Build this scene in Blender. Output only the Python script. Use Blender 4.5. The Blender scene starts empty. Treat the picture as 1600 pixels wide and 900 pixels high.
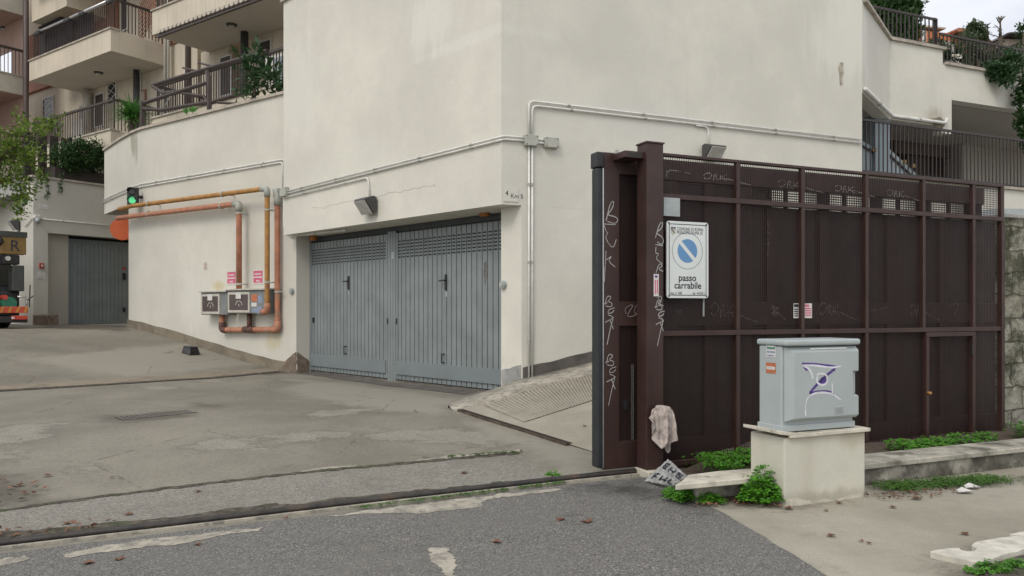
import bpy, bmesh, math, random
import numpy as np
from mathutils import Vector, noise as mnoise
V = Vector
R = math.radians
sc = bpy.context.scene
C = sc.collection
rnd = random.Random(7)

# ------------------------------------------------------------------ picture -> world (camera level at 1.4 m)
K, CX, HY, H = 1200.0, 800.0, 484.0, 1.4
def ray(px, py): return V(((px - CX) / K, 1.0, (HY - py) / K))
def at(px, py, Y): return V(((px - CX) / K * Y, Y, H + (HY - py) / K * Y))

# ------------------------------------------------------------------ mesh builder
class MB:
    def __init__(s): s.v = []; s.f = []
    def add(s, pts, faces):
        b = len(s.v); s.v += [V(p) for p in pts]
        s.f += [tuple(b + i for i in f) for f in faces]
        return s
    def poly(s, pts): return s.add(pts, [tuple(range(len(pts)))])
    def hexa(s, o, u, v, w):
        o, u, v, w = V(o), V(u), V(v), V(w)
        p = [o, o+u, o+u+v, o+v, o+w, o+u+w, o+u+v+w, o+v+w]
        return s.add(p, [(0,3,2,1),(4,5,6,7),(0,1,5,4),(1,2,6,5),(2,3,7,6),(3,0,4,7)])
    def box(s, x0, x1, y0, y1, z0, z1): return s.hexa((x0,y0,z0),(x1-x0,0,0),(0,y1-y0,0),(0,0,z1-z0))
    def wbox(s, W, s0, s1, z0, z1, o0, o1):
        p = W.P(s0, z0, o0)
        return s.hexa(p, W.u3*(s1-s0), V((0,0,z1-z0)), W.n3*(o1-o0))
    def ext(s, W, pts, o0, o1):
        n = len(pts)
        a = [W.P(q[0], q[1], o0) for q in pts]; b = [W.P(q[0], q[1], o1) for q in pts]
        return s.add(a+b, [tuple(range(n)), tuple(range(2*n-1, n-1, -1))] + [(i, (i+1) % n, n+(i+1) % n, n+i) for i in range(n)])
    def prism(s, xy, z0, z1):
        n = len(xy)
        a = [V((p[0], p[1], z0)) for p in xy]; b = [V((p[0], p[1], z1)) for p in xy]
        return s.add(a+b, [tuple(range(n)), tuple(range(2*n-1, n-1, -1))] + [(i, (i+1) % n, n+(i+1) % n, n+i) for i in range(n)])
    def tube(s, path, r, n=8, cap=True):
        path = [V(p) for p in path]; rs = r if isinstance(r, (list, tuple)) else [r]*len(path)
        b = len(s.v); t0 = (path[1]-path[0]).normalized()
        up = V((0,0,1)) if abs(t0.z) < .9 else V((1,0,0))
        x = t0.cross(up).normalized()
        for i, p in enumerate(path):
            if i == 0: t = path[1]-path[0]
            elif i == len(path)-1: t = path[-1]-path[-2]
            else: t = (path[i+1]-p).normalized() + (p-path[i-1]).normalized()
            t = t.normalized() if t.length > 1e-9 else t0
            x = (x - t*x.dot(t)); x = x.normalized() if x.length > 1e-6 else t.orthogonal().normalized()
            y = t.cross(x)
            for k in range(n):
                a = 2*math.pi*k/n
                s.v.append(p + (x*math.cos(a) + y*math.sin(a))*rs[i])
        for i in range(len(path)-1):
            for k in range(n):
                s.f.append((b+i*n+k, b+i*n+(k+1) % n, b+(i+1)*n+(k+1) % n, b+(i+1)*n+k))
        if cap:
            s.f.append(tuple(b+k for k in range(n-1, -1, -1))); e = b+(len(path)-1)*n
            s.f.append(tuple(e+k for k in range(n)))
        return s
    def disc(s, c, nrm, r, th, n=24, r2=None):
        c = V(c); nrm = V(nrm).normalized()
        return s.tube([c, c+nrm*th], [r, r if r2 is None else r2], n)
    def build(s, name, m, parent=None, loc=None, bevel=0, smooth=False, seg=2, normals=True):
        me = bpy.data.meshes.new(name)
        org = V((0,0,0))
        if parent is not None: org = wloc(parent)
        elif loc is not None: org = V(loc)
        me.from_pydata([tuple(p-org) for p in s.v], [], s.f)
        if normals or bevel:
            bm = bmesh.new(); bm.from_mesh(me)
            if normals: bmesh.ops.recalc_face_normals(bm, faces=bm.faces)
            if bevel:
                ed = [e for e in bm.edges if len(e.link_faces) == 2 and e.calc_face_angle(0) > .5]
                bmesh.ops.bevel(bm, geom=ed, offset=bevel, segments=seg, affect='EDGES', profile=.5, clamp_overlap=True)
            bm.to_mesh(me); bm.free()
        if smooth:
            me.polygons.foreach_set('use_smooth', [True]*len(me.polygons))
        me.materials.append(m)
        o = bpy.data.objects.new(name, me); C.objects.link(o)
        if parent is not None: o.parent = parent
        elif loc is not None: o.location = org
        return o
def wloc(o):
    l = V((0,0,0))
    while o is not None: l += V(o.location); o = o.parent
    return l
def thing(name, label, cat, loc=(0,0,0), group=None):
    o = bpy.data.objects.new(name, None); C.objects.link(o); o.location = V(loc); o.empty_display_size = .1
    return tag(o, label, cat, group)
def tag(o, label=None, cat=None, group=None, kind=None):
    if label: o['label'] = label
    if cat: o['category'] = cat
    if group: o['group'] = group
    if kind: o['kind'] = kind
    return o
def dup(root, loc, label=None, group=None):
    r = root.copy(); C.objects.link(r); r.location = V(loc)
    if label: r['label'] = label
    if group: r['group'] = group
    for ch in list(root.children):
        c = ch.copy(); C.objects.link(c); c.parent = r
        for g in list(ch.children):
            d = g.copy(); C.objects.link(d); d.parent = c
    return r

class Wall:
    """vertical plane: s along u, z up, off towards the street"""
    def __init__(s, o, u):
        s.o = V((o[0], o[1])); s.u = V((u[0], u[1])).normalized()
        n = V((s.u.y, -s.u.x))
        if n.dot(s.o) > 0: n = -n
        s.n = n; s.u3 = V((s.u.x, s.u.y, 0)); s.n3 = V((n.x, n.y, 0))
    def P(s, S, Z, off=0.0):
        q = s.o + s.u*S + s.n*off
        return V((q.x, q.y, Z))
    def hit(s, px, py, off=0.0):
        r = ray(px, py); o = s.o + s.n*off
        t = o.dot(s.n) / (r.x*s.n.x + r.y*s.n.y)
        return V((r.x*t, r.y*t, H + r.z*t))
    def pix(s, px, py, off=0.0):
        p = s.hit(px, py, off)
        return (V((p.x, p.y)) - s.o).dot(s.u), p.z
    def rect(s, x0, y0, x1, y1, off=0.0):
        a = s.pix(x0, y0, off); b = s.pix(x1, y1, off)
        return min(a[0], b[0]), max(a[0], b[0]), min(a[1], b[1]), max(a[1], b[1])
    def off(s, o): return Wall(s.o + s.n*o, s.u)
def par_col(W, px, off=0.0): return W.pix(px, 484, off)[0]

# ------------------------------------------------------------------ materials
def nt(name):
    m = bpy.data.materials.new(name); m.use_nodes = True
    t = m.node_tree; t.nodes.clear()
    out = t.nodes.new('ShaderNodeOutputMaterial'); b = t.nodes.new('ShaderNodeBsdfPrincipled')
    t.links.new(b.outputs[0], out.inputs[0])
    return m, t, b
class N:
    def __init__(s, t): s.t = t; s._pos = None
    def pos(s):
        if s._pos is None: s._pos = s.t.nodes.new('ShaderNodeNewGeometry')
        return s._pos.outputs['Position']
    def island(s):
        s.pos(); return s._pos.outputs['Random Per Island']
    def L(s, a, b): s.t.links.new(a, b)
    def mapp(s, scale, src=None):
        m = s.t.nodes.new('ShaderNodeMapping'); m.inputs['Scale'].default_value = scale
        s.L(src or s.pos(), m.inputs['Vector']); return m.outputs[0]
    def noise(s, scale, detail=5, rough=.6, vec=None, dist=0):
        n = s.t.nodes.new('ShaderNodeTexNoise'); n.inputs['Scale'].default_value = scale
        n.inputs['Detail'].default_value = detail; n.inputs['Roughness'].default_value = rough; n.inputs['Distortion'].default_value = dist
        s.L(vec or s.pos(), n.inputs['Vector']); return n.outputs['Fac']
    def vor(s, scale, feat='F1', vec=None, rand=1.0):
        n = s.t.nodes.new('ShaderNodeTexVoronoi'); n.feature = feat; n.inputs['Scale'].default_value = scale
        n.inputs['Randomness'].default_value = rand
        s.L(vec or s.pos(), n.inputs['Vector']); return n
    def ramp(s, fac, lo, hi, a=0.0, b=1.0):
        n = s.t.nodes.new('ShaderNodeMapRange'); n.interpolation_type = 'SMOOTHSTEP'
        s.L(fac, n.inputs[0]); n.inputs[1].default_value = lo; n.inputs[2].default_value = hi
        n.inputs[3].default_value = a; n.inputs[4].default_value = b
        return n.outputs[0]
    def math(s, op, a, b=None):
        n = s.t.nodes.new('ShaderNodeMath'); n.operation = op
        for i, x in enumerate((a, b)):
            if x is None: continue
            if isinstance(x, (int, float)): n.inputs[i].default_value = x
            else: s.L(x, n.inputs[i])
        return n.outputs[0]
    def mix(s, fac, a, b, mode='MIX'):
        n = s.t.nodes.new('ShaderNodeMix'); n.data_type = 'RGBA'; n.blend_type = mode
        for sock, x in ((n.inputs[0], fac), (n.inputs[6], a), (n.inputs[7], b)):
            if isinstance(x, (int, float)): sock.default_value = x
            elif isinstance(x, (tuple, list)): sock.default_value = (*x, 1) if len(x) == 3 else x
            else: s.L(x, sock)
        return n.outputs[2]
    def attr(s, name):
        n = s.t.nodes.new('ShaderNodeAttribute'); n.attribute_name = name; return n.outputs['Fac']
    def bump(s, b, h, strength=.3, dist=.01):
        n = s.t.nodes.new('ShaderNodeBump'); n.inputs['Strength'].default_value = strength; n.inputs['Distance'].default_value = dist
        s.L(h, n.inputs['Height']); s.L(n.outputs[0], b.inputs['Normal'])
def mul(c, k): return tuple(x*k for x in c)

def mat(name, col, rough=.6, var=.12, scale=3, metal=0, bump=0, bscale=60, dirt=None, dscale=1.5, dlo=.55, dhi=.75, spec=.5):
    m, t, b = nt(name); n = N(t)
    c = n.mix(n.ramp(n.noise(scale, 6), .3, .7), mul(col, 1-var), mul(col, 1+var*.6))
    if dirt: c = n.mix(n.ramp(n.noise(dscale, 8, .7), dlo, dhi), c, dirt)
    n.L(c, b.inputs['Base Color'])
    r = n.ramp(n.noise(scale*3, 4), .2, .8, max(0, rough-.1), min(1, rough+.1)); n.L(r, b.inputs['Roughness'])
    b.inputs['Metallic'].default_value = metal; b.inputs['Specular IOR Level'].default_value = spec
    if bump: n.bump(b, n.noise(bscale, 4), bump, .004)
    return m

def plaster(name, col, stain=(.30,.28,.24), amt=.35, streak=.5, seed=0.0, bumpk=.25, spots=()):
    m, t, b = nt(name); n = N(t)
    c = n.mix(n.ramp(n.noise(.55, 8, .62), .35, .7), mul(col, .90), mul(col, 1.05))
    c = n.mix(n.ramp(n.noise(2.7, 6, .7), .45, .8, 0, .5), c, mul(col, .86))
    sv = n.mapp((2.6, 2.6, .22))
    st = n.ramp(n.noise(1.0, 8, .68, sv), .56, .82, 0, amt)
    c = n.mix(st, c, stain)
    st2 = n.ramp(n.noise(1.3, 9, .72), .66, .80, 0, amt*.7)
    c = n.mix(st2, c, mul(stain, 1.25))
    fine = n.noise(30, 5, .7); c = n.mix(n.ramp(fine, .3, .75, 0, .22), c, mul(col, .80))
    for (ctr, rad, colr, k) in spots:
        vm = t.nodes.new('ShaderNodeVectorMath'); vm.operation = 'SUBTRACT'; n.L(n.pos(), vm.inputs[0]); vm.inputs[1].default_value = ctr
        vs = t.nodes.new('ShaderNodeVectorMath'); vs.operation = 'DIVIDE'; n.L(vm.outputs[0], vs.inputs[0]); vs.inputs[1].default_value = rad
        vl = t.nodes.new('ShaderNodeVectorMath'); vl.operation = 'LENGTH'; n.L(vs.outputs[0], vl.inputs[0])
        wob = n.math('MULTIPLY', n.math('SUBTRACT', n.noise(2.2, 8, .7, n.mapp((2.5, 2.5, .5))), .5), 1.6)
        c = n.mix(n.ramp(n.math('ADD', vl.outputs['Value'], wob), .35, 1.1, k, 0), c, colr)
    n.L(c, b.inputs['Base Color']); b.inputs['Roughness'].default_value = .88; b.inputs['Specular IOR Level'].default_value = .25
    h = n.math('ADD', n.math('MULTIPLY', n.noise(140, 4), .5), n.math('MULTIPLY', n.noise(9, 5), 1.4))
    n.bump(b, h, bumpk, .012)
    return m

M = {}
def P2(px, py, Y): q = at(px, py, Y); return (q.x, q.y, q.z)
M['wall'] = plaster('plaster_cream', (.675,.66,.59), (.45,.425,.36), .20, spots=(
    (P2(655,25,11.9), (.8,.8,.75), (.74,.735,.68), .6), (P2(720,60,11.3), (1.6,1.6,.12), (.72,.71,.65), .5), (P2(470,140,15), (1.0,1.0,1.2), (.72,.71,.64), .5),
    (P2(1330,60,13.4), (1.2,.8,.9), (.74,.735,.68), .6), (P2(1460,185,16), (.35,.35,.3), (.36,.33,.25), .6), (P2(1000,190,11.8), (1.4,.9,.5), (.60,.60,.56), .5), (P2(560,250,13.6), (1.8,1.8,.5), (.70,.69,.62), .4)))
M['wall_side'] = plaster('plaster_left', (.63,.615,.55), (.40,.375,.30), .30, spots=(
    (P2(207,222,19.3), (.28,.28,.42), (.30,.29,.23), .75), (P2(214,235,19.2), (.10,.10,.5), (.33,.31,.25), .6), (P2(346,447,17.2), (.30,.30,.16), (.50,.43,.24), .7), (P2(425,532,16), (.35,.35,.25), (.50,.44,.27), .6),
    (P2(300,470,17.6), (.8,.8,.9), (.70,.69,.63), .45), (P2(400,400,16.4), (.9,.9,.4), (.52,.50,.42), .4), (P2(330,180,18), (1.8,1.2,.25), (.48,.46,.39), .45), (P2(430,505,16), (.25,.25,.35), (.45,.42,.35), .5)))
M['wall_old'] = plaster('plaster_grey', (.56,.545,.49), (.30,.28,.22), .35)
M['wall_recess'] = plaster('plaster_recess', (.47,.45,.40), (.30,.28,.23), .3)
M['soffit'] = mat('soffit_plaster', (.50,.47,.42), .9, .06, 1.2)
M['coping'] = mat('stone_coping', (.42,.38,.32), .8, .25, 5, bump=.3, dirt=(.12,.11,.09), dscale=4)
M['cement'] = mat('grey_cement', (.33,.33,.32), .9, .25, 3, bump=.5, bscale=40, dirt=(.2,.19,.18), dscale=5)
M['cement_dark'] = mat('dark_cement', (.115,.105,.095), .9, .3, 4, bump=.5, bscale=40)  # darker cement for the door sills and right wall skirting
M['peel'] = mat('bare_render', (.20,.155,.12), .95, .4, 9, bump=.8, bscale=30)
M['skirt'] = mat('skirting_render', (.22,.19,.145), .95, .3, 3, bump=.5, bscale=40, dirt=(.12,.11,.08), dscale=3)
M['stain'] = mat('rust_stain', (.40,.36,.29), .95, .3, 12, bump=.6)
M['crack'] = mat('hairline_crack', (.33,.29,.24), .95, .2, 8)
M['conduit'] = mat('conduit_plastic', (.72,.72,.69), .45, .12, 6, dirt=(.33,.32,.29), dscale=7, dlo=.55, dhi=.8)
M['jbox'] = mat('junction_plastic', (.40,.41,.36), .5, .1, 8)
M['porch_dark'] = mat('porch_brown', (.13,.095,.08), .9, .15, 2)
M['door'] = mat('door_steel', (.205,.235,.24), .42, .13, 2.4, dirt=(.30,.33,.34), dscale=5, dlo=.66, dhi=.85, bump=.05, bscale=12)
M['scrape'] = mat('bare_scrape', (.17,.155,.145), .8, .3, 20)
M['door_groove'] = mat('door_groove', (.05,.058,.062), .6, .1)
M['door_band'] = mat('door_kickplate', (.185,.22,.228), .40, .08, 2)
M['black'] = mat('black_plastic', (.018,.018,.02), .45, .2, 8)
M['dark'] = mat('dark_void', (.02,.02,.02), .9, .2, 3)
M['brown'] = mat('gate_paint', (.044,.0215,.018), .50, .25, 3, dirt=(.064,.036,.030), dscale=3, dlo=.6, dhi=.85, bump=.06, bscale=40)
M['brown_sheet'] = mat('gate_sheet', (.031,.0155,.013), .5, .3, 1.6, dirt=(.056,.035,.029), dscale=1.7, dlo=.5, dhi=.9)
M['mesh'] = mat('mesh_wire', (.026,.014,.012), .55, .2, 4)
M['rail_bar'] = mat('railing_paint', (.035,.026,.024), .5, .2, 6)
M['rubber'] = mat('rubber_edge', (.022,.025,.028), .6, .2, 6)
M['alu'] = mat('aluminium', (.55,.55,.56), .35, .1, 10, metal=.9)
M['galv'] = mat('galvanised_plate', (.36,.40,.40), .5, .12, 9, metal=.2)
M['cab'] = mat('cabinet_grp', (.37,.415,.42), .42, .06, 3, dirt=(.27,.31,.31), dscale=4, dlo=.6, dhi=.9, bump=.05, bscale=90)
M['plinth'] = plaster('plinth_paint', (.57,.555,.475), (.33,.30,.22), .40, spots=(((1.95,5.45,.03), (.5,.5,.10), (.36,.34,.27), .5), ((2.5,5.65,.02), (.5,.5,.09), (.34,.32,.25), .5), ((2.25,5.55,.02), (.5,.5,.07), (.36,.34,.27), .5), ((2.55,5.68,.47), (.2,.2,.12), (.40,.37,.28), .6)))
M['slab'] = mat('marble_slab', (.55,.52,.44), .7, .2, 7, bump=.4, dirt=(.18,.17,.13), dscale=6, dlo=.5, dhi=.72)
M['white_stone'] = mat('travertine_kerb', (.56,.54,.47), .8, .2, 7, bump=.6, bscale=50, dirt=(.30,.28,.23), dscale=5, dlo=.5, dhi=.75)
M['sign_white'] = mat('sign_enamel', (.66,.70,.69), .3, .05, 5)
M['ink'] = mat('sign_ink', (.018,.02,.03), .5, .1)
M['sign_blue'] = mat('sign_blue', (.115,.27,.50), .4, .06, 6)
M['chalk'] = mat('white_marker', (.42,.41,.40), .8, .25, 30)
M['chalk_faint'] = mat('faded_marker', (.30,.28,.27), .8, .4, 25)
M['purple'] = mat('purple_spray', (.085,.045,.24), .7, .35, 18)
M['spray_white'] = mat('pale_spray', (.62,.63,.68), .7, .15, 18)
M['paper'] = mat('paper', (.62,.60,.58), .8, .1, 20)
M['sticker_g'] = mat('green_print', (.07,.20,.15), .6)
M['sticker_b'] = mat('blue_print', (.25,.30,.42), .6, .4, 60)
M['sticker_o'] = mat('orange_print', (.50,.16,.07), .6, .25, 30)
M['sticker_p'] = mat('pink_print', (.60,.115,.21), .5, .12, 30)
M['orange_pipe'] = mat('orange_pipe', (.44,.19,.115), .7, .25, 6, dirt=(.34,.24,.165), dscale=5, dlo=.5, dhi=.72, bump=.15, bscale=40)
M['yellow_pipe'] = mat('ochre_pipe', (.39,.20,.055), .65, .25, 6, dirt=(.25,.10,.05), dscale=5, dlo=.5, dhi=.72, bump=.15, bscale=40)
M['fitting'] = mat('pipe_fitting', (.36,.38,.34), .5, .2, 9, dirt=(.40,.30,.20), dscale=9)
M['rust_pipe'] = mat('rusty_pipe', (.11,.055,.042), .7, .3, 9, dirt=(.30,.13,.06), dscale=6)
M['meter'] = mat('meter_box_grp', (.20,.215,.215), .55, .15, 6, dirt=(.14,.14,.13), dscale=5)
M['meter_frame'] = mat('meter_frame', (.50,.48,.42), .5, .15, 9)
M['meter_pane'] = mat('meter_panel', (.085,.062,.06), .35, .2, 6)
M['lens'] = mat('lamp_glass', (.45,.45,.42), .25, .15, 10)
M['lamp_body'] = mat('lamp_body', (.06,.06,.06), .5, .2, 6)
M['amber'] = mat('amber_beacon', (.38,.13,.02), .35, .15, 10)
M['red_box'] = mat('alarm_red', (.42,.05,.03), .4, .1)
M['orange_disc'] = mat('orange_disc', (.72,.15,.05), .5, .08, 5)
M['steel_bar'] = mat('worn_steel_bar', (.052,.048,.045), .45, .3, 9, metal=.5, dirt=(.10,.07,.05), dscale=5, dlo=.5, dhi=.7)
M['rust_rail'] = mat('rusty_track', (.085,.062,.048), .6, .35, 7, metal=.3, dirt=(.17,.12,.075), dscale=6, dlo=.5, dhi=.7, bump=.4)
M['iron'] = mat('grate_iron', (.12,.11,.095), .7, .3, 10)
M['stonewall'] = None
M['facade'] = None
M['facade_dark'] = mat('facade_plain', (.47,.43,.36), .85, .1, 2)
M['facade_pink'] = mat('loggia_pink', (.42,.29,.24), .85, .08, 2)
M['railing'] = mat('balcony_iron', (.055,.040,.036), .55, .2, 5)
M['white_metal'] = mat('white_grille', (.60,.60,.58), .5, .05)
M['pale_pipe'] = mat('pale_downpipe', (.50,.48,.43), .5, .08)
M['brown_pipe'] = mat('brown_downpipe', (.10,.075,.07), .5, .1)
M['glass_dark'] = mat('dark_window', (.03,.032,.034), .15, .2, 3)
M['wood_door'] = mat('dark_shutter', (.055,.045,.04), .6, .2, 4)
M['appliance'] = mat('white_appliance', (.62,.61,.58), .45, .06)
M['screen'] = mat('balcony_screen', (.016,.016,.02), .8, .2, 5)
M['bluegrey'] = mat('blue_grey_panel', (.24,.29,.32), .6, .1, 3)
M['awning'] = mat('awning_cloth', (.50,.45,.38), .9, .15, 8)
M['rag'] = mat('dirty_rag', (.46,.40,.37), .95, .3, 22, bump=.6, bscale=120, dirt=(.22,.17,.14), dscale=14, dlo=.5, dhi=.7)
M['bag'] = mat('grey_plastic', (.34,.345,.34), .35, .25, 14, dirt=(.20,.20,.19), dscale=12)
M['soil'] = mat('soil', (.085,.065,.048), .95, .4, 12, bump=1, bscale=30)
M['terracotta'] = mat('orange_render', (.50,.17,.065), .85, .1, 2)
M['tile'] = mat('roof_tile', (.36,.16,.10), .85, .3, 6)
M['house'] = mat('far_house_render', (.55,.47,.38), .9, .1, 2)
M['bark'] = mat('bark', (.10,.08,.06), .95, .3, 12, bump=.6)
M['truck_dark'] = mat('truck_frame', (.018,.018,.018), .6, .3, 5)
M['truck_tank'] = mat('tank_paint', (.045,.05,.045), .45, .3, 3, dirt=(.09,.085,.07), dscale=4)
M['plate_y'] = mat('ochre_plate', (.20,.12,.03), .5, .15, 6)
M['refl_red'] = mat('red_reflector', (.50,.07,.035), .35, .08)
M['refl_yel'] = mat('yellow_reflector', (.50,.22,.04), .35, .08)
M['green_paint'] = mat('green_enamel', (.02,.15,.09), .4, .1)
M['petal'] = mat('white_petal', (.75,.74,.68), .7, .05)

def emit(name, col, k):
    m, t, b = nt(name); b.inputs['Base Color'].default_value = (*col, 1)
    b.inputs['Emission Color'].default_value = (*col, 1); b.inputs['Emission Strength'].default_value = k
    return m
M['green_lamp'] = emit('green_lamp', (.15,.8,.35), .35)
M['warm_lamp'] = emit('warm_lamp', (1,.62,.15), 2.0)

def leafmat(name, dark, light, rough=.5, trans=.25):
    m, t, b = nt(name); n = N(t)
    c = n.mix(n.island(), dark, light)
    c = n.mix(n.ramp(n.noise(1.5, 3), .35, .65, 0, .5), c, mul(light, 1.1))
    n.L(c, b.inputs['Base Color']); b.inputs['Roughness'].default_value = rough
    tr = t.nodes.new('ShaderNodeBsdfTranslucent'); n.L(c, tr.inputs[0])
    mx = t.nodes.new('ShaderNodeMixShader'); mx.inputs[0].default_value = trans
    out = [x for x in t.nodes if x.type == 'OUTPUT_MATERIAL'][0]
    n.L(b.outputs[0], mx.inputs[1]); n.L(tr.outputs[0], mx.inputs[2]); n.L(mx.outputs[0], out.inputs[0])
    return m
M['weed'] = leafmat('clover_leaf', (.025,.10,.006), (.085,.26,.015))
M['parsley'] = leafmat('broad_weed_leaf', (.03,.13,.008), (.10,.30,.018))
M['moss'] = leafmat('moss', (.025,.075,.006), (.07,.17,.015))
M['vine'] = leafmat('vine_leaf', (.035,.10,.018), (.19,.27,.04))
M['bush'] = leafmat('bush_leaf', (.015,.05,.014), (.05,.11,.028))
M['bush_grey'] = leafmat('shrub_leaf', (.03,.055,.022), (.075,.11,.05))
M['yucca'] = leafmat('yucca_leaf', (.04,.13,.025), (.10,.26,.05))
M['ficus'] = leafmat('glossy_leaf', (.014,.045,.016), (.05,.11,.04), .35)
M['dry'] = leafmat('dry_leaf', (.085,.04,.024), (.22,.11,.065), .8, .1)

def facade_mat():
    m, t, b = nt('travertine_panels'); n = N(t)
    col = (.60,.54,.44)
    c = n.mix(n.ramp(n.noise(.8, 6), .3, .7), mul(col, .88), mul(col, 1.06))
    sv = n.mapp((3, 3, .15)); c = n.mix(n.ramp(n.noise(1.2, 6, .6, sv), .5, .8, 0, .35), c, (.34,.29,.22))
    sep = t.nodes.new('ShaderNodeSeparateXYZ'); n.L(n.pos(), sep.inputs[0])
    s = n.math('ADD', n.math('MULTIPLY', sep.outputs[0], .818), n.math('MULTIPLY', sep.outputs[1], -.575))
    j = n.math('ABSOLUTE', n.math('SUBTRACT', n.math('FRACT', n.math('MULTIPLY', s, 2.2)), .5))
    c = n.mix(n.ramp(j, .47, .5, 0, .55), c, (.22,.19,.15))
    n.L(c, b.inputs['Base Color']); b.inputs['Roughness'].default_value = .8
    return m
M['facade'] = facade_mat()
def brick_mat():
    m, t, b = nt('brick'); n = N(t)
    sep = t.nodes.new('ShaderNodeSeparateXYZ'); n.L(n.pos(), sep.inputs[0])
    s = n.math('ADD', n.math('MULTIPLY', sep.outputs[0], .818), n.math('MULTIPLY', sep.outputs[1], -.575))
    cb = t.nodes.new('ShaderNodeCombineXYZ'); n.L(s, cb.inputs[0]); n.L(sep.outputs[2], cb.inputs[1])
    br = t.nodes.new('ShaderNodeTexBrick'); br.inputs['Scale'].default_value = 1
    br.inputs['Brick Width'].default_value = .26; br.inputs['Row Height'].default_value = .075; br.inputs['Mortar Size'].default_value = .009
    br.inputs['Color1'].default_value = (.30,.12,.075,1); br.inputs['Color2'].default_value = (.36,.16,.10,1); br.inputs['Mortar'].default_value = (.32,.25,.2,1)
    n.L(cb.outputs[0], br.inputs['Vector']); n.L(br.outputs['Color'], b.inputs['Base Color']); b.inputs['Roughness'].default_value = .85
    return m
M['brick'] = brick_mat()
def stonewall_mat():
    m, t, b = nt('mossy_blockwork'); n = N(t)
    sep = t.nodes.new('ShaderNodeSeparateXYZ'); n.L(n.pos(), sep.inputs[0])
    s = n.math('ADD', n.math('MULTIPLY', sep.outputs[0], .92), n.math('MULTIPLY', sep.outputs[1], .39))
    w1 = n.math('MULTIPLY', n.math('SUBTRACT', n.noise(4, 4), .5), .14); w2 = n.math('MULTIPLY', n.math('SUBTRACT', n.noise(5.3, 4), .5), .12)
    cb = t.nodes.new('ShaderNodeCombineXYZ'); n.L(n.math('ADD', s, w1), cb.inputs[0]); n.L(n.math('ADD', sep.outputs[2], w2), cb.inputs[1])
    br = t.nodes.new('ShaderNodeTexBrick'); br.inputs['Scale'].default_value = 1; br.inputs['Brick Width'].default_value = .42; br.inputs['Row Height'].default_value = .26
    br.inputs['Mortar Size'].default_value = .014; br.inputs['Mortar Smooth'].default_value = .6
    br.inputs['Color1'].default_value = (.44,.43,.37,1); br.inputs['Color2'].default_value = (.30,.285,.23,1); br.inputs['Mortar'].default_value = (.13,.12,.09,1)
    n.L(cb.outputs[0], br.inputs['Vector'])
    c = n.mix(n.ramp(n.noise(4, 8, .72), .40, .68, 0, .75), br.outputs['Color'], (.24,.23,.18))
    c = n.mix(n.ramp(n.noise(2.1, 9, .75), .42, .55, 0, .92), c, (.06,.062,.035))
    c = n.mix(n.ramp(n.noise(7, 8, .75), .60, .72, 0, .8), c, (.47,.46,.41))
    n.L(c, b.inputs['Base Color']); b.inputs['Roughness'].default_value = .95
    h = n.math('ADD', n.math('MULTIPLY', br.outputs['Fac'], -1.2), n.math('MULTIPLY', n.noise(11, 7, .7), 1.6)); n.bump(b, h, .9, .03)
    return m
M['stonewall'] = stonewall_mat()
def planter_mat():
    m, t, b = nt('stained_planter'); n = N(t)
    c = n.mix(n.ramp(n.noise(1.6, 8, .68), .43, .58), (.055,.052,.04), (.37,.35,.30))
    c = n.mix(n.ramp(n.noise(6, 6, .7), .35, .7, 0, .6), c, (.20,.19,.155))
    n.L(c, b.inputs['Base Color']); b.inputs['Roughness'].default_value = .92; n.bump(b, n.noise(50, 6), .5, .01)
    return m
M['planter'] = planter_mat()
M['slab_dirty'] = mat('dirty_coping', (.40,.38,.32), .85, .3, 6, bump=.5, dirt=(.10,.095,.075), dscale=3.2, dlo=.44, dhi=.66)
# ------------------------------------------------------------------ main axes
D = V((.92, .39)).normalized()                 # fence, gate and right facade run this way
Nn = V((-D.y, D.x))                            # away from the street
F0 = V((1.23, 6.56))                           # foot of the fence post
L = V((-.6997, .7145)).normalized()            # garage front runs this way (to the left)
A = V((-.818, .575)).normalized()              # left wall and apartment facade
B = V((.575, .818)).normalized()
SEAM = V((-7.55, 11.4))
def ss(x): x = max(0., min(1., x)); return x*x*(3-2*x)
def gz(x, y):
    p = V((x, y)); q = p - F0
    n = q.dot(Nn); t = -q.dot(D)
    z = .118*ss((n-.3)/4.6)
    z += -.017*max(0., min(7., t))*(1-ss(n/4.0))
    r = max(0., min(1., (p-SEAM).dot(A)/6.4))
    z += .84*(.65*r + .35*ss(r))
    z += .006*math.sin(x*1.3+y*.7)*ss((n-.5)/2) + .004*math.sin(x*2.9-y*2.1)*ss((n-.5)/2)
    return z
def G(px, py, off=0.0):
    z = 0.0; r = ray(px, py)
    for _ in range(40):
        Y = (z - H)/r.z; z = .5*z + .5*(gz(r.x*Y, Y)+off)
    return V((r.x*Y, Y, gz(r.x*Y, Y)+off))
def resample(pl, n):
    d = [0]
    for i in range(1, len(pl)): d.append(d[-1] + (pl[i]-pl[i-1]).length)
    out = []; j = 0
    for k in range(n):
        t = d[-1]*k/(n-1)
        while j < len(pl)-2 and d[j+1] < t: j += 1
        f = (t-d[j])/max(1e-9, d[j+1]-d[j]); out.append(pl[j].lerp(pl[j+1], f))
    return out
def jit(p, amp, fr):
    if not amp: return p
    o = 0
    d = V((0,0,0))
    for k in (1, 2.3, 5.1): d += V((mnoise.noise(p*fr*k), mnoise.noise(p*fr*k+V((9,3,1))), 0))/k
    return p + d*amp
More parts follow.
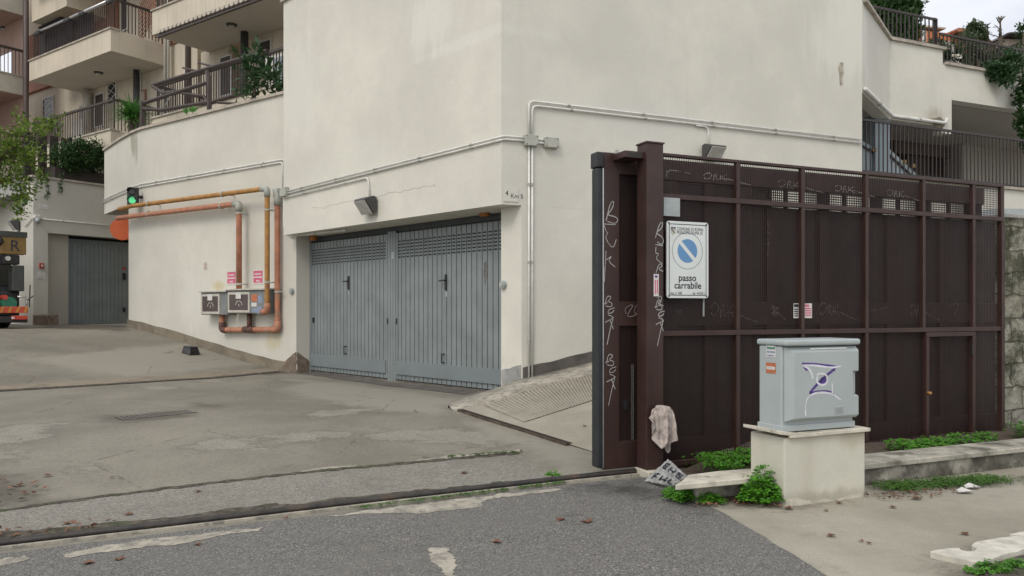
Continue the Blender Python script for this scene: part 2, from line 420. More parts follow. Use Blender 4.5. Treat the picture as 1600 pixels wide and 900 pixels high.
def ruled(top, bot, off, na, nc, j0=0, j1=0, fr=3.0):
    a = [jit(p, j0, fr) for p in resample(top, na)]; b = [jit(p, j1, fr) for p in resample(bot, na)]
    mb = MB()
    for i in range(na):
        for k in range(nc):
            p = a[i].lerp(b[i], k/(nc-1)); mb.v.append(V((p.x, p.y, gz(p.x, p.y)+off)))
    for i in range(na-1):
        for k in range(nc-1):
            mb.f.append((i*nc+k, (i+1)*nc+k, (i+1)*nc+k+1, i*nc+k+1))
    return mb
def patch_poly(pts, off, amp=.03, fr=4.0, n=240):
    """ragged flat patch lying on the ground"""
    w = [G(*p) for p in pts]; w.append(w[0]); w = resample(w, n+1)[:-1]
    w = [jit(jit(p, amp, fr), amp*.5, fr*4) for p in w]; w = [V((p.x, p.y, gz(p.x, p.y)+off)) for p in w]
    return MB().poly(w)

# ------------------------------------------------------------------ ground materials
def drive_mat():
    m, t, b = nt('driveway_concrete'); n = N(t)
    base = n.mix(n.ramp(n.noise(.45, 8, .62), .32, .68), (.170,.157,.129), (.255,.237,.196))
    base = n.mix(n.ramp(n.noise(.9, 7, .7, n.mapp((1, .45, 1))), .5, .72, 0, .5), base, (.14,.132,.114))
    base = n.mix(n.ramp(n.noise(2.2, 9, .75), .52, .75, 0, .5), base, (.225,.208,.168))
    base = n.mix(n.ramp(n.noise(46, 3, .7), .42, .72, 0, .4), base, (.07,.068,.058))
    base = n.mix(n.ramp(n.noise(24, 6, .85), .50, .68, 0, .5), base, (.27,.25,.21))
    base = n.mix(n.ramp(n.noise(19, 6, .85), .54, .70, 0, .5), base, (.08,.074,.06))
    base = n.mix(n.ramp(n.noise(7, 9, .78, n.mapp((1, .6, 1))), .52, .72, 0, .5), base, (.24,.225,.185))
    base = n.mix(n.ramp(n.noise(11, 8, .8), .58, .72, 0, .5), base, (.085,.078,.062))
    edge = n.math('ADD', n.attr('patch'), n.math('ADD', n.math('MULTIPLY', n.math('SUBTRACT', n.noise(3.2, 9, .74, n.mapp((1, 1.6, 1))), .5), 1.0), n.math('MULTIPLY', n.math('SUBTRACT', n.noise(16, 5, .7), .5), .22)))
    pm = n.ramp(edge, -.05, .07)
    agg = n.mix(n.ramp(n.noise(75, 3, .75), .38, .66), (.18,.168,.14), (.37,.35,.295))
    base = n.mix(n.math('MULTIPLY', pm, n.ramp(n.noise(3.1, 5), .25, .55, .35, .95)), base, agg)
    halo = n.ramp(n.math('ABSOLUTE', n.math('ADD', edge, .05)), 0, .06, .35, 0)
    base = n.mix(halo, base, (.095,.088,.075))
    dk = n.ramp(n.math('ADD', n.attr('dark'), n.math('MULTIPLY', n.math('SUBTRACT', n.noise(3, 8, .7), .5), .8)), -.1, .25, 0, .75)
    base = n.mix(dk, base, (.085,.075,.06))
    lt = n.ramp(n.math('ADD', n.attr('pale'), n.math('MULTIPLY', n.math('SUBTRACT', n.noise(2.5, 8, .7), .5), .9)), -.1, .3, 0, .8)
    base = n.mix(lt, base, (.275,.258,.218))
    sp = n.vor(9, 'F1'); base = n.mix(n.ramp(n.math('ADD', sp.outputs['Distance'], n.math('MULTIPLY', n.noise(1.1, 4), .25)), .13, .17, .75, 0), base, (.07,.055,.042))
    v = n.vor(.62, 'DISTANCE_TO_EDGE', n.mapp((1, 1, 1)))
    ck = n.ramp(n.math('ADD', v.outputs['Distance'], n.math('MULTIPLY', n.noise(6, 5), .06)), .030, .036, .55, 0)
    ck = n.math('MULTIPLY', ck, n.ramp(n.noise(.5, 2), .44, .56))
    base = n.mix(ck, base, (.075,.068,.055))
    n.L(base, b.inputs['Base Color']); b.inputs['Roughness'].default_value = .85; b.inputs['Specular IOR Level'].default_value = .35
    h = n.math('ADD', n.math('MULTIPLY', n.noise(70, 4), .6), n.math('MULTIPLY', n.math('MULTIPLY', pm, n.noise(95, 3)), 1.8)); n.bump(b, h, .45, .008)
    return m
def road_mat():
    m, t, b = nt('asphalt'); n = N(t)
    v = n.vor(140, 'F1'); vc = t.nodes.new('ShaderNodeSeparateColor'); n.L(v.outputs['Color'], vc.inputs[0])
    c = n.mix(n.ramp(vc.outputs[0], .1, .95), (.098,.095,.089), (.23,.224,.208))
    c = n.mix(n.ramp(vc.outputs[1], .90, .97, 0, .9), c, (.42,.40,.37))
    c = n.mix(n.ramp(vc.outputs[2], .86, .95, 0, .8), c, (.035,.034,.032))
    c = n.mix(n.ramp(n.noise(.9, 8, .66), .36, .7, .0, .55), c, (.165,.16,.147))
    c = n.mix(n.ramp(n.noise(2.4, 7, .7), .56, .76, 0, .5), c, (.085,.083,.075))
    dk = n.ramp(n.math('ADD', n.attr('dark'), n.math('MULTIPLY', n.math('SUBTRACT', n.noise(5, 7, .75), .5), 1.0)), -.05, .35, 0, .85)
    c = n.mix(dk, c, (.03,.029,.027))
    n.L(c, b.inputs['Base Color']); b.inputs['Roughness'].default_value = .86
    h = n.math('ADD', v.outputs['Distance'], n.noise(160, 3)); n.bump(b, h, .8, .008)
    return m
def pave_mat():
    m, t, b = nt('pavement_screed'); n = N(t)
    c = n.mix(n.ramp(n.noise(.8, 8, .62), .34, .68), (.275,.254,.202), (.385,.36,.297))
    c = n.mix(n.ramp(n.noise(3, 8, .72), .52, .76, 0, .55), c, (.20,.185,.15))
    c = n.mix(n.ramp(n.noise(150, 3, .8), .40, .7, 0, .45), c, (.13,.12,.10))
    dk = n.ramp(n.math('ADD', n.attr('dark'), n.math('MULTIPLY', n.math('SUBTRACT', n.noise(4, 8, .75), .5), .9)), -.08, .28, 0, .88)
    c = n.mix(dk, c, (.075,.062,.045))
    n.L(c, b.inputs['Base Color']); b.inputs['Roughness'].default_value = .9
    n.bump(b, n.noise(120, 5), .5, .006)
    return m
def chip_mat():
    m, t, b = nt('chipped_concrete'); n = N(t)
    v = n.vor(75, 'F1'); vc = t.nodes.new('ShaderNodeSeparateColor'); n.L(v.outputs['Color'], vc.inputs[0])
    c = n.mix(vc.outputs[0], (.165,.157,.138), (.32,.304,.267))
    c = n.mix(n.ramp(n.noise(1.3, 8, .7), .42, .72, 0, .6), c, (.17,.16,.135))
    c = n.mix(n.ramp(n.noise(4.5, 8, .7), .55, .75, 0, .5), c, (.34,.32,.28))
    n.L(c, b.inputs['Base Color']); b.inputs['Roughness'].default_value = .92
    n.bump(b, n.math('ADD', v.outputs['Distance'], n.noise(110, 3)), .9, .01)
    return m
def dirt_mat():
    m, t, b = nt('gutter_dirt'); n = N(t)
    c = n.mix(n.ramp(n.noise(14, 8, .75), .38, .66), (.032,.027,.02), (.13,.11,.085))
    c = n.mix(n.ramp(n.noise(3.3, 7, .7), .50, .68, 0, .75), c, (.05,.075,.022))
    c = n.mix(n.ramp(n.noise(7, 8, .75), .58, .72, 0, .7), c, (.16,.08,.05))
    n.L(c, b.inputs['Base Color']); b.inputs['Roughness'].default_value = .95; n.bump(b, n.noise(60, 6), 1, .012)
    return m
def ramp_mat(ribbed):
    m, t, b = nt('ramp_ribbed' if ribbed else 'ramp_smooth'); n = N(t)
    c = n.mix(n.ramp(n.noise(1.2, 8, .62), .34, .7), (.265,.245,.20), (.35,.328,.275))
    c = n.mix(n.ramp(n.noise(5, 8, .7), .5, .75, 0, .5), c, (.22,.20,.165))
    n.L(c, b.inputs['Base Color']); b.inputs['Roughness'].default_value = .9
    n.bump(b, n.noise(90, 4), .4, .006)
    return m
M['drive'] = drive_mat(); M['road'] = road_mat(); M['pave'] = pave_mat(); M['chip'] = chip_mat(); M['dirt'] = dirt_mat()
M['ramp'] = ramp_mat(False); M['ramp_rib'] = ramp_mat(True)
M['groove'] = mat('ramp_groove_dirt', (.20,.18,.145), .95, .3, 14)
M['grout'] = mat('cement_smear', (.37,.342,.285), .9, .25, 5, bump=.5, bscale=60, dirt=(.20,.19,.165), dscale=11, dlo=.46, dhi=.62)
M['earth'] = mat('far_earth', (.16,.15,.12), .95, .2, .2)

def sdf(P, polys):
    best = np.full(len(P), -9.0)
    for pl in polys:
        q = np.array([[p.x, p.y] for p in pl]); n = len(q); d = np.full(len(P), 1e9); ins = np.zeros(len(P), bool)
        for i in range(n):
            a, b = q[i], q[(i+1) % n]; e = b-a; w = P-a
            t = np.clip((w@e)/max(1e-9, e@e), 0, 1); r = w-np.outer(t, e); d = np.minimum(d, np.hypot(r[:,0], r[:,1]))
            c = ((a[1] > P[:,1]) != (b[1] > P[:,1])) & (P[:,0] < (b[0]-a[0])*(P[:,1]-a[1])/(b[1]-a[1]+1e-12)+a[0]); ins ^= c
        best = np.maximum(best, np.where(ins, d, -d))
    return best
def setattr_f(o, name, vals):
    at_ = o.data.attributes.new(name, 'FLOAT', 'POINT'); at_.data.foreach_set('value', np.asarray(vals, dtype=np.float32))
def pxpoly(l): return [G(*p) for p in l]
def ell(cx, cy, rx, ry, n=12): return [(cx+rx*math.cos(6.283*k/n), cy+ry*math.sin(6.283*k/n)) for k in range(n)]

# far terrain, then the driveway sheet (fine grid)
MB().poly([(-400,-200,-.35),(400,-200,-.35),(400,600,-.35),(-400,600,-.35)]).build('ground', M['earth'])['kind'] = 'structure'
def axis(segs):
    out = []
    for a, b, st in segs:
        n = max(1, round((b-a)/st)); out += [a+(b-a)*i/n for i in range(n)]
    return out+[segs[-1][1]]
xs = axis([(-30,-10,.8),(-10,4.2,.09),(4.2,12,.6)]); ys = axis([(-8,4,.8),(4,14,.08),(14,19,.15),(19,32,.6)])
mb = MB(); nx = len(xs)
mb.v = [V((x, y, gz(x, y))) for y in ys for x in xs]
mb.f = [(j*nx+i, j*nx+i+1, (j+1)*nx+i+1, (j+1)*nx+i) for j in range(len(ys)-1) for i in range(nx-1)]
drive = mb.build('driveway', M['drive'], smooth=True, normals=False); drive['kind'] = 'structure'
PT = np.array([[v.x, v.y] for v in mb.v])
patches = [
 [(571,681),(624,670),(714,670),(752,677),(771,685),(764,698),(730,692),(662,690),(612,687)],
 [(425,683),(450,677),(495,674),(545,674),(546,684),(488,688),(440,690)],
 [(480,649),(507,641),(590,637),(592,641),(537,647),(492,655)],
 ell(548,629,20,4), [(688,716),(715,709),(728,711),(715,718),(692,721)],
 [(-60,672),(0,669),(37,664),(107,660),(70,671),(65,685),(28,695),(-60,694)],
 [(-40,709),(28,707),(19,718),(-40,730)], ell(128,733,17,5),
 [(300,696),(308,691),(364,684),(406,689),(401,700),(327,703)],
 [(740,712),(790,700),(815,702),(800,716),(760,722)], ell(250,606,30,3), ell(335,595,22,2.5), ell(460,594,30,2.4)]
setattr_f(drive, 'patch', np.clip(sdf(PT, [pxpoly(p) for p in patches]), -1, 1))
darks = [[(-80,730),(0,735),(90,770),(120,790),(0,800),(-80,805)], [(300,628),(360,632),(350,640),(290,636)],
         [(150,650),(300,640),(310,652),(200,662),(150,662)], [(60,505),(200,508),(205,514),(60,514)], [(400,575),(462,572),(470,582),(400,588)]]
setattr_f(drive, 'dark', np.clip(sdf(PT, [pxpoly(p) for p in darks]), -1, 1))
pales = [[(480,592),(600,606),(720,622),(690,650),(560,640),(430,610)], [(20,560),(300,520),(420,570),(200,590)], [(700,640),(716,632),(830,592),(870,610),(720,648),(880,695),(930,697),(930,750),(880,745),(815,706),(760,690)]]
setattr_f(drive, 'pale', np.clip(sdf(PT, [pxpoly(p) for p in pales]), -1, 1))

# paved street in front of the gate
topw = [G(*p) for p in [(-1200,1015),(0,868),(300,830),(515,806),(700,783),(900,757),(1010,747),(1035,760),(1060,776),(1115,795),(1200,845),(1290,900),(1400,968)]]
botw = [V((-9+11.2*i/12, -5, 0)) for i in range(13)]
o = ruled(topw, botw, .010, 220, 60, .012, 0, 6).build('road', M['road'], normals=False); o['kind'] = 'structure'
P2 = np.array([[v.co.x, v.co.y] for v in o.data.vertices])
setattr_f(o, 'dark', np.clip(sdf(P2, [pxpoly(p) for p in [[(860,766),(900,757),(1010,747),(1060,776),(1120,800),(1090,812),(1040,790),(960,780),(880,775)],
    [(600,852),(650,848),(690,852),(660,862),(610,862)], ell(905,815,30,8), ell(1240,860,10,3)]]), -1, 1))
# pavement to the right
mb = MB(); na, nb = 150, 120
for i in range(na+1):
    for k in range(nb+1):
        s = -2.2+10.4*i/na; n = -.3-8.0*(k/nb)**1.6; p = F0+D*s+Nn*n; mb.v.append(V((p.x, p.y, gz(p.x, p.y)+.004)))
mb.f = [(i*(nb+1)+k, (i+1)*(nb+1)+k, (i+1)*(nb+1)+k+1, i*(nb+1)+k+1) for i in range(na) for k in range(nb)]
o = mb.build('pavement', M['pave'], normals=False); o['kind'] = 'structure'
P2 = np.array([[v.x, v.y] for v in mb.v])
setattr_f(o, 'dark', np.clip(sdf(P2, [pxpoly(p) for p in [[(1352,765),(1600,742),(1700,735),(1700,750),(1600,757),(1500,766),(1420,772),(1352,780)],
   [(1035,765),(1180,765),(1225,792),(1180,797),(1100,790)], [(1225,790),(1352,778),(1355,784),(1225,798)], [(1438,874),(1500,857),(1545,848),(1600,836),(1700,815),(1700,840),(1600,845),(1500,868),(1460,876)], [(1455,880),(1540,895),(1600,872),(1700,850),(1700,1000),(1480,1000)]]]), -1, 1))
# rough strip between driveway and track, its dark joint, the dirt in the gutter, the cement smears
apt = [(-1200,950),(-200,825),(0,800),(120,783),(300,760),(500,737),(700,719),(812,709)]
apb = [(-1200,998),(-200,875),(0,850),(120,837),(300,816),(500,792),(700,767),(860,748)]
ruled([G(*p) for p in apt], [G(*p) for p in apb], .006, 200, 14, .012, 0, 5).build('concrete_strip', M['chip'], normals=False)['kind'] = 'structure'
ruled([G(x, y-2.2) for x, y in apt], [G(x, y+1.6) for x, y in apt], .009, 420, 3, .03, .035, 9).build('mossy_joint', M['dirt'], normals=False)['kind'] = 'structure'
ruled([G(*p) for p in [(-1200,984),(0,836),(120,825),(300,804),(500,784),(640,769),(760,758),(900,746)]],
      [G(*p) for p in [(-1200,998),(0,850),(120,837),(300,816),(500,793),(640,778),(760,763),(900,748)]], .011, 320, 8, .085, .012, 5).build('gutter_dirt', M['dirt'], normals=False)['kind'] = 'structure'
for i, pts in enumerate([[(505,809),(600,797),(700,784),(870,765),(885,768),(800,778),(760,783),(750,794),(700,801),(660,804),(590,805)],
            [(95,870),(150,858),(210,847),(300,838),(412,826),(400,831),(330,842),(270,855),(200,860),(150,868),(110,875)], [(-60,886),(0,877),(42,870),(43,876),(0,888),(-60,896)],
            [(668,858),(695,860),(712,880),(716,905),(704,905),(690,885),(672,872)]]):
    patch_poly(pts, .0125, .035, 6).build('cement_smear', M['grout'], normals=False)['kind'] = 'structure'
# white cement rim above the rough strip
for pts in [[(455,742),(500,731),(560,728),(610,729),(560,736),(500,742)], [(600,727),(700,713),(760,709),(815,703),(812,708),(700,718)]]:
    patch_poly(pts, .005, .03, 5).build('cement_smear', M['grout'], normals=False)['kind'] = 'structure'
# seam of the upper slope
ruled([G(*p) for p in [(-60,608),(0,602),(200,591),(330,583),(435,574)]], [G(*p) for p in [(-60,617),(0,611),(200,599),(330,591),(435,581)]], .006, 120, 4, .03, .02, 4).build('seam_strip', M['skirt'], normals=False)['kind'] = 'structure'
ruled([G(*p) for p in [(-60,615),(0,609.5),(200,598),(330,590),(435,580)]], [G(*p) for p in [(-60,618),(0,612),(200,600),(330,592),(435,582)]], .010, 120, 3, .015, .015, 4).build('seam_joint', M['dirt'], normals=False)['kind'] = 'structure'
# dark sill in front of the garage doors
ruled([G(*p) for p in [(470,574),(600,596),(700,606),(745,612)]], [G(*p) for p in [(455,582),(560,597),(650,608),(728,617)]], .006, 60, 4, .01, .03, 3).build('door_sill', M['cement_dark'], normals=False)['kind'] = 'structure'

# ramp up to the right, behind the gate
D1 = G(712,640); D2 = G(890,696); W1 = V((.104*11.45, 11.45, .58)); W2 = V((.275, 11.06, .38))
ux = (D2-D1).normalized(); up = V((-ux.y, ux.x, 0)); up = up if up.x > 0 else -up
RM = V((W1-D1)); slope = (W1.z-D1.z - (W1-D1).dot(V((ux.x,ux.y,0)).normalized())*(ux.z))/max(.1, (V((W1.x,W1.y,0))-V((D1.x,D1.y,0))).dot(up))
ux2 = V((ux.x, ux.y, 0)).normalized(); kz = ux.z/max(.1, math.hypot(ux.x, ux.y))
def rz(x, y):
    q = V((x, y, 0))-V((D1.x, D1.y, 0)); e = q.dot(up)
    return D1.z + q.dot(ux2)*kz + min(e, 5.2)*slope
def RG(px, py, off=0.0):
    z = .2; r = ray(px, py)
    for _ in range(60):
        Y = (z-H)/r.z; z = .6*z+.4*rz(r.x*Y, Y)
    return V((r.x*Y, Y, rz(r.x*Y, Y)+off))
FW = Wall(F0, D)
def rp(x, y, off=.012): return V((x, y, rz(x, y)+off))
e1 = V((D2.x, D2.y, 0))+ux2*1.6; e0 = V((D1.x, D1.y, 0))-ux2*.15
far = 9.0
ring = [e0, e1, e1+up*far, e0-ux2*1.0+up*far]
mb = MB(); a = [e0+(e1-e0)*i/12 for i in range(13)]; b = [ring[3]+(ring[2]-ring[3])*i/12 for i in range(13)]
for i in range(13):
    for k in range(25):
        p = a[i].lerp(b[i], k/24); mb.v.append(rp(p.x, p.y))
for i in range(12):
    for k in range(24): mb.f.append((i*25+k, (i+1)*25+k, (i+1)*25+k+1, i*25+k+1))
o = mb.build('ramp', M['ramp'], normals=False); o['kind'] = 'structure'
# ribbed band of the ramp: real ridges running up the slope
q0 = RG(760,634); q1 = RG(822,661); q2 = RG(960,617); q3 = RG(960,565); q4 = RG(875,592)
mb = MB(); na_ = 60
for i in range(na_+1):
    lo = q1.lerp(q2, -.02+2.6*i/na_); hi = q0.lerp(q3, -.02+2.45*i/na_)
    for k in range(7): p = lo.lerp(hi, k/6); mb.v.append(rp(p.x, p.y, .0135))
mb.f = [(i*7+k, (i+1)*7+k, (i+1)*7+k+1, i*7+k+1) for i in range(na_) for k in range(6)]
mb.build('ramp_grooves', M['groove'], normals=False)['kind'] = 'structure'
mb = MB()
for i in range(95):
    base = q1.lerp(q2, i/38.0); endp = q0.lerp(q3, max(0, (i-.6)/40.0))
    d = V((endp.x-base.x, endp.y-base.y, 0)); a0 = base; a1 = base+d*.985
    s = V((q2.x-q1.x, q2.y-q1.y, 0)).normalized()
    nx_ = 12
    b0 = len(mb.v)
    for k in range(nx_+1):
        c = a0.lerp(a1, k/nx_); w = .0125+.005*mnoise.noise(V((c.x*9, c.y*9, i)))
        for (ds, dz) in ((-w, .0135), (-w*.6, .024), (w*.6, .024), (w, .0135)): mb.v.append(rp(c.x+s.x*ds, c.y+s.y*ds, dz))
    for k in range(nx_):
        for j in range(3): mb.f.append((b0+k*4+j, b0+(k+1)*4+j, b0+(k+1)*4+j+1, b0+k*4+j+1))
o = mb.build('ramp_ribs', M['ramp_rib'], normals=True); o['kind'] = 'structure'
# kerb of pale cement along the ramp's left side
mb = MB(); kp = [(702,637),(716,630),(770,613),(830,590),(870,584),(930,565)]; kb = [(712,644),(735,640),(800,622),(850,604),(900,593),(960,577)]
pa = resample([RG(x, y) for x, y in kp], 40); pb = resample([RG(x, y) for x, y in kb], 40)
for i in range(40):
    x = jit(pa[i], .03, 3); y = jit(pb[i], .05, 3)
    mb.v += [V((x.x, x.y, min(gz(x.x, x.y), rz(x.x, x.y))-.05)), V((x.x, x.y, rz(x.x, x.y)+.045)), V((y.x, y.y, rz(y.x, y.y)+.035)), V((y.x, y.y, rz(y.x, y.y)-.05))]
for i in range(39):
    for k in range(3): mb.f.append((i*4+k, (i+1)*4+k, (i+1)*4+k+1, i*4+k+1))
mb.build('ramp_kerb', M['grout'], smooth=True)['kind'] = 'structure'
# drain slot at the foot of the ramp
t = thing('drain_channel', 'long rusty drain slot along the foot of the ribbed ramp', 'drain', D1.lerp(D2, .5))
def chan(a_, b_, w_, zo):
    s = up*w_
    return MB().add([a_-s+V((0,0,zo)), a_+s+V((0,0,zo)), b_+s+V((0,0,zo)), b_-s+V((0,0,zo)), a_-s-V((0,0,.03)), a_+s-V((0,0,.03)), b_+s-V((0,0,.03)), b_-s-V((0,0,.03))],
        [(0,1,2,3),(4,7,6,5),(0,4,5,1),(1,5,6,2),(2,6,7,3),(3,7,4,0)])
chan(D1, D2, .045, .022).build('channel', M['rust_rail'], t)
mb = MB()
for i in range(60):
    p = D1.lerp(D2, (i+.5)/60); mb.hexa(p-up*.03-ux*.008+V((0,0,.0225)), up*.06, ux*.014, V((0,0,.003)))
mb.build('slots', M['dark'], t)

# track of the sliding gate
tr = [G(*p) for p in [(-1200,1003),(0,856),(300,821),(600,785),(900,751),(1045,736)]]
def rail_path(o2, dz): return [V((p.x-Nn.x*o2, p.y-Nn.y*o2, p.z+dz)) for p in resample(tr, 60)]
t = thing('gate_track', 'rusty steel gate track crossing the driveway mouth', 'track', tr[2])
mb = MB(); a = rail_path(-.03, .0)
def strip(mb, o0, o1, z0, z1):
    pa, pb = resample(tr, 80), None
    q = []
    for p in pa:
        q += [V((p.x+Nn.x*o0, p.y+Nn.y*o0, p.z+z0)), V((p.x+Nn.x*o0, p.y+Nn.y*o0, p.z+z1)), V((p.x+Nn.x*o1, p.y+Nn.y*o1, p.z+z1)), V((p.x+Nn.x*o1, p.y+Nn.y*o1, p.z+z0))]
    b = len(mb.v); mb.v += q
    for i in range(79):
        for k in range(4): mb.f.append((b+i*4+k, b+(i+1)*4+k, b+(i+1)*4+(k+1) % 4, b+i*4+(k+1) % 4))
strip(mb, -.03, .035, -.03, .018); mb.build('base_plate', M['dirt'], t)
MB().tube([p+V((0,0,.030)) for p in rail_path(0, 0)], .024, 10).build('round_bar', M['steel_bar'], t, smooth=True)
mb = MB(); strip(mb, -.062, -.0325, -.03, .019); mb.build('edge_strip', M['grout'], t)

# grating in the driveway
ga, gb = G(195,656), G(303,645)
t = thing('drain_grate', 'narrow slotted drain grate sunk in the driveway', 'drain grate', ga.lerp(gb, .5))
gx = (gb-ga); gx.z = 0; gl = gx.length; gx.normalize(); gy = V((-gx.y, gx.x, 0))
def gbox(mb, x0, x1, y0, y1, z0, z1):
    n_ = max(1, int((x1-x0)/.12))
    for j in range(n_):
        u0, u1 = x0+(x1-x0)*j/n_, x0+(x1-x0)*(j+1)/n_
        c = [ga+gx*u+gy*v for u, v in ((u0,y0),(u1,y0),(u1,y1),(u0,y1))]
        lo = [V((p.x, p.y, gz(p.x, p.y)+z0)) for p in c]; hi = [V((p.x, p.y, gz(p.x, p.y)+z1)) for p in c]
        mb.add(lo+hi, [(0,3,2,1),(4,5,6,7),(0,1,5,4),(1,2,6,5),(2,3,7,6),(3,0,4,7)])
mb = MB(); gbox(mb, -.03, gl+.03, -.04, .0, -.05, .009); gbox(mb, -.03, gl+.03, .26, .29, -.05, .009)
for i in range(15):
    x = gl*i/14; gbox(mb, x-.017, x+.017, .0, .26, -.02, .008)
mb.build('bars', M['iron'], t)
mb = MB(); gbox(mb, -.03, gl+.03, 0, .26, -.03, .003); mb.build('pit', M['dark'], t)
# ================================================================== garage building
def onray_line(o, u, px):
    """point of the line o+u*t seen in column px"""
    k = (px-CX)/K; t = (k*o[1]-o[0])/(u[0]-k*u[1]); return V((o[0]+u[0]*t, o[1]+u[1]*t))
Pc = V((.1375, 11.0))                           # foot of the corner pillar
Rend = onray_line(Pc, D, 1347)
Cc = onray_line(Pc, -D, 783.5)                  # overhanging corner
LIN = V((.7145, .6997)).normalized()            # inward from the garage front
Lend = onray_line(Cc, L, 443)
Jl = onray_line(Pc, L, 463)                     # left jamb
Pd = onray_line(Pc, L, 783)
DEP = .32
UF = Wall(Cc, L); RW = Wall(Pc, D); LF = Wall(Pc, L); DW = Wall(Pc + LIN*DEP, L); LW = Wall(Jl, A)
ZB = 2.895                                      # beam underside
ZT = 7.56
gb = thing('garage_building', 'cream rendered garage building with tall blank tower and two grey doors', 'building', (Cc.x, Cc.y, .15))
back = V((0, 0))
Rb = Rend + Nn*5.0; Lb = Lend + LIN*5.0
# tower: upper part overhangs the doors
MB().prism([Lend, Cc, Rend, Rb, Lb], ZB, ZT).build('tower_wall', M['wall'], gb)
mb = MB(); mb.prism([Lend - LIN*.05 - (-L)*.05, Cc - LIN*.05 - D*.02, Rend + D*.06 - Nn*.05, Rb + D*.06, Lb], ZT+.002, ZT+.07); mb.build('coping', M['coping'], gb)
# pillar, right wall and the core behind the doors
Pdi = Pd + LIN*(DEP+.02)
core_l = Jl + LIN*(DEP+.35)
MB().prism([Pc, Rend, Rend+Nn*4.5, Rend+Nn*4.5-D*5, Pdi+LIN*.6, Pdi - (-L)*0, Pd], -.6, ZB-.001).build('pillar_wall', M['wall'], gb)
# left wall (slight bend at its far end)
K0 = Jl
wl_end = onray_line(Jl, A, 201)
inA = V((.575, .818))
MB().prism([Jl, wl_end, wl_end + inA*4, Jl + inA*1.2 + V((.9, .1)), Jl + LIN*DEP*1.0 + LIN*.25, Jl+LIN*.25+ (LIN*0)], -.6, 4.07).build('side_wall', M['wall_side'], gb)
Q = onray_line(Jl, A, 222)
E = V((-.5308*21.5, 21.5))
bend = [Q, Q.lerp(E, .18)+V((-.02,-.06)), Q.lerp(E, .5)+V((-.02,-.07)), E]
K1 = Jl - A*.0
inn = [E + V((.9, .75)).normalized()*3.2, Q + inA*3.5, Jl + inA*3.0]
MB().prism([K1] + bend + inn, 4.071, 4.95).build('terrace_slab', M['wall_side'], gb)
def offset_path(pts, d):
    out = []
    for i, p in enumerate(pts):
        t = ((pts[min(i+1, len(pts)-1)] - pts[max(i-1, 0)])).normalized(); n = V((-t.y, t.x))
        if n.dot(inA) < 0: n = -n
        out.append(p + n*d)
    return out
path = [K1] + bend
ip = offset_path(path, .22)
mb = MB()
for i in range(len(path)-1): mb.prism([path[i], path[i+1], ip[i+1], ip[i]], 4.951, 5.84)
mb.prism([E, E + V((.9,.75)).normalized()*2.5, E + V((.9,.75)).normalized()*2.5 + V((.15,-.2)), ip[-1]], 4.951, 5.84)
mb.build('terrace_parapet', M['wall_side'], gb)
mb = MB(); oc = offset_path(path, -.05); ic = offset_path(path, .27)
for i in range(len(path)-1): mb.prism([oc[i], oc[i+1], ic[i+1], ic[i]], 5.842, 5.90)
mb.build('terrace_coping', M['coping'], gb)
# skirting, bare patches, cracks
mb = MB(); n = 40
for i in range(n):
    s0, s1 = .12+6.35*i/n, .12+6.35*(i+1)/n
    for s in (s0, s1): pass
    q0, q1 = LW.P(s0, 0, 0), LW.P(s1, 0, 0)
    h0 = gz(q0.x, q0.y)+.20+.02*mnoise.noise(V((s0*2,0,0))); h1 = gz(q1.x, q1.y)+.20+.02*mnoise.noise(V((s1*2,0,0)))
    mb.ext(LW, [(s0, -.3), (s1, -.3), (s1, h1), (s0, h0)], -.05, .014)
mb.build('skirting', M['skirt'], gb)
mb = MB()
for i in range(30):
    s0, s1 = .02+4.3*i/30, .02+4.3*(i+1)/30
    q0, q1 = RW.P(s0, 0, 0), RW.P(s1, 0, 0)
    h0 = max(gz(q0.x,q0.y), rz(q0.x, q0.y))+.20+.03*mnoise.noise(V((s0*3,4,0))); h1 = max(gz(q1.x,q1.y), rz(q1.x, q1.y))+.20+.03*mnoise.noise(V((s1*3,4,0)))
    mb.ext(RW, [(s0, -.3), (s1, -.3), (s1, h1), (s0, h0)], -.05, .013)
mb.build('skirting', M['cement_dark'], gb)
def ragged(W, pts, off, th, amp=.02, fr=6, n=50):
    w = [V((*W.pix(*p, off), 0)) for p in pts]; w.append(w[0]); w = resample(w, n+1)[:-1]
    w = [jit(p, amp, fr) for p in w]
    return MB().ext(W, [(p.x, p.y) for p in w], off-.01, off+th)
ragged(LF, [(784,577),(795,576),(806,572),(814,570),(815,640),(784,640)], 0, .006, .015).build('plaster_patch', M['cement'], gb)
ragged(LW, [(441,575),(449,562),(456,556),(463,550),(463,600),(441,600)], 0, .016, .02).build('plaster_patch', M['peel'], gb)
JR = Wall(Jl, LIN)
ragged(JR, [(464,550),(472,556),(480,561),(485,570),(485,600),(464,600)], 0, .004, .015).build('plaster_patch', M['peel'], gb)
ragged(RW, [(1312,97),(1317,97),(1318,110),(1316,122),(1316,132),(1312,133),(1311,120),(1310,108)], 0, .005, .015, 9).build('plaster_patch', M['stain'], gb)
def wallpath(W, pts, off):
    q = resample([W.P(*W.pix(x, y, off), off) for x, y in pts], 40)
    return [p+V((0, 0, .05*mnoise.noise(p*3)+.025*mnoise.noise(p*11))) for p in q]
MB().tube(wallpath(UF, [(487,326),(505,323),(520,319),(540,315),(555,312)], .001), .0022, 4).build('crack', M['crack'], gb)
MB().tube(wallpath(UF, [(588,309),(598,307),(608,303),(617,301),(632,297),(650,294),(665,291),(680,288)], .001), .0022, 4).build('crack', M['crack'], gb)

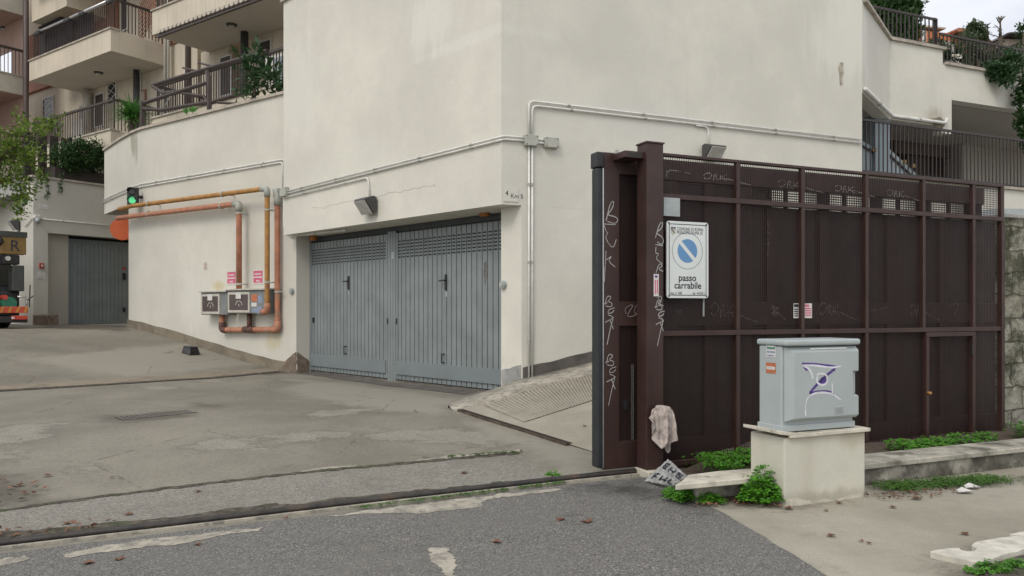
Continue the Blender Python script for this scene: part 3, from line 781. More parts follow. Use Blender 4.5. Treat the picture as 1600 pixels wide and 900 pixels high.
# garage doors
s_r = par_col(DW, 784.5); s_m1 = par_col(DW, 620.5); s_m0 = par_col(DW, 606.5); s_l = par_col(DW, 485)
zt = DW.pix(782, 345)[1]
zbot = .112
MB().wbox(DW, s_r-.3, s_l+.3, zt+.03, ZB+.1, -.20, -.02).build('door_header', M['door_groove'], gb)  # dark colour here stands for the shade under the overhanging beam
dpo = MB().wbox(DW, s_m1+.012, s_m0-.012, zbot, zt+.05, -.06, .010).build('door_post', M['door_groove'], gb)
for q_ in (0, 1, 2): wq = (s_m0-s_m1-.024)/3; MB().wbox(DW, s_m1+.012+wq*q_+.004, s_m1+.012+wq*(q_+1)-.004, zbot+.01, zt+.04, .0101, .024).build('cover_strip', M['door'], dpo, bevel=.003, seg=1)
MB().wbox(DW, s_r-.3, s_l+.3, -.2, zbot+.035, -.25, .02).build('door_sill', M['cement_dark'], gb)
def garage_door(sa, sb, kick, label, hpx, low, locks):
    w = sb-sa
    d = MB(); d.wbox(DW, sa, sb, zbot+.04, zt+.02, -.08, -.014)
    door = d.build('garage_door', M['door_groove'], gb); door['label'] = label
    n = 22; pw = w/n; m2 = MB()
    for i in range(n): m2.wbox(DW, sa+i*pw+.008, sa+(i+1)*pw-.008, zbot+.05, zt, -.013, .006)
    m2.build('slats', M['door'], door, bevel=.003, seg=1)
    m3 = MB(); z1 = zt-.15
    for r in range(6):
        for i in range(n):
            for k in range(1):
                c = sa+(i+.5)*pw; zz = z1-r*.056
                m3.wbox(DW, c-pw*.33, c+pw*.33, zz-.0115, zz+.0115, .0065, .0075)
    m3.build('vent_slots', M['dark'], door)
    ka, kb, kz0, kz1 = kick
    MB().wbox(DW, ka, kb, kz0, kz1, .0065, .035).build('kick_plate', M['door_band'], door, bevel=.004)
    MB().wbox(DW, sa-.02, sa+.03, zbot+.05, zt, .0, .02).build('frame', M['door'], door); MB().wbox(DW, sb-.03, sb+.02, zbot+.05, zt, .0, .02).build('frame', M['door'], door)
    hs, hz = DW.pix(*hpx, .01)
    h = MB().wbox(DW, hs-.025, hs+.025, hz-.13, hz+.13, .007, .028).build('handle', M['black'], door, bevel=.005)
    MB().tube([DW.P(hs, hz+.03, .025), DW.P(hs, hz+.03, .07), DW.P(hs+.11, hz+.025, .075)], .012, 8).build('lever', M['black'], h, smooth=True)
    MB().wbox(DW, hs-.018, hs+.01, hz-.24, hz-.16, .007, .010).build('keyhole_plate', M['alu'], door)
    ls, lz = DW.pix(*low, .01)
    MB().tube([DW.P(ls, lz-.07, .006), DW.P(ls+.02, lz-.07, .05), DW.P(ls+.02, lz+.07, .05), DW.P(ls, lz+.07, .006)], .013, 8).build('pull_handle', M['black'], door)
    for q in locks:
        a_, b_ = DW.pix(*q, .02); MB().wbox(DW, a_-.02, a_+.02, b_-.05, b_+.05, .006, .03).build('lock', M['black'], door)
    return door
kz1 = DW.pix(782, 577)[1]; kz0 = DW.pix(782, 601)[1]
garage_door(s_r-.05, s_m1-.015, (s_r-.1, s_m1-.0, kz0, kz1), 'right grey slatted door with wide kick plate', (697,441), (694,560), [(619.5,502)])
garage_door(s_m0+.015, s_l-.05, (s_m0+.04, s_l-.02, kz0, kz1), 'left grey slatted door with shorter kick plate', (545,442), (541,547), [(606,502),(489.5,500)])
MB().wbox(DW, s_l-.045, s_l+.12, zbot, ZB, -.12, .025).build('door_post', M['door'], gb)
# small chalk number and scrape on the doors
for k_, (x_, ya, yb_) in enumerate(((756.5,412,440),(758.5,408,446),(760.5,410,436))):
    ragged(DW, [(x_-.7,ya),(x_+.7,ya),(x_+.5,yb_),(x_-.6,yb_)], .008, .002, .02, 12).build('scrape', M['scrape'], gb)
ragged(DW, [(611.5,394),(616,394),(616,404),(611.5,405)], .026, .002, .004).build('scrape', M['cab'], gb)

# ------------------------------------------------------------------ right wing: raised porch with parapet
R1 = Rend + V((0, 0)); dW1 = V((.596, .803)).normalized()
R2 = onray_line(R1, dW1, 1390); R3 = onray_line(R2, D, 1473); R4 = R3 + D*9.0
W1_, W2_, W3_ = Wall(R1, dW1), Wall(R2, D), Wall(R3, D)
inR = Nn
zp1 = W2_.pix(1392, 63)[1]; zp3 = W3_.pix(1474, 101)[1]; zb1 = W2_.pix(1470, 197)[1]; zb3 = W3_.pix(1487, 156)[1]
def beam(a, b, z0, z1, th=.25):
    t = (b-a).normalized(); n = V((-t.y, t.x)); n = n if n.dot(inR) > 0 else -n
    return MB().prism([a, b, b+n*th, a+n*th], z0, z1)
s87 = par_col(W2_, 1487)
Rm = R2 + D*s87
beam(R1+D*.003, R2, zb1, zp1).build('parapet', M['wall'], gb)
beam(R2, R3, zb1, zp1).build('parapet', M['wall'], gb)
beam(R3, Rm, zb1-.14, zp3).build('parapet', M['wall'], gb)
beam(Rm, R4, zb3, zp3).build('parapet', M['wall'], gb)
for a, b, z in ((R1+D*.05, R2, zp1), (R2, R3+D*.06, zp1), (R3+D*.06, R4, zp3)):
    t = (b-a).normalized(); n = V((-t.y, t.x)); n = n if n.dot(inR) > 0 else -n
    MB().prism([a-n*.05, b-n*.05, b+n*.30, a+n*.30], z+.002, z+.06).build('coping', M['coping'], gb)
# porch floor, ceiling, back wall
pz = 3.76
RB = onray_line(Rend, D, 1347)
base0 = Rend + D*.003; base1 = Rend + D*10
MB().prism([base0, base1, base1+Nn*.25, base0+Nn*.25], -.5, pz).build('retaining_wall', M['wall'], gb)
MB().prism([base0-Nn*.05, base1-Nn*.05, base1+Nn*.4, base0+Nn*.4], pz+.002, pz+.05).build('ledge', M['coping'], gb)
MB().prism([base0+Nn*.401, base1+Nn*.401, base1+Nn*9, base0+Nn*9], 3.4, pz).build('porch_floor', M['cement'], gb)
n1_ = V((-dW1.y, dW1.x))
MB().prism([R1+n1_*.26+dW1*.3, R2+(n1_+Nn).normalized()*.32, R4+Nn*.26, R4+Nn*8, Rend+Nn*8+D*.1], zb3+.002, zb3+.25).build('porch_ceiling', M['soffit'], gb)
PBW = Wall(R2 + Nn*2.9, D)
s15 = par_col(PBW, 1517)
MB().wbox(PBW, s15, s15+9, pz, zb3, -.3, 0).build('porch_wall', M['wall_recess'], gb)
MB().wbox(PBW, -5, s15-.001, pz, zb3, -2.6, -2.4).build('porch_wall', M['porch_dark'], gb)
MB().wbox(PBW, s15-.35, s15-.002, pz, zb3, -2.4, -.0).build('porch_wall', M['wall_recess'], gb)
# dark garage door in the porch
sA, sB = par_col(PBW, 1441), par_col(PBW, 1515)
pd = MB().wbox(PBW, sA, sB, pz, pz+1.75, -.55, -.5).build('porch_door', M['brown_sheet'], gb)
mb = MB()
for s in (sA, sA+.9, sB-.05): mb.wbox(PBW, s, s+.06, pz, pz+1.75, -.5, -.47)
mb.wbox(PBW, sA, sB, pz+1.25, pz+1.3, -.5, -.47); mb.build('frame', M['brown'], pd)
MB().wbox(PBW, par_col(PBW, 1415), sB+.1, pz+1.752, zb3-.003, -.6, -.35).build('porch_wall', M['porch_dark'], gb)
# hanging lower beam at the corner of the porch
ragged(W2_, [(1452,186),(1470,183),(1478,192),(1474,199),(1462,199)], 0, .004, .02).build('plaster_patch', M['skirt'], gb)
# blue grey stair panels behind the railing
SW_ = Wall(Rend + Nn*1.3, D)
st = thing('stair_balustrade', 'pale blue-grey sloping stair panels behind the dark bar railing', 'balustrade', SW_.P(.5, pz))
def spoly(pts, o0, o1): return MB().ext(SW_, [SW_.pix(x, y) for x, y in pts], o0, o1)
spoly([(1345,219),(1362,228),(1362,290),(1345,290)], -.05, 0).build('panel', M['bluegrey'], st)
spoly([(1388,231),(1412,253),(1440,279),(1440,292),(1388,292)], -.05, 0).build('panel', M['bluegrey'], st)
spoly([(1364,180),(1387,185),(1387,292),(1364,292)], -.35, .05).build('post', M['bluegrey'], st)
mb = MB()
for a_, b_ in (((1346,228),(1363,238)), ((1388,242),(1440,290))):
    mb.tube([SW_.P(*SW_.pix(*a_), .02), SW_.P(*SW_.pix(*b_), .02)], .022, 6)
mb.build('handrail', M['rail_bar'], st)
for (x, y, lab) in ((1366,234,'small orange reflector on the blue-grey stair post'),(1413,253,'small orange reflector low on the sloping stair panel'),(1427,259,'small orange reflector furthest down the stair panel')):
    a_, b_ = SW_.pix(x, y, .06)
    tag(MB().wbox(SW_, a_-.05, a_+.05, b_-.04, b_+.04, .052, .075).build('reflector', M['plate_y'], None, SW_.P(a_, b_, .06), bevel=.008), lab, 'reflector')

# railing on the retaining wall
def bar_railing(name, label, W, s0, s1, z0, z1, gap, bw, off, group=None, posts=(), mat_=None, foot=True):
    m_ = mat_ or M['rail_bar']
    t = thing(name, label, 'railing', W.P(s0, z0, off), group)
    mb = MB(); mb.wbox(W, s0, s1, z1-.04, z1, off-.02, off+.02)
    if foot: mb.wbox(W, s0, s1, z0+.06, z0+.09, off-.015, off+.015)
    mb.build('rail', m_, t)
    n = max(2, int((s1-s0)/gap)); mb = MB()
    for i in range(n+1):
        s = s0+(s1-s0)*i/n; mb.wbox(W, s-bw/2, s+bw/2, z0+.0, z1-.041, off-bw/2, off+bw/2)
    mb.build('bars', m_, t)
    for s in posts: MB().wbox(W, s-.035, s+.035, z0, z1+.03, off-.045, off-.0225).build('post', m_, t)
    return t
EW = Wall(Rend, D)
bar_railing('bar_railing', 'dark vertical bar railing along the porch edge above the gate', EW, .04, 9.5, pz+.052, EW.pix(1355,182)[1], .105, .017, -.14)
bar_railing('bar_railing', 'taller bar railing on the upper parapet behind the dark bush', W2_, -.6, par_col(W2_, 1472)-.0, zp1+.062, W2_.pix(1470,26)[1], .115, .02, -.12, posts=(par_col(W2_, 1471),))
bar_railing('bar_railing', 'lower bar railing with white flowers on the stepped parapet', W3_, .06, 8.5, zp3+.062, W3_.pix(1475,48)[1], .115, .02, -.12)

# ================================================================== garage at the back of the drive
Gc = V((-.6233*22, 22.0)); BL = V((-.684, .73)).normalized()
GW = Wall(Gc, B); GL = Wall(Gc, BL)
zg = .97
bg = thing('rear_garage', 'low white garage with grey slatted door at the back of the drive', 'garage', (Gc.x, Gc.y, zg))
gt = GW.pix(53, 277)[1]; go = GW.pix(76, 364)[1]
s75, s107 = par_col(GW, 75), par_col(GW, 107, -.25)
MB().prism([Gc, Gc+B*s75, Gc+B*s75-GW.n*.4, Gc+BL*.01-GW.n*.4 , Gc+BL*9-GW.n*.4*0, Gc+BL*9+ (BL*0)], -.2, gt).build('wall', M['wall_old'], bg) if False else None
MB().prism([Gc, Gc+B*s75, Gc+B*s75-GW.n*.9, Gc+BL*9-GW.n*.9, Gc+BL*9], -.2, gt).build('wall', M['wall_old'], bg)
MB().wbox(GW, s75+.001, 9, go, gt, -.9, 0).build('lintel', M['wall_old'], bg)
MB().wbox(GW, s75+.001, s107, -.2, go-.001, -.9, -.25).build('recess_panel', M['wall_recess'], bg)
mb = MB(); mb.wbox(GW, -.06, 9, gt+.002, gt+.06, -.5, .06); mb.build('coping', M['coping'], bg)
mb = MB(); q = Wall(Gc, BL); mb.wbox(q, .0, 9, gt+.002, gt+.06, -.4, .06); mb.build('coping', M['coping'], bg)
dz = GW.pix(115, 373, -.3)[1]
MB().wbox(GW, s107+.002, 9, -.2, go-.001, -.95, -.5).build('door_recess', M['dark'], bg)
dr = MB().wbox(GW, s107+.003, s107+5.2, zg-.2, dz, -.40, -.33).build('door', M['door_band'], bg)
mb = MB(); n = 40
for i in range(n):
    s = s107+.16+5*i/n; mb.wbox(GW, s+.006, s+5/n-.006, zg+.0, dz-.13, -.329, -.318)
mb.build('slats', M['door'], dr)
a_, b_ = GW.pix(194, 432, -.3); MB().wbox(GW, a_-.04, a_+.04, b_-.11, b_+.11, -.317, -.27).build('handle', M['black'], dr, bevel=.01)
a_, b_ = GW.pix(194, 484, -.3); MB().wbox(GW, a_-.03, a_+.03, b_-.07, b_+.07, -.317, -.28).build('lock', M['black'], dr)
a_, b_ = GW.pix(194, 420, -.3); MB().wbox(GW, a_-.05, a_+.05, b_-.03, b_+.05, -.317, -.314).build('warning_mark', M['red_box'], dr)
mb = MB(); mb.wbox(GW, -.03, s75+.25, -.2, zg+.30, .0, .12); mb.build('footing', M['peel'], bg, bevel=.04)
# fence slats and planter on top of the rear garage
pt = thing('roof_planter', 'long dark planter box on top of the rear garage wall', 'planter', GW.P(1.5, gt+.06, -.35))
s1, s2 = par_col(GW, 88), par_col(GW, 168)
MB().wbox(GW, s1, s2+1.2, gt+.062, gt+.42, -.75, -.12).build('trough', M['rail_bar'], pt, bevel=.02)
tp = thing('privacy_screen', 'dark slatted privacy screen between the two plants on the rear garage', 'screen', GW.P(par_col(GW, 70), gt+.06, -.6))
mb = MB(); sa = par_col(GW, 62); 
for i in range(4): mb.wbox(GW, sa+.32*i, sa+.32*i+.24, gt+.062, gt+1.45, -.86, -.82)
mb.build('slats', M['rail_bar'], tp)
for q_ in (sa-.05, sa+1.2): MB().wbox(GW, q_, q_+.08, gt+.062, gt+1.5, -.9, -.8).build('post', M['screen'], tp)
pg = thing('pergola', 'small dark flat pergola behind the planter on the rear garage', 'pergola', GW.P(2.5, gt+.06, -2))
PG = GW.off(-1.6)
a0, z0_ = PG.pix(129, 217); a1 = par_col(PG, 166)
MB().wbox(PG, a0, a1+1.2, z0_-.06, z0_+.02, -.5, 0).build('roof_beam', M['rail_bar'], pg)
MB().wbox(PG, a0+.2, a0+.3, gt+.0, z0_-.061, -.1, 0).build('post', M['rail_bar'], pg)
MB().wbox(PG, a1+.8, a1+.9, gt+.0, z0_-.061, -.1, 0).build('post', M['rail_bar'], pg)
MB().wbox(GW, -.0, 9, gt-.4, gt-.01, -6, -.902).build('roof', M['cement'], bg)

# ================================================================== apartment building
AC = V((-.5225*23.5, 23.5)); AW = Wall(AC, -A)
ab = thing('apartment_building', 'stone clad apartment block with stacked balconies behind the terrace', 'building', (AC.x, AC.y, 1))
def apart(name, m, *boxes, parent=None, bevel=0):
    mb = MB()
    for b_ in boxes: mb.wbox(AW, *b_)
    return mb.build(name, m, parent or ab, bevel=bevel)
zl = (6.2, 6.9); zu = (9.33, 10.0)
wo = -1.8
apart('wall', M['facade'], (-10.1, 1.75, -1, 16, wo-.4, wo), (4.2, 16, -1, 16, wo-.4, wo))
apart('wall', M['facade'], (1.76, 4.19, -1, 16, wo-.5, wo-.35))           # recess behind the downpipes
apart('wall', M['brick'], (-10.1, -2.9, 9.95, 12.2, wo+.002, wo+.15))
apart('wall', M['brick'], (-.2, 1.74, 9.95, 12.4, wo+.002, wo+.05))
apart('upper_bay', M['facade'], (-6.1, -3.55, 11.62, 15, wo+.01, -.35))
apart('upper_bay', M['facade'], (1.9, 3.3, 6.2, 9.4, wo-.34, wo-.02))
apart('upper_bay', M['facade_dark'], (2.6, 3.9, 6.2, 7.2, wo-.01, wo+.35))
for (s0, s1, zz, lab) in ((-5.45, 0, zl, 'lower left balcony'), (-5.45, 0, zu, 'left balcony of the upper row'), (2.31, 15, zl, 'lower right balcony above the terrace'), (2.31, 15, zu, 'right balcony of the upper row')):
    bl = apart('balcony', M['facade'], (s0, s1, zz[0], zz[1], wo+.003, 0)); bl['label'] = lab
    apart('coping', M['coping'], (s0-.03, s1+.04, zz[1]+.002, zz[1]+.05, -.28, .04), parent=bl)
    mb = MB(); mb.wbox(AW, s0+.03, s1-.03, zz[0]-.012, zz[0]-.002, wo+.01, -.03); mb.build('soffit', M['soffit'], bl)
    mb = MB(); mb.wbox(AW, s0+.05, s1-.05, zz[1]+.93, zz[1]+1.0, -.16, -.09)
    n = int((s1-s0)/.115)
    for i in range(n+1):
        s = s0+.06+(s1-s0-.12)*i/n; mb.wbox(AW, s-.011, s+.011, zz[1]+.051, zz[1]+.929, -.136, -.114)
    for s in ((s1-.06,) if s0 < 0 else (s0+.06,)):
        mb.wbox(AW, s-.03, s+.03, zz[1]+.93, zz[1]+1.0, wo+.02, -.17)
        for i in range(15): mb.wbox(AW, s-.011, s+.011, zz[1]+.051, zz[1]+.929, wo+.1+i*.11, wo+.122+i*.11)
    mb.build('railing', M['railing'], bl)
apart('balcony', M['facade'], (-5.45, 0, 12.45, 13.2, wo+.003, 0)); apart('balcony', M['facade'], (2.31, 15, 12.45, 13.2, wo+.003, 0))  # unseen next row up, added to shade the balconies below
# soffit lamps
def soffit_lamp(px, py, W, z, lab, glow=None):
    r = ray(px, py); Y = (z-H)/r.z; p = V((r.x*Y, Y, z))
    t = thing('soffit_lamp', lab, 'lamp', p, 'round lamps under the balconies')
    MB().disc(p, (0,0,-1), .15, .06, 20, .13).build('ring', M['lamp_body'], t, smooth=False)
    MB().disc(p-V((0,0,.061)), (0,0,-1), .12, .05, 20, .05).build('glass', glow or M['lens'], t, smooth=True)
soffit_lamp(154, 113, AW, zu[0]-.013, 'round lamp under the protruding left balcony of the upper row')
soffit_lamp(362, 38, AW, zu[0]-.013, 'round lamp under the right balcony nearest the tower')
# windows, grilles and doors on the two rows
AWW = AW.off(wo)
def window(x0, x1, ytop, ybot, grille=True, mt=None, lat=False):
    s0, s1, z0, z1 = AWW.rect(x0, ytop, x1, ybot, .0); mid = (s0+s1)/2
    w = MB().wbox(AWW, s0, s1, z0, z1, .002, .02).build('window', mt or M['glass_dark'], ab)
    mb = MB(); f = .045
    mb.wbox(AWW, s0-f, s0, z0-f, z1+f, .003, .05).wbox(AWW, s1, s1+f, z0-f, z1+f, .003, .05).wbox(AWW, s0, s1, z1, z1+f, .003, .05).wbox(AWW, s0, s1, z0-f, z0, .003, .05)
    mb.build('frame', M['white_metal'], w)
    if grille:
        mb = MB(); wd = s1-s0; h = z1-z0; n = max(2, int(h/.22))
        for i in range(n):
            za, zb = z0+h*i/n, z0+h*(i+1)/n
            for (p, q) in (((s0, za), (s1, zb)), ((s1, za), (s0, zb))): mb.tube([AWW.P(*p, .06), AWW.P(*q, .06)], .013, 4)
        mb.build('grille', M['white_metal'], w)
window(69, 84, 156, 196); window(170, 182, 126, 160); window(212, 221, 122, 178)
window(346, 362, 92, 146, False, M['wood_door']); window(406, 424, 68, 110, False, M['wood_door'])
window(150, 163, 150, 195, False, M['wood_door']); window(150, 166, -10, 30, False, M['wood_door']); window(192, 200, 0, 45, False, M['wood_door'])
# downpipes
def downpipe(px, W, off, r, z0, z1, m_, lab):
    s = par_col(W, px, off); t = MB().tube([W.P(s, z0, off), W.P(s, z1, off)], r, 10).build('downpipe', m_, None, W.P(s, z0, off), smooth=True)
    return tag(t, lab, 'downpipe')
downpipe(258, AW, -1.55, .05, 6.9, 15, M['pale_pipe'], 'pale downpipe nearest the end of the left balcony')
downpipe(263, AW, -1.6, .045, 6.9, 15, M['pale_pipe'], 'thin pale downpipe just right of its pale twin')
downpipe(294, AW, -1.75, .09, 6.9, 15, M['brown_pipe'], 'brown downpipe between the left and right balconies')
downpipe(213, AW, -1.45, .10, 6.96, 9.3, M['lamp_body'], 'black flue pipe standing under the left balcony')
downpipe(382, AW, -1.35, .11, 6.96, 9.3, M['lamp_body'], 'black flue pipe standing under the right balcony')
# left wing
WC = V((-.6333*28, 28.0)); WW = Wall(WC, B)                      # faces right, runs towards the street
downpipe(40.5, WW, .12, .095, 1, 16, M['brown_pipe'], 'thick brown downpipe left of the brick wall section')
for z0, z1 in ((6.05, 6.75), (9.2, 9.85), (12.1, 13.4)):
    w = MB().wbox(WW, -6, 0, z0, z1, -3, 0).build('wing_balcony', M['facade_dark'], ab)
    MB().wbox(WW, -6, .02, z1+.002, z1+.05, -.3, .03).build('coping', M['coping'], w)
    MB().wbox(WW, -6, -.02, z0-.012, z0-.002, -2.9, -.03).build('soffit', M['facade_pink'], w)
    mb = MB(); mb.wbox(WW, -6, -.02, z1+.95, z1+1.03, -.18, -.10)
    for i in range(50): mb.wbox(WW, -.04-i*.12-.01, -.04-i*.12+.01, z1+.051, z1+.949, -.15, -.13)
    mb.build('railing', M['railing'], w)
MB().wbox(WW, .0, .04, 1, 15, -1.15, -.02).build('wing_wall', M['facade_pink'], ab)
MB().wbox(WW, .0, .04, 1, 9.7, -3, -1.151).wbox(WW, .0, .04, 11.07, 15, -3, -1.151).build('wing_wall', M['facade_pink'], ab)
MB().wbox(WW, -2.0, -.001, 1, 9.19, -3.3, -3.0).build('wing_wall', M['facade_pink'], ab)
def wlamp(px, py, z, lab, glow=None):
    soffit_lamp(px, py, WW, z, lab, glow)
wlamp(7, 43, 12.087, 'round dark lamp under the topmost balcony of the left wing')
wlamp(6, 168, 9.187, 'glowing yellow round lamp under the left wing balcony', M['warm_lamp'])

# things on the balconies
def bal(name, lab, cat, boxes_m, loc, group=None):
    t = thing(name, lab, cat, AW.P(loc[0], loc[1], loc[2]), group)
    for nm, m_, b_, bv in boxes_m: MB().wbox(AW, *b_).build(nm, m_, t, bevel=bv)
    return t
s0, s1, z0, z1 = AW.rect(53, 62, 105, 100, -.25)
mb = MB().wbox(AW, par_col(AW, 62), par_col(AW, 105), 10.06, 10.93, -.20, -.165)
tag(mb.build('balcony_screen', M['screen'], None, AW.P(par_col(AW, 80), 10.05, -.18)), 'black cloth screen behind the upper left balcony railing', 'screen')
mb = MB().wbox(AW, par_col(AW, 110), par_col(AW, 137), 10.06, 10.9, -.20, -.165)
tag(mb.build('balcony_screen', M['screen'], None, AW.P(par_col(AW, 120), 10.05, -.18)), 'second black screen nearer the corner of the upper left balcony', 'screen')
sA = par_col(AW, 66, -.8); sB = par_col(AW, 100, -.8)
bal('storage_cabinet', 'tall dark grey cabinet standing on the upper left balcony', 'cabinet',
    [('body', M['bluegrey'] if False else M['door_groove'], (sA, sB, 10.05, 11.55, -1.3, -.7), .02), ('lid', M['black'], (sA-.03, sB+.03, 11.552, 11.6, -1.34, -.66), .01)], (sA, 10.05, -1))
# rolled awning along the railing of the upper left balcony
ra = thing('rolled_awning', 'rolled pale awning arm tilted along the upper left balcony railing', 'awning', AW.P(-4, 11.1, .1))
p0 = AW.hit(60, 50, .05); p1 = AW.hit(176, -1, .05)
MB().tube([p0, p1], .05, 10).build('roller', M['alu'], ra, smooth=True)
for f in (.0, .42, .62, .97):
    c = p0.lerp(p1, f); d = (p1-p0).normalized()*.16
    MB().tube([c-d-V((0,0,.03)), c+d-V((0,0,.03))], .075, 8).build('bracket', M['lamp_body'], ra)
# trellis at the far end of the upper left balcony
tr_ = MB(); sA, sB = par_col(AW, 218, -1.4), par_col(AW, 244, -1.4)
for i in range(-8, 22):
    for sg in (1, -1):
        a = V((sA+ (sB-sA)*.0 + i*.14, 10.05)); 
        x0 = sA; x1 = sB; z_a = 10.05+i*.14; 
        pA, pB = (x0, z_a), (x1, z_a+(x1-x0)) 
        if sg < 0: pA, pB = (x0, z_a+(x1-x0)), (x1, z_a)
        lo, hi = min(pA[1], pB[1]), max(pA[1], pB[1])
        if lo < 10.05 or hi > 12.4: continue
        tr_.tube([AW.P(*pA, -1.4-.01*sg), AW.P(*pB, -1.4-.01*sg)], .018, 4)
tag(tr_.build('trellis', M['brick'], None, AW.P(sA, 10.05, -1.4)), 'red-brown diamond trellis at the end of the upper left balcony', 'trellis')
# boiler, flue, meter on the lower balcony
s_ = par_col(AW, 121, -1.5)
t = bal('boiler_box', 'white boiler box with grey flues on the lower left balcony', 'boiler', [('case', M['appliance'], (s_-.35, s_+.45, 7.35, 8.25, -1.79, -1.45), .02)], (s_, 7.3, -1.6))
MB().tube([AW.P(s_+.1, 8.25, -1.62), AW.P(s_+.1, 8.75, -1.62)], .1, 10).build('flue', M['appliance'], t, smooth=True)
MB().tube([AW.P(s_+.5, 7.9, -1.6), AW.P(s_+.5, 9.2, -1.6)], .16, 12).build('flue', M['pale_pipe'], t, smooth=True)
s_ = par_col(AW, 117, -1.3)
bal('boiler_box', 'white box with short flue on the upper left balcony', 'boiler', [('case', M['appliance'], (s_-.25, s_+.2, 10.9, 11.8, -1.5, -1.2), .02), ('flue', M['appliance'], (s_-.02, s_+.1, 11.802, 12.1, -1.4, -1.28), .01)], (s_, 10.9, -1.3))
s_ = par_col(AW, 424, -.9)
t = bal('air_conditioner', 'white outdoor air conditioner on the balcony beside the tower', 'air conditioner', [('case', M['appliance'], (s_-.15, s_+.95, 7.0, 8.1, -1.1, -.75), .02)], (s_, 7, -.9))
MB().wbox(AW, s_+.28, s_+.9, 7.1, 8.0, -.749, -.73).build('fan_grille', M['bluegrey'], t)
s_ = par_col(AW, 222, -1.75)
bal('wall_plaque', 'small red framed plaque on the wall beside the black flue', 'plaque', [('frame', M['brick'], (s_-.2, s_+.2, 8.2, 8.75, -1.795, -1.75), .0), ('panel', M['facade_dark'], (s_-.15, s_+.15, 8.3, 8.7, -1.749, -1.74), 0)], (s_, 8.2, -1.77))
# scalloped awning edge under the right balcony
aw = thing('scalloped_awning', 'dark retracted awning with pale scalloped edge under the right balcony', 'awning', AW.P(3, 9.3, .1))
MB().wbox(AW, 2.75, 12, 9.20, 9.335, .052, .09).build('cassette', M['railing'], aw)
mb = MB()
for i in range(46):
    s = 2.8+i*.2; mb.ext(AW, [(s, 9.31), (s+.15, 9.31), (s+.15, 9.25), (s+.11, 9.225), (s+.04, 9.225), (s, 9.25)], .0905, .14)
mb.build('valance', M['awning'], aw)
mb = MB().wbox(AW, 2.75, 12, 9.13, 9.175, .05, .12); mb.build('front_bar', M['railing'], aw)

# dark metal awning frame standing on the terrace
TW = Wall(Jl + inA*.75, A)
af = thing('awning_frame', 'rusty brown awning frame with posts and arms on the terrace', 'frame', TW.P(3.6, 4.95))
def tb(pts, r, nm, m_=None, offs=None):
    q = [TW.P(*TW.pix(x, y, o), o) for (x, y), o in zip(pts, offs or [0]*len(pts))]
    return MB().tube(q, r, 6).build(nm, m_ or M['railing'], af)
tb([(222,198),(223,158)], .06, 'post'); tb([(327,175),(327,122)], .06, 'post')
tb([(222,162),(327,128)], .05, 'beam'); tb([(240,133),(418,80)], .06, 'beam', None, [-.7,-.7])
tb([(238,134),(256,146),(275,143)], .05, 'arm', None, [-.7,-.5,0]); tb([(324,112),(327,130)], .06, 'post', None, [-.7,0])
tb([(285,146),(318,150),(326,160)], .035, 'arm'); tb([(222,170),(252,172),(325,160)], .05, 'arm'); tb([(250,178),(268,147)], .018, 'arm', M['alu'])
tb([(322,163),(392,141)], .045, 'arm', None, [0, -.2]); tb([(340,160),(366,162)], .035, 'arm')
tb([(286,106),(308,111)], .03, 'arm', None, [-.9, -.7]); tb([(310,98),(333,104)], .03, 'arm', None, [-.9, -.7])

# ================================================================== houses far behind on the right
h = thing('far_house', 'orange rendered house with red tiled roof behind the upper railing', 'house', (18, 31, 6))
HW = Wall(V((17.0, 32.0)), (1, .25))
def hb(nm, m_, x0, y0, x1, y1, o0, o1, par=None):
    a, b, z0, z1 = HW.rect(x0, y0, x1, y1); return MB().wbox(HW, a, b, z0, z1, o0, o1).build(nm, m_, par or h)
hb('wall', M['terracotta'], 1436, 47, 1520, 170, -4, 0); hb('wall', M['house'], 1400, 36, 1475, 46.5, -4, .1); hb('wall', M['house'], 1521, 52, 1545, 170, -3, -.1)
hb('window', M['appliance'], 1440, 48, 1446, 68, .002, .05)
a0 = HW.pix(1485, 52); a1 = HW.pix(1521, 42); a2 = HW.pix(1528, 56); 
mb = MB()
r0 = [HW.P(*HW.pix(1484, 54), .5), HW.P(*HW.pix(1524, 58), .5), HW.P(*HW.pix(1521, 42), -2.2), HW.P(*HW.pix(1502, 46), -2.2)]
mb.poly(r0); mb.poly([p-V((0,0,.12)) for p in r0])
for i in range(14):
    f = i/13; p = r0[0].lerp(r0[1], f); q = r0[3].lerp(r0[2], f); mb.tube([p+V((0,0,.03)), q+V((0,0,.03))], .09, 6)
mb.build('roof', M['tile'], h)
mb = MB().poly([r0[1], r0[1]+V((1.6,1,-.9)), r0[2]]); mb.poly([r0[0]-V((.6,-2,.4)), r0[0], r0[3]]); mb.build('roof', M['tile'], h, normals=False)
h2 = thing('far_house', 'pale pink house with curved dark eaves at the right edge behind the railing', 'house', (24, 33, 6))
HV = Wall(V((22.0, 33.0)), (1, .1))
def hv(nm, m_, pts, o0, o1): return MB().ext(HV, [HV.pix(x, y) for x, y in pts], o0, o1).build(nm, m_, h2)
hv('wall', M['house'], [(1548,66),(1562,60),(1680,66),(1680,160),(1548,160)], -4, 0)
hv('roof', M['rail_bar'], [(1545,68),(1560,58),(1566,56.5),(1690,64),(1690,66.5),(1566,59),(1561,60.5),(1547,70)], -4, .5)
hv('window', M['glass_dark'], [(1556,68),(1569,63.5),(1569,66),(1557,70)], .002, .05)
hv('canopy', M['rail_bar'], [(1576,73),(1690,58+8),(1690,68),(1577,75)], .0, 1.2)
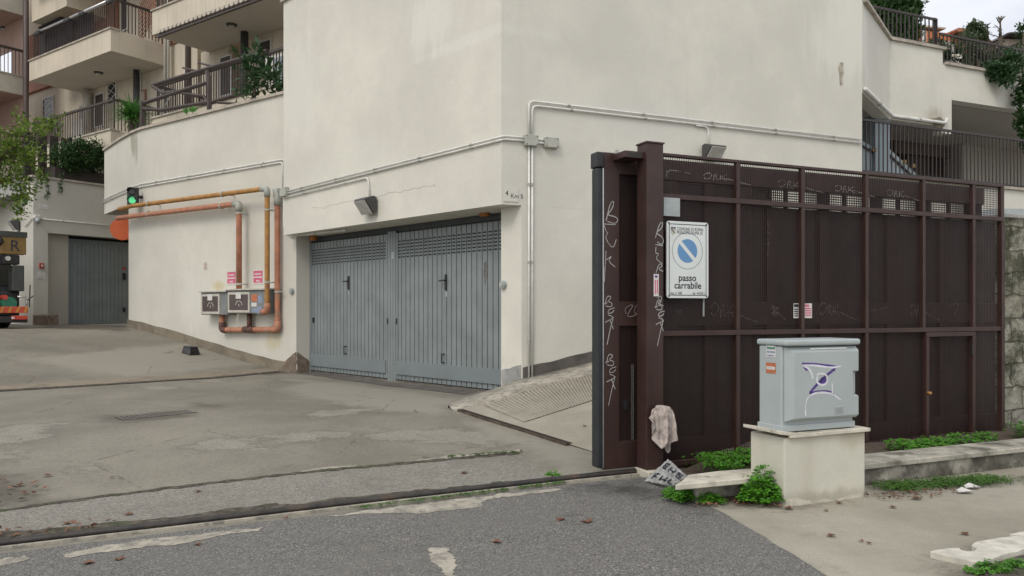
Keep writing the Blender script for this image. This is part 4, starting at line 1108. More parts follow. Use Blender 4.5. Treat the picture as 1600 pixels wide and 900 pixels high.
# ================================================================== conduits and boxes on the walls
def smooth_path(pts, rr=.06, n=4):
    """round the corners of a polyline"""
    out = [pts[0]]
    for i in range(1, len(pts)-1):
        a, b, c = pts[i-1], pts[i], pts[i+1]
        d1 = (a-b); d2 = (c-b); r = min(rr, d1.length*.45, d2.length*.45)
        p, q = b+d1.normalized()*r, b+d2.normalized()*r
        for k in range(n+1):
            t = k/n; out.append(p*(1-t)**2 + b*2*t*(1-t) + q*t*t)
    return out+[pts[-1]]
def conduit(label, paths, r=.0145, clips=1.1, loc=None, m_=None):
    t = thing('conduit', label, 'conduit', loc or paths[0][0])
    for p in paths:
        MB().tube(smooth_path(p, .09), r, 8).build('pipe', m_ or M['conduit'], t, smooth=True)
    mb = MB(); k = 0
    for p in paths:
        for a, b in zip(p[:-1], p[1:]):
            n = int((b-a).length/clips)
            for i in range(n):
                c = a.lerp(b, (i+.5)/n); d = (b-a).normalized()*.022; mb.tube([c-d, c+d], r*1.35, 8); k += 1
    if k: mb.build('clips', M['jbox'], t)
    return t
def wp(W, pts, off, dz=0): return [W.P(W.pix(x, y, off)[0], W.pix(x, y, off)[1]+dz, off) for x, y in pts]
o_ = .03
endw = [E.x, E.y]
def bandpath(z, off):
    pp = offset_path(path, -off); return [V((p.x, p.y, z)) for p in pp]
zc1 = LW.pix(436, 250, o_)[1]
for_band = bandpath(zc1-.02, .03)
upL = [LW.P(par_col(LW, 444.5, .03), 3.80, .03), LW.P(par_col(LW, 444.5, .03), zc1, .03)] + [V((p.x, p.y, zc1-.012*i)) for i, p in enumerate(for_band[1:])]
upL2 = [LW.P(par_col(LW, 441.5, .03), 3.80, .03), LW.P(par_col(LW, 441.5, .03), zc1-.055, .03)] + [V((p.x, p.y, zc1-.067-.012*i)) for i, p in enumerate(for_band[1:])]
conduit('twin white conduit along the curved terrace wall above the gas pipes', [upL, upL2])
zf = 3.83
sF0 = par_col(UF, 446, .03)
cor = UF.P(-.03, zf, .03)
boxA = RW.P(*RW.pix(829, 219, .03), .03)
def frontrun(dz): return [UF.P(sF0, UF.pix(446, 301, .03)[1]+dz, .03), UF.P(.0, UF.pix(783, 216, .03)[1]+dz, .03), RW.P(RW.pix(788, 216, .03)[0], RW.pix(788, 215, .03)[1]+dz, .03), RW.P(boxA and RW.pix(829, 218, .03)[0], RW.pix(829, 218, .03)[1]+dz, .03)]
conduit('twin white conduit crossing the wall above the garage doors', [frontrun(.022), frontrun(-.024)])
fl1 = UF.pix(575, 312, .03)
conduit('short grey conduit dropping to the floodlight above the doors', [[UF.P(sF0, UF.pix(446, 306, .03)[1]-.03, .03), UF.P(fl1[0], UF.pix(580, 276, .03)[1], .03), UF.P(fl1[0]-.05, UF.pix(580, 308, .03)[1], .03)]], .014)
conduit('grey conduit bending under the lower left corner of the tower wall', [[LW.P(par_col(LW, 444, .05), 3.66, .05), LW.P(par_col(LW, 443.5, .05), LW.pix(444, 356, .05)[1], .05), LF.P(par_col(LF, 452, .05), LF.pix(452, 369, .05)[1], .05), LF.P(par_col(LF, 540, .10), ZB-.03, .10)]], .022)
def rw(pts, dx): return [RW.P(RW.pix(x, y, .03)[0]+dx, RW.pix(x, y, .03)[1], .03) for x, y in pts]
conduit('tall twin white conduit down the right wall from its junction box', [rw([(829,228),(829,592)], -.026), rw([(829,228),(829,592)], .026)])
zr = RW.pix(838, 162, .03)[1]
sR1 = par_col(RW, 1346, .03)
conduit('twin white conduit climbing from the junction box and running across the tower', [
    [RW.P(par_col(RW, 829, .03)-.026, RW.pix(829, 212, .03)[1], .03), RW.P(par_col(RW, 829, .03)-.026, zr+.03, .03), RW.P(sR1, zr+.03, .03)],
    [RW.P(par_col(RW, 829, .03)+.026, RW.pix(829, 212, .03)[1], .03), RW.P(par_col(RW, 829, .03)+.026, zr-.03, .03), RW.P(sR1, zr-.03, .03)]])
fl2 = RW.pix(1115, 236, .03)
conduit('thin grey conduit dropping to the floodlight behind the gate', [[RW.P(par_col(RW, 1088, .03), zr-.055, .03), RW.P(par_col(RW, 1107, .03), zr-.055, .03), RW.P(par_col(RW, 1107, .03), RW.pix(1107, 228, .03)[1], .03)]], .012)
conduit('short twin conduit stub between the two junction boxes', [rw([(838,217),(852,219)], 0), [p-V((0,0,.05)) for p in rw([(838,217),(852,219)], 0)]], .015, 9)
conduit('white gutter pipe under the right parapet', [[W1_.P(.05, zb1+.06, .04), W1_.P((R2-R1).length+.0, zb1+.06, .05), W2_.P(par_col(W2_, 1474), zb1+.06, .05), W2_.P(par_col(W2_, 1476), zb1+.16, .05)]], .035, 1.2)
conduit('thin conduit running to the camera on the rear garage', [[GL.P(.9, GL.pix(30, 365)[1] if False else 3.85, .03), GL.P(.02, GW.pix(54, 341, .03)[1], .03)], [GW.P(.0, GW.pix(54, 341, .03)[1], .03), GW.P(3.2, GW.pix(54, 341, .03)[1]-.02, .03)]], .016)
def jbox(x0, y0, x1, y1, W, lab):
    a, b, z0, z1 = W.rect(x0, y0, x1, y1, .05)
    t = MB().wbox(W, a, b, z0, z1, .003, .085).build('junction_box', M['jbox'], None, W.P((a+b)/2, (z0+z1)/2, 0), bevel=.008)
    tag(t, lab, 'junction box')
    mb = MB()
    for s in (a+.02, b-.02):
        for z in (z0+.02, z1-.02): mb.disc(W.P(s, z, .0855), W.n3, .008, .003, 8)
    mb.build('screws', M['black'], t)
jbox(820, 210, 840, 229, RW, 'grey junction box where the conduits of the right wall cross')
jbox(851, 214, 872, 232, RW, 'grey junction box at the end of the short twin stub')
jbox(439, 294, 448, 306, UF, 'small grey junction box at the left edge of the tower wall')
# round photocells beside the doors
def photocell(px, py, W, lab):
    a, b = W.pix(px, py); t = thing('photocell', lab, 'sensor', W.P(a, b))
    MB().disc(W.P(a, b, 0), W.n3, .065, .05, 20, .055).build('housing', M['galv'], t, smooth=False)
    MB().disc(W.P(a, b, .051), W.n3, .028, .012, 14).build('lens', M['jbox'], t)
photocell(787.5, 445, LF, 'round grey photocell on the pillar right of the doors')
photocell(457, 455, LW, 'round grey photocell left of the doors beside the gas pipes')
# beacons
def beacon(px, py, lab):
    a, b = DW.pix(px, py, .08); t = thing('beacon', lab, 'warning light', DW.P(a, b, .1))
    MB().tube([DW.P(a-.09, b, .11), DW.P(a+.07, b, .11)], .055, 12).build('lens', M['amber'], t, smooth=True)
    MB().wbox(DW, a-.06, a+.06, b+.05, b+.12, .05, .17).build('base', M['lamp_body'], t, bevel=.01)
beacon(491, 372, 'amber beacon above the left garage door'); beacon(759, 333, 'amber beacon above the right garage door')
# floodlights
def floodlight(px, py, W, lab, w=.34, h=.26, side=1):
    a, b = W.pix(px, py, .15); t = thing('floodlight', lab, 'floodlight', W.P(a, b, .05))
    def q(ds, dz, do): return W.P(a+ds, b+dz, do)
    prof = [(.03, .10), (.09, .12), (.26, .075), (.27, .05), (.10, -.12), (.03, -.10)]
    mb = MB(); n = len(prof)
    L0 = [q(-w/2, z*h/.26, o) for o, z in prof]; L1 = [q(w/2, z*h/.26, o) for o, z in prof]
    mb.add(L0+L1, [tuple(range(n)), tuple(range(2*n-1, n-1, -1))]+[(i, (i+1) % n, n+(i+1) % n, n+i) for i in range(n)])
    mb.build('body', M['lamp_body'], t, bevel=.01)
    a0, a1 = V((.27, .045)), V((.085, -.125))
    g = [q(-w/2+.015, a0.y*h/.26, a0.x+.004), q(w/2-.015, a0.y*h/.26, a0.x+.004), q(w/2-.015, a1.y*h/.26, a1.x+.03), q(-w/2+.015, a1.y*h/.26, a1.x+.03)]
    nrm = (g[1]-g[0]).cross(g[3]-g[0]).normalized(); nrm = nrm if nrm.z < 0 else -nrm
    MB().add(g+[p+nrm*.012 for p in g], [(0,1,2,3),(7,6,5,4),(0,4,5,1),(1,5,6,2),(2,6,7,3),(3,7,4,0)]).build('glass', M['lens'], t)
    MB().wbox(W, a-.05, a+.05, b-.03, b+.10, .0, .06).build('bracket', M['galv'], t)
floodlight(571, 320, UF, 'black floodlight with grey glass above the garage doors', .34, .32)
floodlight(1116, 236, RW, 'black floodlight on the right wall peeping over the fence', .30, .26)
floodlight(21, 351, GL, 'black floodlight on the rear garage above the truck', .40, .36)
# small white numbered panel at the corner
a0, a1, z0, z1 = RW.rect(786, 292, 810, 316)
t = thing('number_plate', 'small white panel with scribbled numbers on the tower corner', 'panel', RW.P(a0, z0))
MB().wbox(RW, a0, a1, z0, z1, .003, .010).build('panel', M['wall'], t)
FONT = None
def text_mb(txt, size, W, s, z, off, align='LEFT', sx=1.0, bold=0.0, flip=1, rot=0.0):
    cu = bpy.data.curves.new('t', 'FONT'); cu.body = txt; cu.size = size; cu.align_x = align; cu.align_y = 'TOP_BASELINE'
    cu.offset = bold; cu.resolution_u = 3
    ob = bpy.data.objects.new('t', cu)
    me = bpy.data.meshes.new_from_object(ob); mb = MB(); ca, sa_ = math.cos(rot), math.sin(rot)
    vs = [v.co for v in me.vertices]
    mb.add([W.P(s+flip*(v.x*sx*ca - v.y*sa_), z+v.x*sx*sa_+v.y*ca, off) for v in vs], [tuple(p.vertices) for p in me.polygons])
    bpy.data.objects.remove(ob); bpy.data.curves.remove(cu); bpy.data.meshes.remove(me)
    return mb
mb = text_mb('4', .10, RW, a0+.03, z1-.12, .012); mb2 = text_mb('Km 5', .09, RW, a0+.11, z1-.15, .012); mb.add(mb2.v, mb2.f)
mb.build('digits', M['ink'], t, normals=False)
# traffic light
ta, tz = LW.pix(203.5, 306, .3)
TLp = LW.P(ta, tz, .25)
t = thing('traffic_light', 'small black traffic light glowing green at the end of the side wall', 'traffic light', TLp)
TV = Wall((TLp.x, TLp.y), V((1, .15)))
hz = 14*TLp.y/K; hw = 8*TLp.y/K
MB().wbox(TV, -hw, hw, -0+TLp.z-hz, TLp.z+hz, -.12, .0).build('housing', M['black'], t, bevel=.02)
for dz_, m_, nm in ((.5, M['glass_dark'], 'red_lens'), (-.45, M['green_lamp'], 'green_lens')):
    z = TLp.z+hz*dz_; MB().disc(TV.P(0, z, .001), TV.n3, hw*.68, .02, 20, hw*.5).build(nm, m_, t, smooth=False)
    mb = MB()
    for k in range(9):
        a, b = math.pi*(k)/9, math.pi*(k+1)/9; r0 = hw*.76
        p = [TV.P(math.cos(x)*r0, z+math.sin(x)*r0, .001) for x in (a, b)]; mb.add([p[0], p[1], p[1]+TV.n3*.12, p[0]+TV.n3*.12], [(0,1,2,3)])
    mb.build('hood', M['black'], t)
MB().tube([LW.P(ta, tz, 0), LW.P(ta, tz, .15)], .04, 8).build('arm', M['black'], t)
# orange disc sign seen edge on beyond the side wall
oc_ = at(191, 358, 20.2); OW = Wall((oc_.x, oc_.y), V((1, .55)))
t = thing('round_sign', 'faded orange round sign sticking out past the side wall', 'sign', oc_)
MB().disc(OW.P(0, oc_.z, 0), OW.n3, .29, -.02, 32).build('disc', M['orange_disc'], t)
MB().wbox(OW, .16, .34, oc_.z-.22, oc_.z+.20, .012, .07).build('bracket', M['galv'], t)
# alarm box, white notices and camera on the rear garage
def panel(name, lab, cat, W, x0, y0, x1, y1, m_, th=.05, bv=.01):
    a, b, z0, z1 = W.rect(x0, y0, x1, y1, .01); o = MB().wbox(W, a, b, z0, z1, .003, th).build(name, m_, None, W.P(a, z0), bevel=bv)
    return tag(o, lab, cat), (a, b, z0, z1)
o, q = panel('alarm_box', 'red break glass alarm box beside the rear garage door', 'alarm box', GW, 61, 411, 68, 419, M['red_box'], .06)
MB().wbox(GW, (q[0]+q[1])/2-.03, (q[0]+q[1])/2+.03, (q[2]+q[3])/2-.03, (q[2]+q[3])/2+.03, .061, .064).build('window', M['paper'], o)
def notice(lab, W, x0, y0, x1, y1, lines, m_=None, lm=None, name='notice'):
    o, q = panel(name, lab, 'notice', W, x0, y0, x1, y1, m_ or M['paper'], .008, 0)
    mb = MB(); h = q[3]-q[2]; w = q[1]-q[0]
    for (f, a, b, th) in lines: mb.wbox(W, q[0]+w*a, q[0]+w*b, q[2]+h*f-h*th/2, q[2]+h*f+h*th/2, .0085, .0095)
    mb.build('print', lm or M['ink'], o); return o
notice('white paper notice below the red alarm box', GW, 58, 424, 71, 436, [(.25,.15,.8,.06),(.12,.15,.7,.05)], None, M['jbox'])
notice('small white notice high on the rear garage wall', GW, 60.5, 319, 74, 327, [(.7,.1,.5,.15),(.4,.1,.8,.08)], None, M['jbox'])
a_, b_ = GW.pix(57, 341, .08)
t = thing('security_camera', 'small white dome camera at the rear garage corner', 'camera', GW.P(a_, b_, 0))
MB().wbox(GW, a_-.06, a_+.10, b_-.0, b_+.10, .0, .13).build('housing', M['appliance'], t, bevel=.02)
MB().tube([GW.P(a_+.03, b_-.15, .09), GW.P(a_+.03, b_, .09)], [.04, .075], 12).build('dome', M['galv'], t, smooth=True)

# ================================================================== gas pipes and meter boxes
def gasline(label, pts, r, m_, fits, W=LW, off=.14, clips=(), pre=(), rr=.12):
    q = list(pre) + [W.P(*W.pix(x, y, off), off) for x, y in pts]
    t = thing('gas_pipe', label, 'gas pipe', q[0])
    MB().tube(smooth_path(q, rr, 6), r, 12).build('pipe', m_, t, smooth=True)
    for f in fits:
        c = W.P(*W.pix(f[0], f[1], off), off); d1 = (W.P(*W.pix(*f[2], off), off)-c).normalized(); d2 = (W.P(*W.pix(*f[3], off), off)-c).normalized()
        MB().tube(smooth_path([c+d1*.17, c, c+d2*.17], .12, 6), r*1.22, 12).build('elbow', M['fitting'] if len(f) < 5 else f[4], t, smooth=True)
    for cx, cy, vert in clips:
        c = W.P(*W.pix(cx, cy, off), off); d = V((0,0,.02)) if vert else W.u3*.02
        cl = MB().tube([c-d, c+d], r*1.18, 12); cl.tube([c, c-W.n3*off], .012, 6)
        if vert: cl.tube([c, c-W.u3*.16], .012, 6)
        cl.build('clamp', M['jbox'], t)
    return t
r_ = .060
endA = LW.P(LW.pix(196, 325, .2)[0]+.3, LW.pix(196, 325, .2)[1], .2)
gasline('ochre gas pipe, the uppermost along the side wall, dropping beside the right meter box', [(186,327),(205,322),(417.5,294.5),(417.5,487),(409,488)], .052, M['yellow_pipe'],
        [(417.5,294.5,(380,299),(417.5,340)), (417.5,487,(417.5,450),(405,488),M['orange_pipe'])], off=.30, clips=((232,318.5,False),(348,303.5,False),(417.5,328,True),(417.5,441,True)))
gasline('orange gas pipe, the lower one along the side wall, dropping onto the meter boxes', [(184,341),(205,338),(373.5,318),(373.5,453)], r_, M['orange_pipe'],
        [(373.5,318,(340,322),(373.5,350))], off=.22, clips=((232,334,False),(346,322,False),(373.5,333,True),(373.5,444,True)))
gasline('orange gas pipe looping from the wall top under the meter boxes', [(431,304),(433.5,312),(433.5,515),(347,515.5),(347,486)], r_, M['orange_pipe'],
        [(433.5,308,(432,300),(433.5,330)), (433.5,515,(433.5,480),(400,515),M['orange_pipe']), (347,515.5,(370,515),(347,490),M['rust_pipe'])], off=.10, clips=((433.5,456,True),))
sj, zj = LW.pix(390, 515, .10)
tee = MB().tube([LW.P(sj+.18, zj, .10), LW.P(sj-.18, zj, .10)], r_*1.2, 12).tube([LW.P(sj, zj, .10), LW.P(sj, zj+.36, .10)], r_*.95, 12)
tag(tee.build('pipe_tee', M['rust_pipe'], None, LW.P(sj, zj, .10), smooth=True), 'rusty pipe tee under the right meter box', 'pipe fitting')
def meterbox(x0, y0, x1, y1, px0, px1, off1, lab):
    a0, a1, z0, z1 = LW.rect(x0, y0, x1, y1, off1)
    t = thing('meter_box', lab, 'meter box', LW.P(a0, z0))
    MB().wbox(LW, a0, a1, z0, z1, .003 if off1 < .3 else .003, off1).build('case', M['meter'], t, bevel=.01)
    MB().wbox(LW, a0-.02, a1+.03, z1+.001, z1+.03, .0, off1+.05).build('lid', M['meter_frame'], t)
    p0, p1 = par_col(LW, px1, off1), par_col(LW, px0, off1); f = .05
    d = MB()
    d.wbox(LW, p0, p1, z0+.02, z0+.02+f, off1+.001, off1+.02).wbox(LW, p0, p1, z1-.04-f, z1-.04, off1+.001, off1+.02)
    d.wbox(LW, p0, p0+f, z0+.02+f, z1-.04-f, off1+.001, off1+.02).wbox(LW, p1-f, p1, z0+.02+f, z1-.04-f, off1+.001, off1+.02)
    dd = d.build('door', M['meter_frame'], t)
    MB().wbox(LW, p0+f, p1-f, z0+.02+f, z1-.04-f, off1+.001, off1+.008).build('panel', M['meter_pane'], dd)
    c = (p0+p1)/2
    MB().wbox(LW, c-.09, c+.09, z1-.04-f-.09, z1-.04-.005, off1+.021, off1+.023).build('label_plate', M['paper'], dd)
    mb = MB()
    for k in range(9):
        if k == 4: continue
        an = math.pi*(.1+.8*k/8); mb.wbox(LW, c+.11*math.cos(an)-.012, c+.11*math.cos(an)+.012, z0+.16+.11*math.sin(an)-.012, z0+.16+.11*math.sin(an)+.012, off1+.009, off1+.012)
    mb.wbox(LW, c-.01, c+.01, z0+.15, z0+.20, off1+.009, off1+.012); mb.build('vent_marks', M['meter_frame'], dd)
    return t, a0, z0, z1
meterbox(314, 457, 355, 492, 315, 344, .24, 'left grey gas meter box with framed brown door')
t, a0, z0, z1 = meterbox(356, 454, 419, 490, 357, 391, .26, 'right grey gas meter box with stickers and framed brown door')
for (x0, y0, x1, y1, m_) in ((393,460,402,471,'sticker_o'),(403,462,410,473,'sticker_b'),(393,473,401,479,'paper'),(394,482,402,488,'sticker_b'),(402,479,409,490,'sticker_b')):
    a, b, c, d = LW.rect(x0, y0, x1, y1, .26); MB().wbox(LW, a, b, c, d, .261, .263).build('sticker', M[m_], t)
for (x0, x1, lab) in ((355, 367.5, 'pink warning notice left of the orange pipe, with white lettering'), (396, 409.5, 'pink warning notice left of the ochre pipe, with white lettering')):
    y0, y1 = (424, 444) if x0 < 360 else (422, 443)
    o, q = panel('warning_notice', lab, 'notice', LW, x0, y0, x1, y1, M['sticker_p'], .008, 0); h = q[3]-q[2]; w = q[1]-q[0]
    mb = MB()
    for f in (.02, .98): mb.wbox(LW, q[0]-.01, q[1]+.01, q[2]+h*f-.012, q[2]+h*f+.012, .0085, .0095)
    mb.wbox(LW, q[0], q[1], q[2]+h*.42, q[2]+h*.52, .0085, .0095)
    mb.build('border', M['paper'], o)
    mb = MB()
    LWf = LW
    for f, n in ((.70, 5), (.20, 3)):
        tot = n*.2*w*.75
        for i in range(n):
            x = (q[0]+q[1])/2 - tot/2 + i*tot/n; mb.wbox(LW, x+.004, x+tot/n-.008, q[2]+h*(f-.06), q[2]+h*(f+.06), .0085, .0098)
    mb.build('lettering', M['paper'], o)
notice('tiny faded paper sticker on the side wall left of the meter boxes', LW, 318, 410, 323, 421, [(.3,.2,.7,.1),(.7,.2,.6,.1)], M['wall_recess'], M['sticker_p'])
gp = G(298, 553)
t = thing('bait_box', 'small dark green box lying on the slope by the side wall', 'box', gp)
bx = MB(); w_, d_, h_ = .17, .13, .13
c0 = gp; a3 = V((A.x, A.y, 0)); b3 = V((-LW.n.x, -LW.n.y, 0))
def q8(k, z): return [c0 - a3*w_*k - b3*d_*k + V((0,0,z)), c0 + a3*w_*k - b3*d_*k + V((0,0,z+.02)), c0 + a3*w_*k + b3*d_*k + V((0,0,z+.02)), c0 - a3*w_*k + b3*d_*k + V((0,0,z))]
bx.add(q8(1, -.02)+q8(.75, h_), [(0,3,2,1),(4,5,6,7),(0,1,5,4),(1,2,6,5),(2,3,7,6),(3,0,4,7)]).build('case', M['glass_dark'], t, bevel=.012)
MB().add(q8(.78, h_+.002)+q8(.70, h_+.025), [(0,3,2,1),(4,5,6,7),(0,1,5,4),(1,2,6,5),(2,3,7,6),(3,0,4,7)]).build('lid', M['black'], t)

# ================================================================== sliding gate (pulled open behind the fence)
GO = -.16                                        # front of its frame, behind the fence plane
sg0 = par_col(FW, 943, GO); sg1 = par_col(FW, 1538, GO); zg1 = FW.pix(950, 238, GO)[1]; zg0 = .035
gt_ = thing('sliding_gate', 'dark brown steel sliding gate standing open behind the mesh fence, scrawled with white tags', 'gate', FW.P(sg0, 0, GO))
fr = .08; sgx = par_col(FW, 1561, GO)
zb_a = FW.pix(968, 272, GO)[1]
zo1, zo0 = FW.pix(1230, 296, GO)[1], FW.pix(1230, 324.5, GO)[1]
mb = MB()
s_st = par_col(FW, 968, GO)
mb.wbox(FW, sg0, s_st, zg0, zg1, GO-fr, GO)                            # end stile
zgt = FW.pix(1100, 254.5, GO)[1]; pxm = par_col(FW, 1024, GO)
mb.wbox(FW, s_st, pxm, zb_a, zg1, GO-fr, GO); mb.wbox(FW, pxm, sg1, zo1, zgt, GO-fr, GO)      # top band
mb.wbox(FW, s_st, sgx, zg0, .26, GO-fr, GO)                        # bottom band
z_m0, z_m1 = FW.pix(1150, 508, GO)[1], FW.pix(1150, 472, GO)[1]
mb.wbox(FW, s_st, sgx, z_m0, z_m1, GO-fr, GO-.004)                 # middle band
mb.build('frame', M['brown'], gt_, bevel=.004)
stiles = [(1004, 1060), (1103, 1118), (1158, 1176), (1200, 1216), (1282, 1296), (1388, 1404), (1470, 1482), (1525, 1538)]
for x0, x1 in stiles:
    a, b = par_col(FW, x0, GO), par_col(FW, x1, GO)
    m_ = MB(); m_.wbox(FW, a, b, .261, z_m0-.001, GO-fr, GO-.012); m_.wbox(FW, a, b, z_m1+.001, (zo0-.001 if x0 > 1190 else min(zo1, zb_a)-.001), GO-fr, GO-.012); m_.build('stile', M['brown'], gt_)
# infill: dark sheets, with a row of openings at the top on the right half
sx = par_col(FW, 1204, GO)
i1, i2 = par_col(FW, 988, GO), par_col(FW, 1004, GO)
MB().wbox(FW, s_st+.001, i1, .27, zb_a-.18, GO-.06, GO-.035).build('panel', M['brown'], gt_)
MB().wbox(FW, i1+.001, sgx, zg0+.006, zo0-.0, GO-.06, GO-.045).build('panel', M['brown_sheet'], gt_)
h0, h1, hz0, hz1 = FW.rect(1053, 283, 1061, 296, GO)
mb = MB(); mb.wbox(FW, s_st+.001, h0, zo0+.001, zb_a-.001, GO-.06, GO-.045); mb.wbox(FW, h1, sx, zo0+.001, zo1-.001 if zo1 < zb_a else zb_a-.001, GO-.06, GO-.045)
mb.wbox(FW, h0, h1, hz1, zb_a-.001, GO-.06, GO-.045); mb.wbox(FW, h0, h1, zo0+.001, hz0, GO-.06, GO-.045); mb.build('panel', M['brown_sheet'], gt_)
mb = MB()
for x0, x1 in ((1204,1209),(1230,1235),(1283,1300),(1322,1327),(1367,1383),(1407,1411),(1438,1459),(1486,1490),(1514,1538)):
    a, b = par_col(FW, x0, GO), par_col(FW, x1, GO); mb.wbox(FW, a, b, zo0, zo1, GO-.058, GO-.03)
    a, b = par_col(FW, x0, GO), par_col(FW, x1, GO); mb.wbox(FW, a, b, zo0, zo1, GO-.058, GO-.03)
mb.build('opening_grille', M['brown'], gt_)
# dark mesh in the narrow panel of the free end
mb = MB(); n = 18
for i in range(n+1):
    s = s_st+(par_col(FW, 1012, GO)-s_st)*i/n; mb.wbox(FW, s-.0018, s+.0018, .27, zb_a, GO-.025, GO-.021)
for i in range(100):
    z = .27+(zb_a-.27)*i/100; mb.wbox(FW, s_st, par_col(FW, 1012, GO), z-.0018, z+.0018, GO-.0285, GO-.0245)
mb.build('mesh', M['mesh'], gt_)
MB().wbox(FW, par_col(FW, 990, GO), par_col(FW, 993.5, GO), FW.pix(990, 690, GO)[1], FW.pix(990, 570, GO)[1], GO-.044, GO-.03).build('reflective_strip', M['jbox'], gt_)
a_, b_ = FW.pix(979, 633, GO); MB().wbox(FW, a_-.02, a_+.02, b_-.04, b_+.04, GO-.034, GO-.015).build('lock', M['black'], gt_)
MB().wbox(FW, s_st+.002, i2+.02, FW.pix(980, 703, GO)[1], .27, GO-.05, GO-.02).build('panel', M['brown'], gt_)
# rubber safety edge
e0_, e1_ = par_col(FW, 932, GO), par_col(FW, 940.5, GO)
MB().wbox(FW, e0_, sg0-.012, zg0+.02, FW.pix(935, 262, GO)[1], GO-fr-.01, GO+.012).build('rubber_edge', M['rubber'], gt_, bevel=.015)
MB().wbox(FW, e0_-.006, sg0-.001, FW.pix(935, 262, GO)[1]+.001, zg1-.003, GO-fr-.02, GO+.02).build('edge_cap', M['black'], gt_, bevel=.012)
MB().wbox(FW, sg0-.0115, sg0-.0005, zg0+.02, FW.pix(935, 262, GO)[1], GO-fr-.002, GO+.006).build('edge_profile', M['alu'], gt_)
for s in (sg0+.5, sg0+3.0):
    MB().tube([FW.P(s, .045, GO-.06), FW.P(s, .045, GO-.02)], .042, 14).build('roller', M['rust_rail'], gt_)
mb = MB()
for i in range(int((sg1-sx)/.0235)): mb.wbox(FW, sx+i*.0235, sx+i*.0235+.0055, zo0, zo1, GO-.066, GO-.062)
for i in range(int((zo1-zo0)/.0235)+1): mb.wbox(FW, sx, sg1, zo0+i*.0235, zo0+i*.0235+.0055, GO-.0705, GO-.0665)
mb.build('mesh', M['mesh'], gt_)
# marker tags scrawled on the gate and post
def strokes(lines, W, off, r, m_, parent, name='graffiti'):
    mb = MB()
    for ln in lines:
        q = [W.P(*W.pix(x, y, off), off) for x, y in ln]
        # smooth by Chaikin
        for _ in range(2):
            w = [q[0]]
            for a, b in zip(q[:-1], q[1:]): w += [a*.75+b*.25, a*.25+b*.75]
            q = w+[q[-1]]
        # flat ribbon facing the street
        b0 = len(mb.v)
        for i, p in enumerate(q):
            d = (q[min(i+1, len(q)-1)]-q[max(i-1, 0)])
            d = d.normalized() if d.length > 1e-6 else V((0,0,1))
            s = d.cross(W.n3).normalized()*r*(.75+.35*mnoise.noise(p*9))
            mb.v += [p-s, p+s]
        for i in range(len(q)-1): mb.f.append((b0+2*i, b0+2*i+1, b0+2*i+3, b0+2*i+2))
    return mb.build(name, m_, parent, normals=False)
g1 = [[(947,345),(953,318),(960,313),(957,326),(948,336),(961,338),(966,343),(962,350),(949,346)],
      [(944,350),(962,351)],[(944,352),(948,364),(950,363),(945,372),(958,390),(963,374)],[(944,441),(947,392)],[(946,407),(957,399),(950,408),(961,417)]]
def bek(x, y, s=1.0):
    f = lambda pts: [(x+a*s, y+b*s) for a, b in pts]
    return [f([(2,16),(4,2),(10,0),(12,5),(5,10),(14,12),(13,20),(3,18)]), f([(6,12),(0,14)]), f([(18,21),(8,24),(6,31),(14,30),(17,25)]), f([(7,33),(18,38),(2,46)]), f([(16,37),(10,60),(5,85)]), f([(10,42),(16,58)])]
for g_ in (g1, bek(944, 462, .9), bek(946, 553, .95)): strokes(g_, FW, GO+.003, .0047, M['chalk'], gt_)
strokes([[(978,490),(976,483),(983,477),(990,476),(984,486),(979,494),(988,495),(1000,488),(1001,478),(994,476),(990,488),(998,492)]], FW, GO+.001, .0036, M['chalk_faint'], gt_)
def scr(x, y, w, h, sl=0):
    f = lambda pts: [(x+a*w, y+b*h+a*w*sl) for a, b in pts]
    return [f([(.0,.4),(.1,.05),(.25,.1),(.28,.5),(.1,.9),(.02,.6)]), f([(.33,.95),(.35,.15),(.48,.2),(.38,.5),(.5,.9)]), f([(.55,.2),(.58,.85)]), f([(.75,.15),(.57,.5),(.78,.9)]), f([(.5,.62),(.8,.62),(1.15,.95),(1.55,1.2)])]
for g_ in ([[(1041,268),(1048,265),(1078,271)],[(1042,277),(1041,271),(1046,268)]], scr(1099,269,48,13,.06), scr(1215,280,46,14,.06), scr(1304,288,40,13,.06), scr(1386,295,34,13,.07)): strokes(g_, FW, GO+.003, .0040, M['chalk'], gt_)
for g_ in (scr(1110,472,48,26,0), scr(1280,472,40,24,0), scr(1422,474,30,22,0), scr(1206,476,14,20,0), [[(1056,486),(1068,484),(1060,494),(1064,480),(1066,494),(1056,486)]], [[(1360,486),(1388,480)]], [[(1484,478),(1500,472),(1490,494)]]): strokes(g_, FW, GO+.001, .0034, M['chalk_faint'], gt_)
strokes([[(1201,345),(1199,352),(1204,354),(1198,360)],[(1199,362),(1204,366)],[(1200,370),(1201,385),(1199,400)],[(1195,382),(1205,380)]], FW, GO-.010, .0028, M['chalk_faint'], gt_)

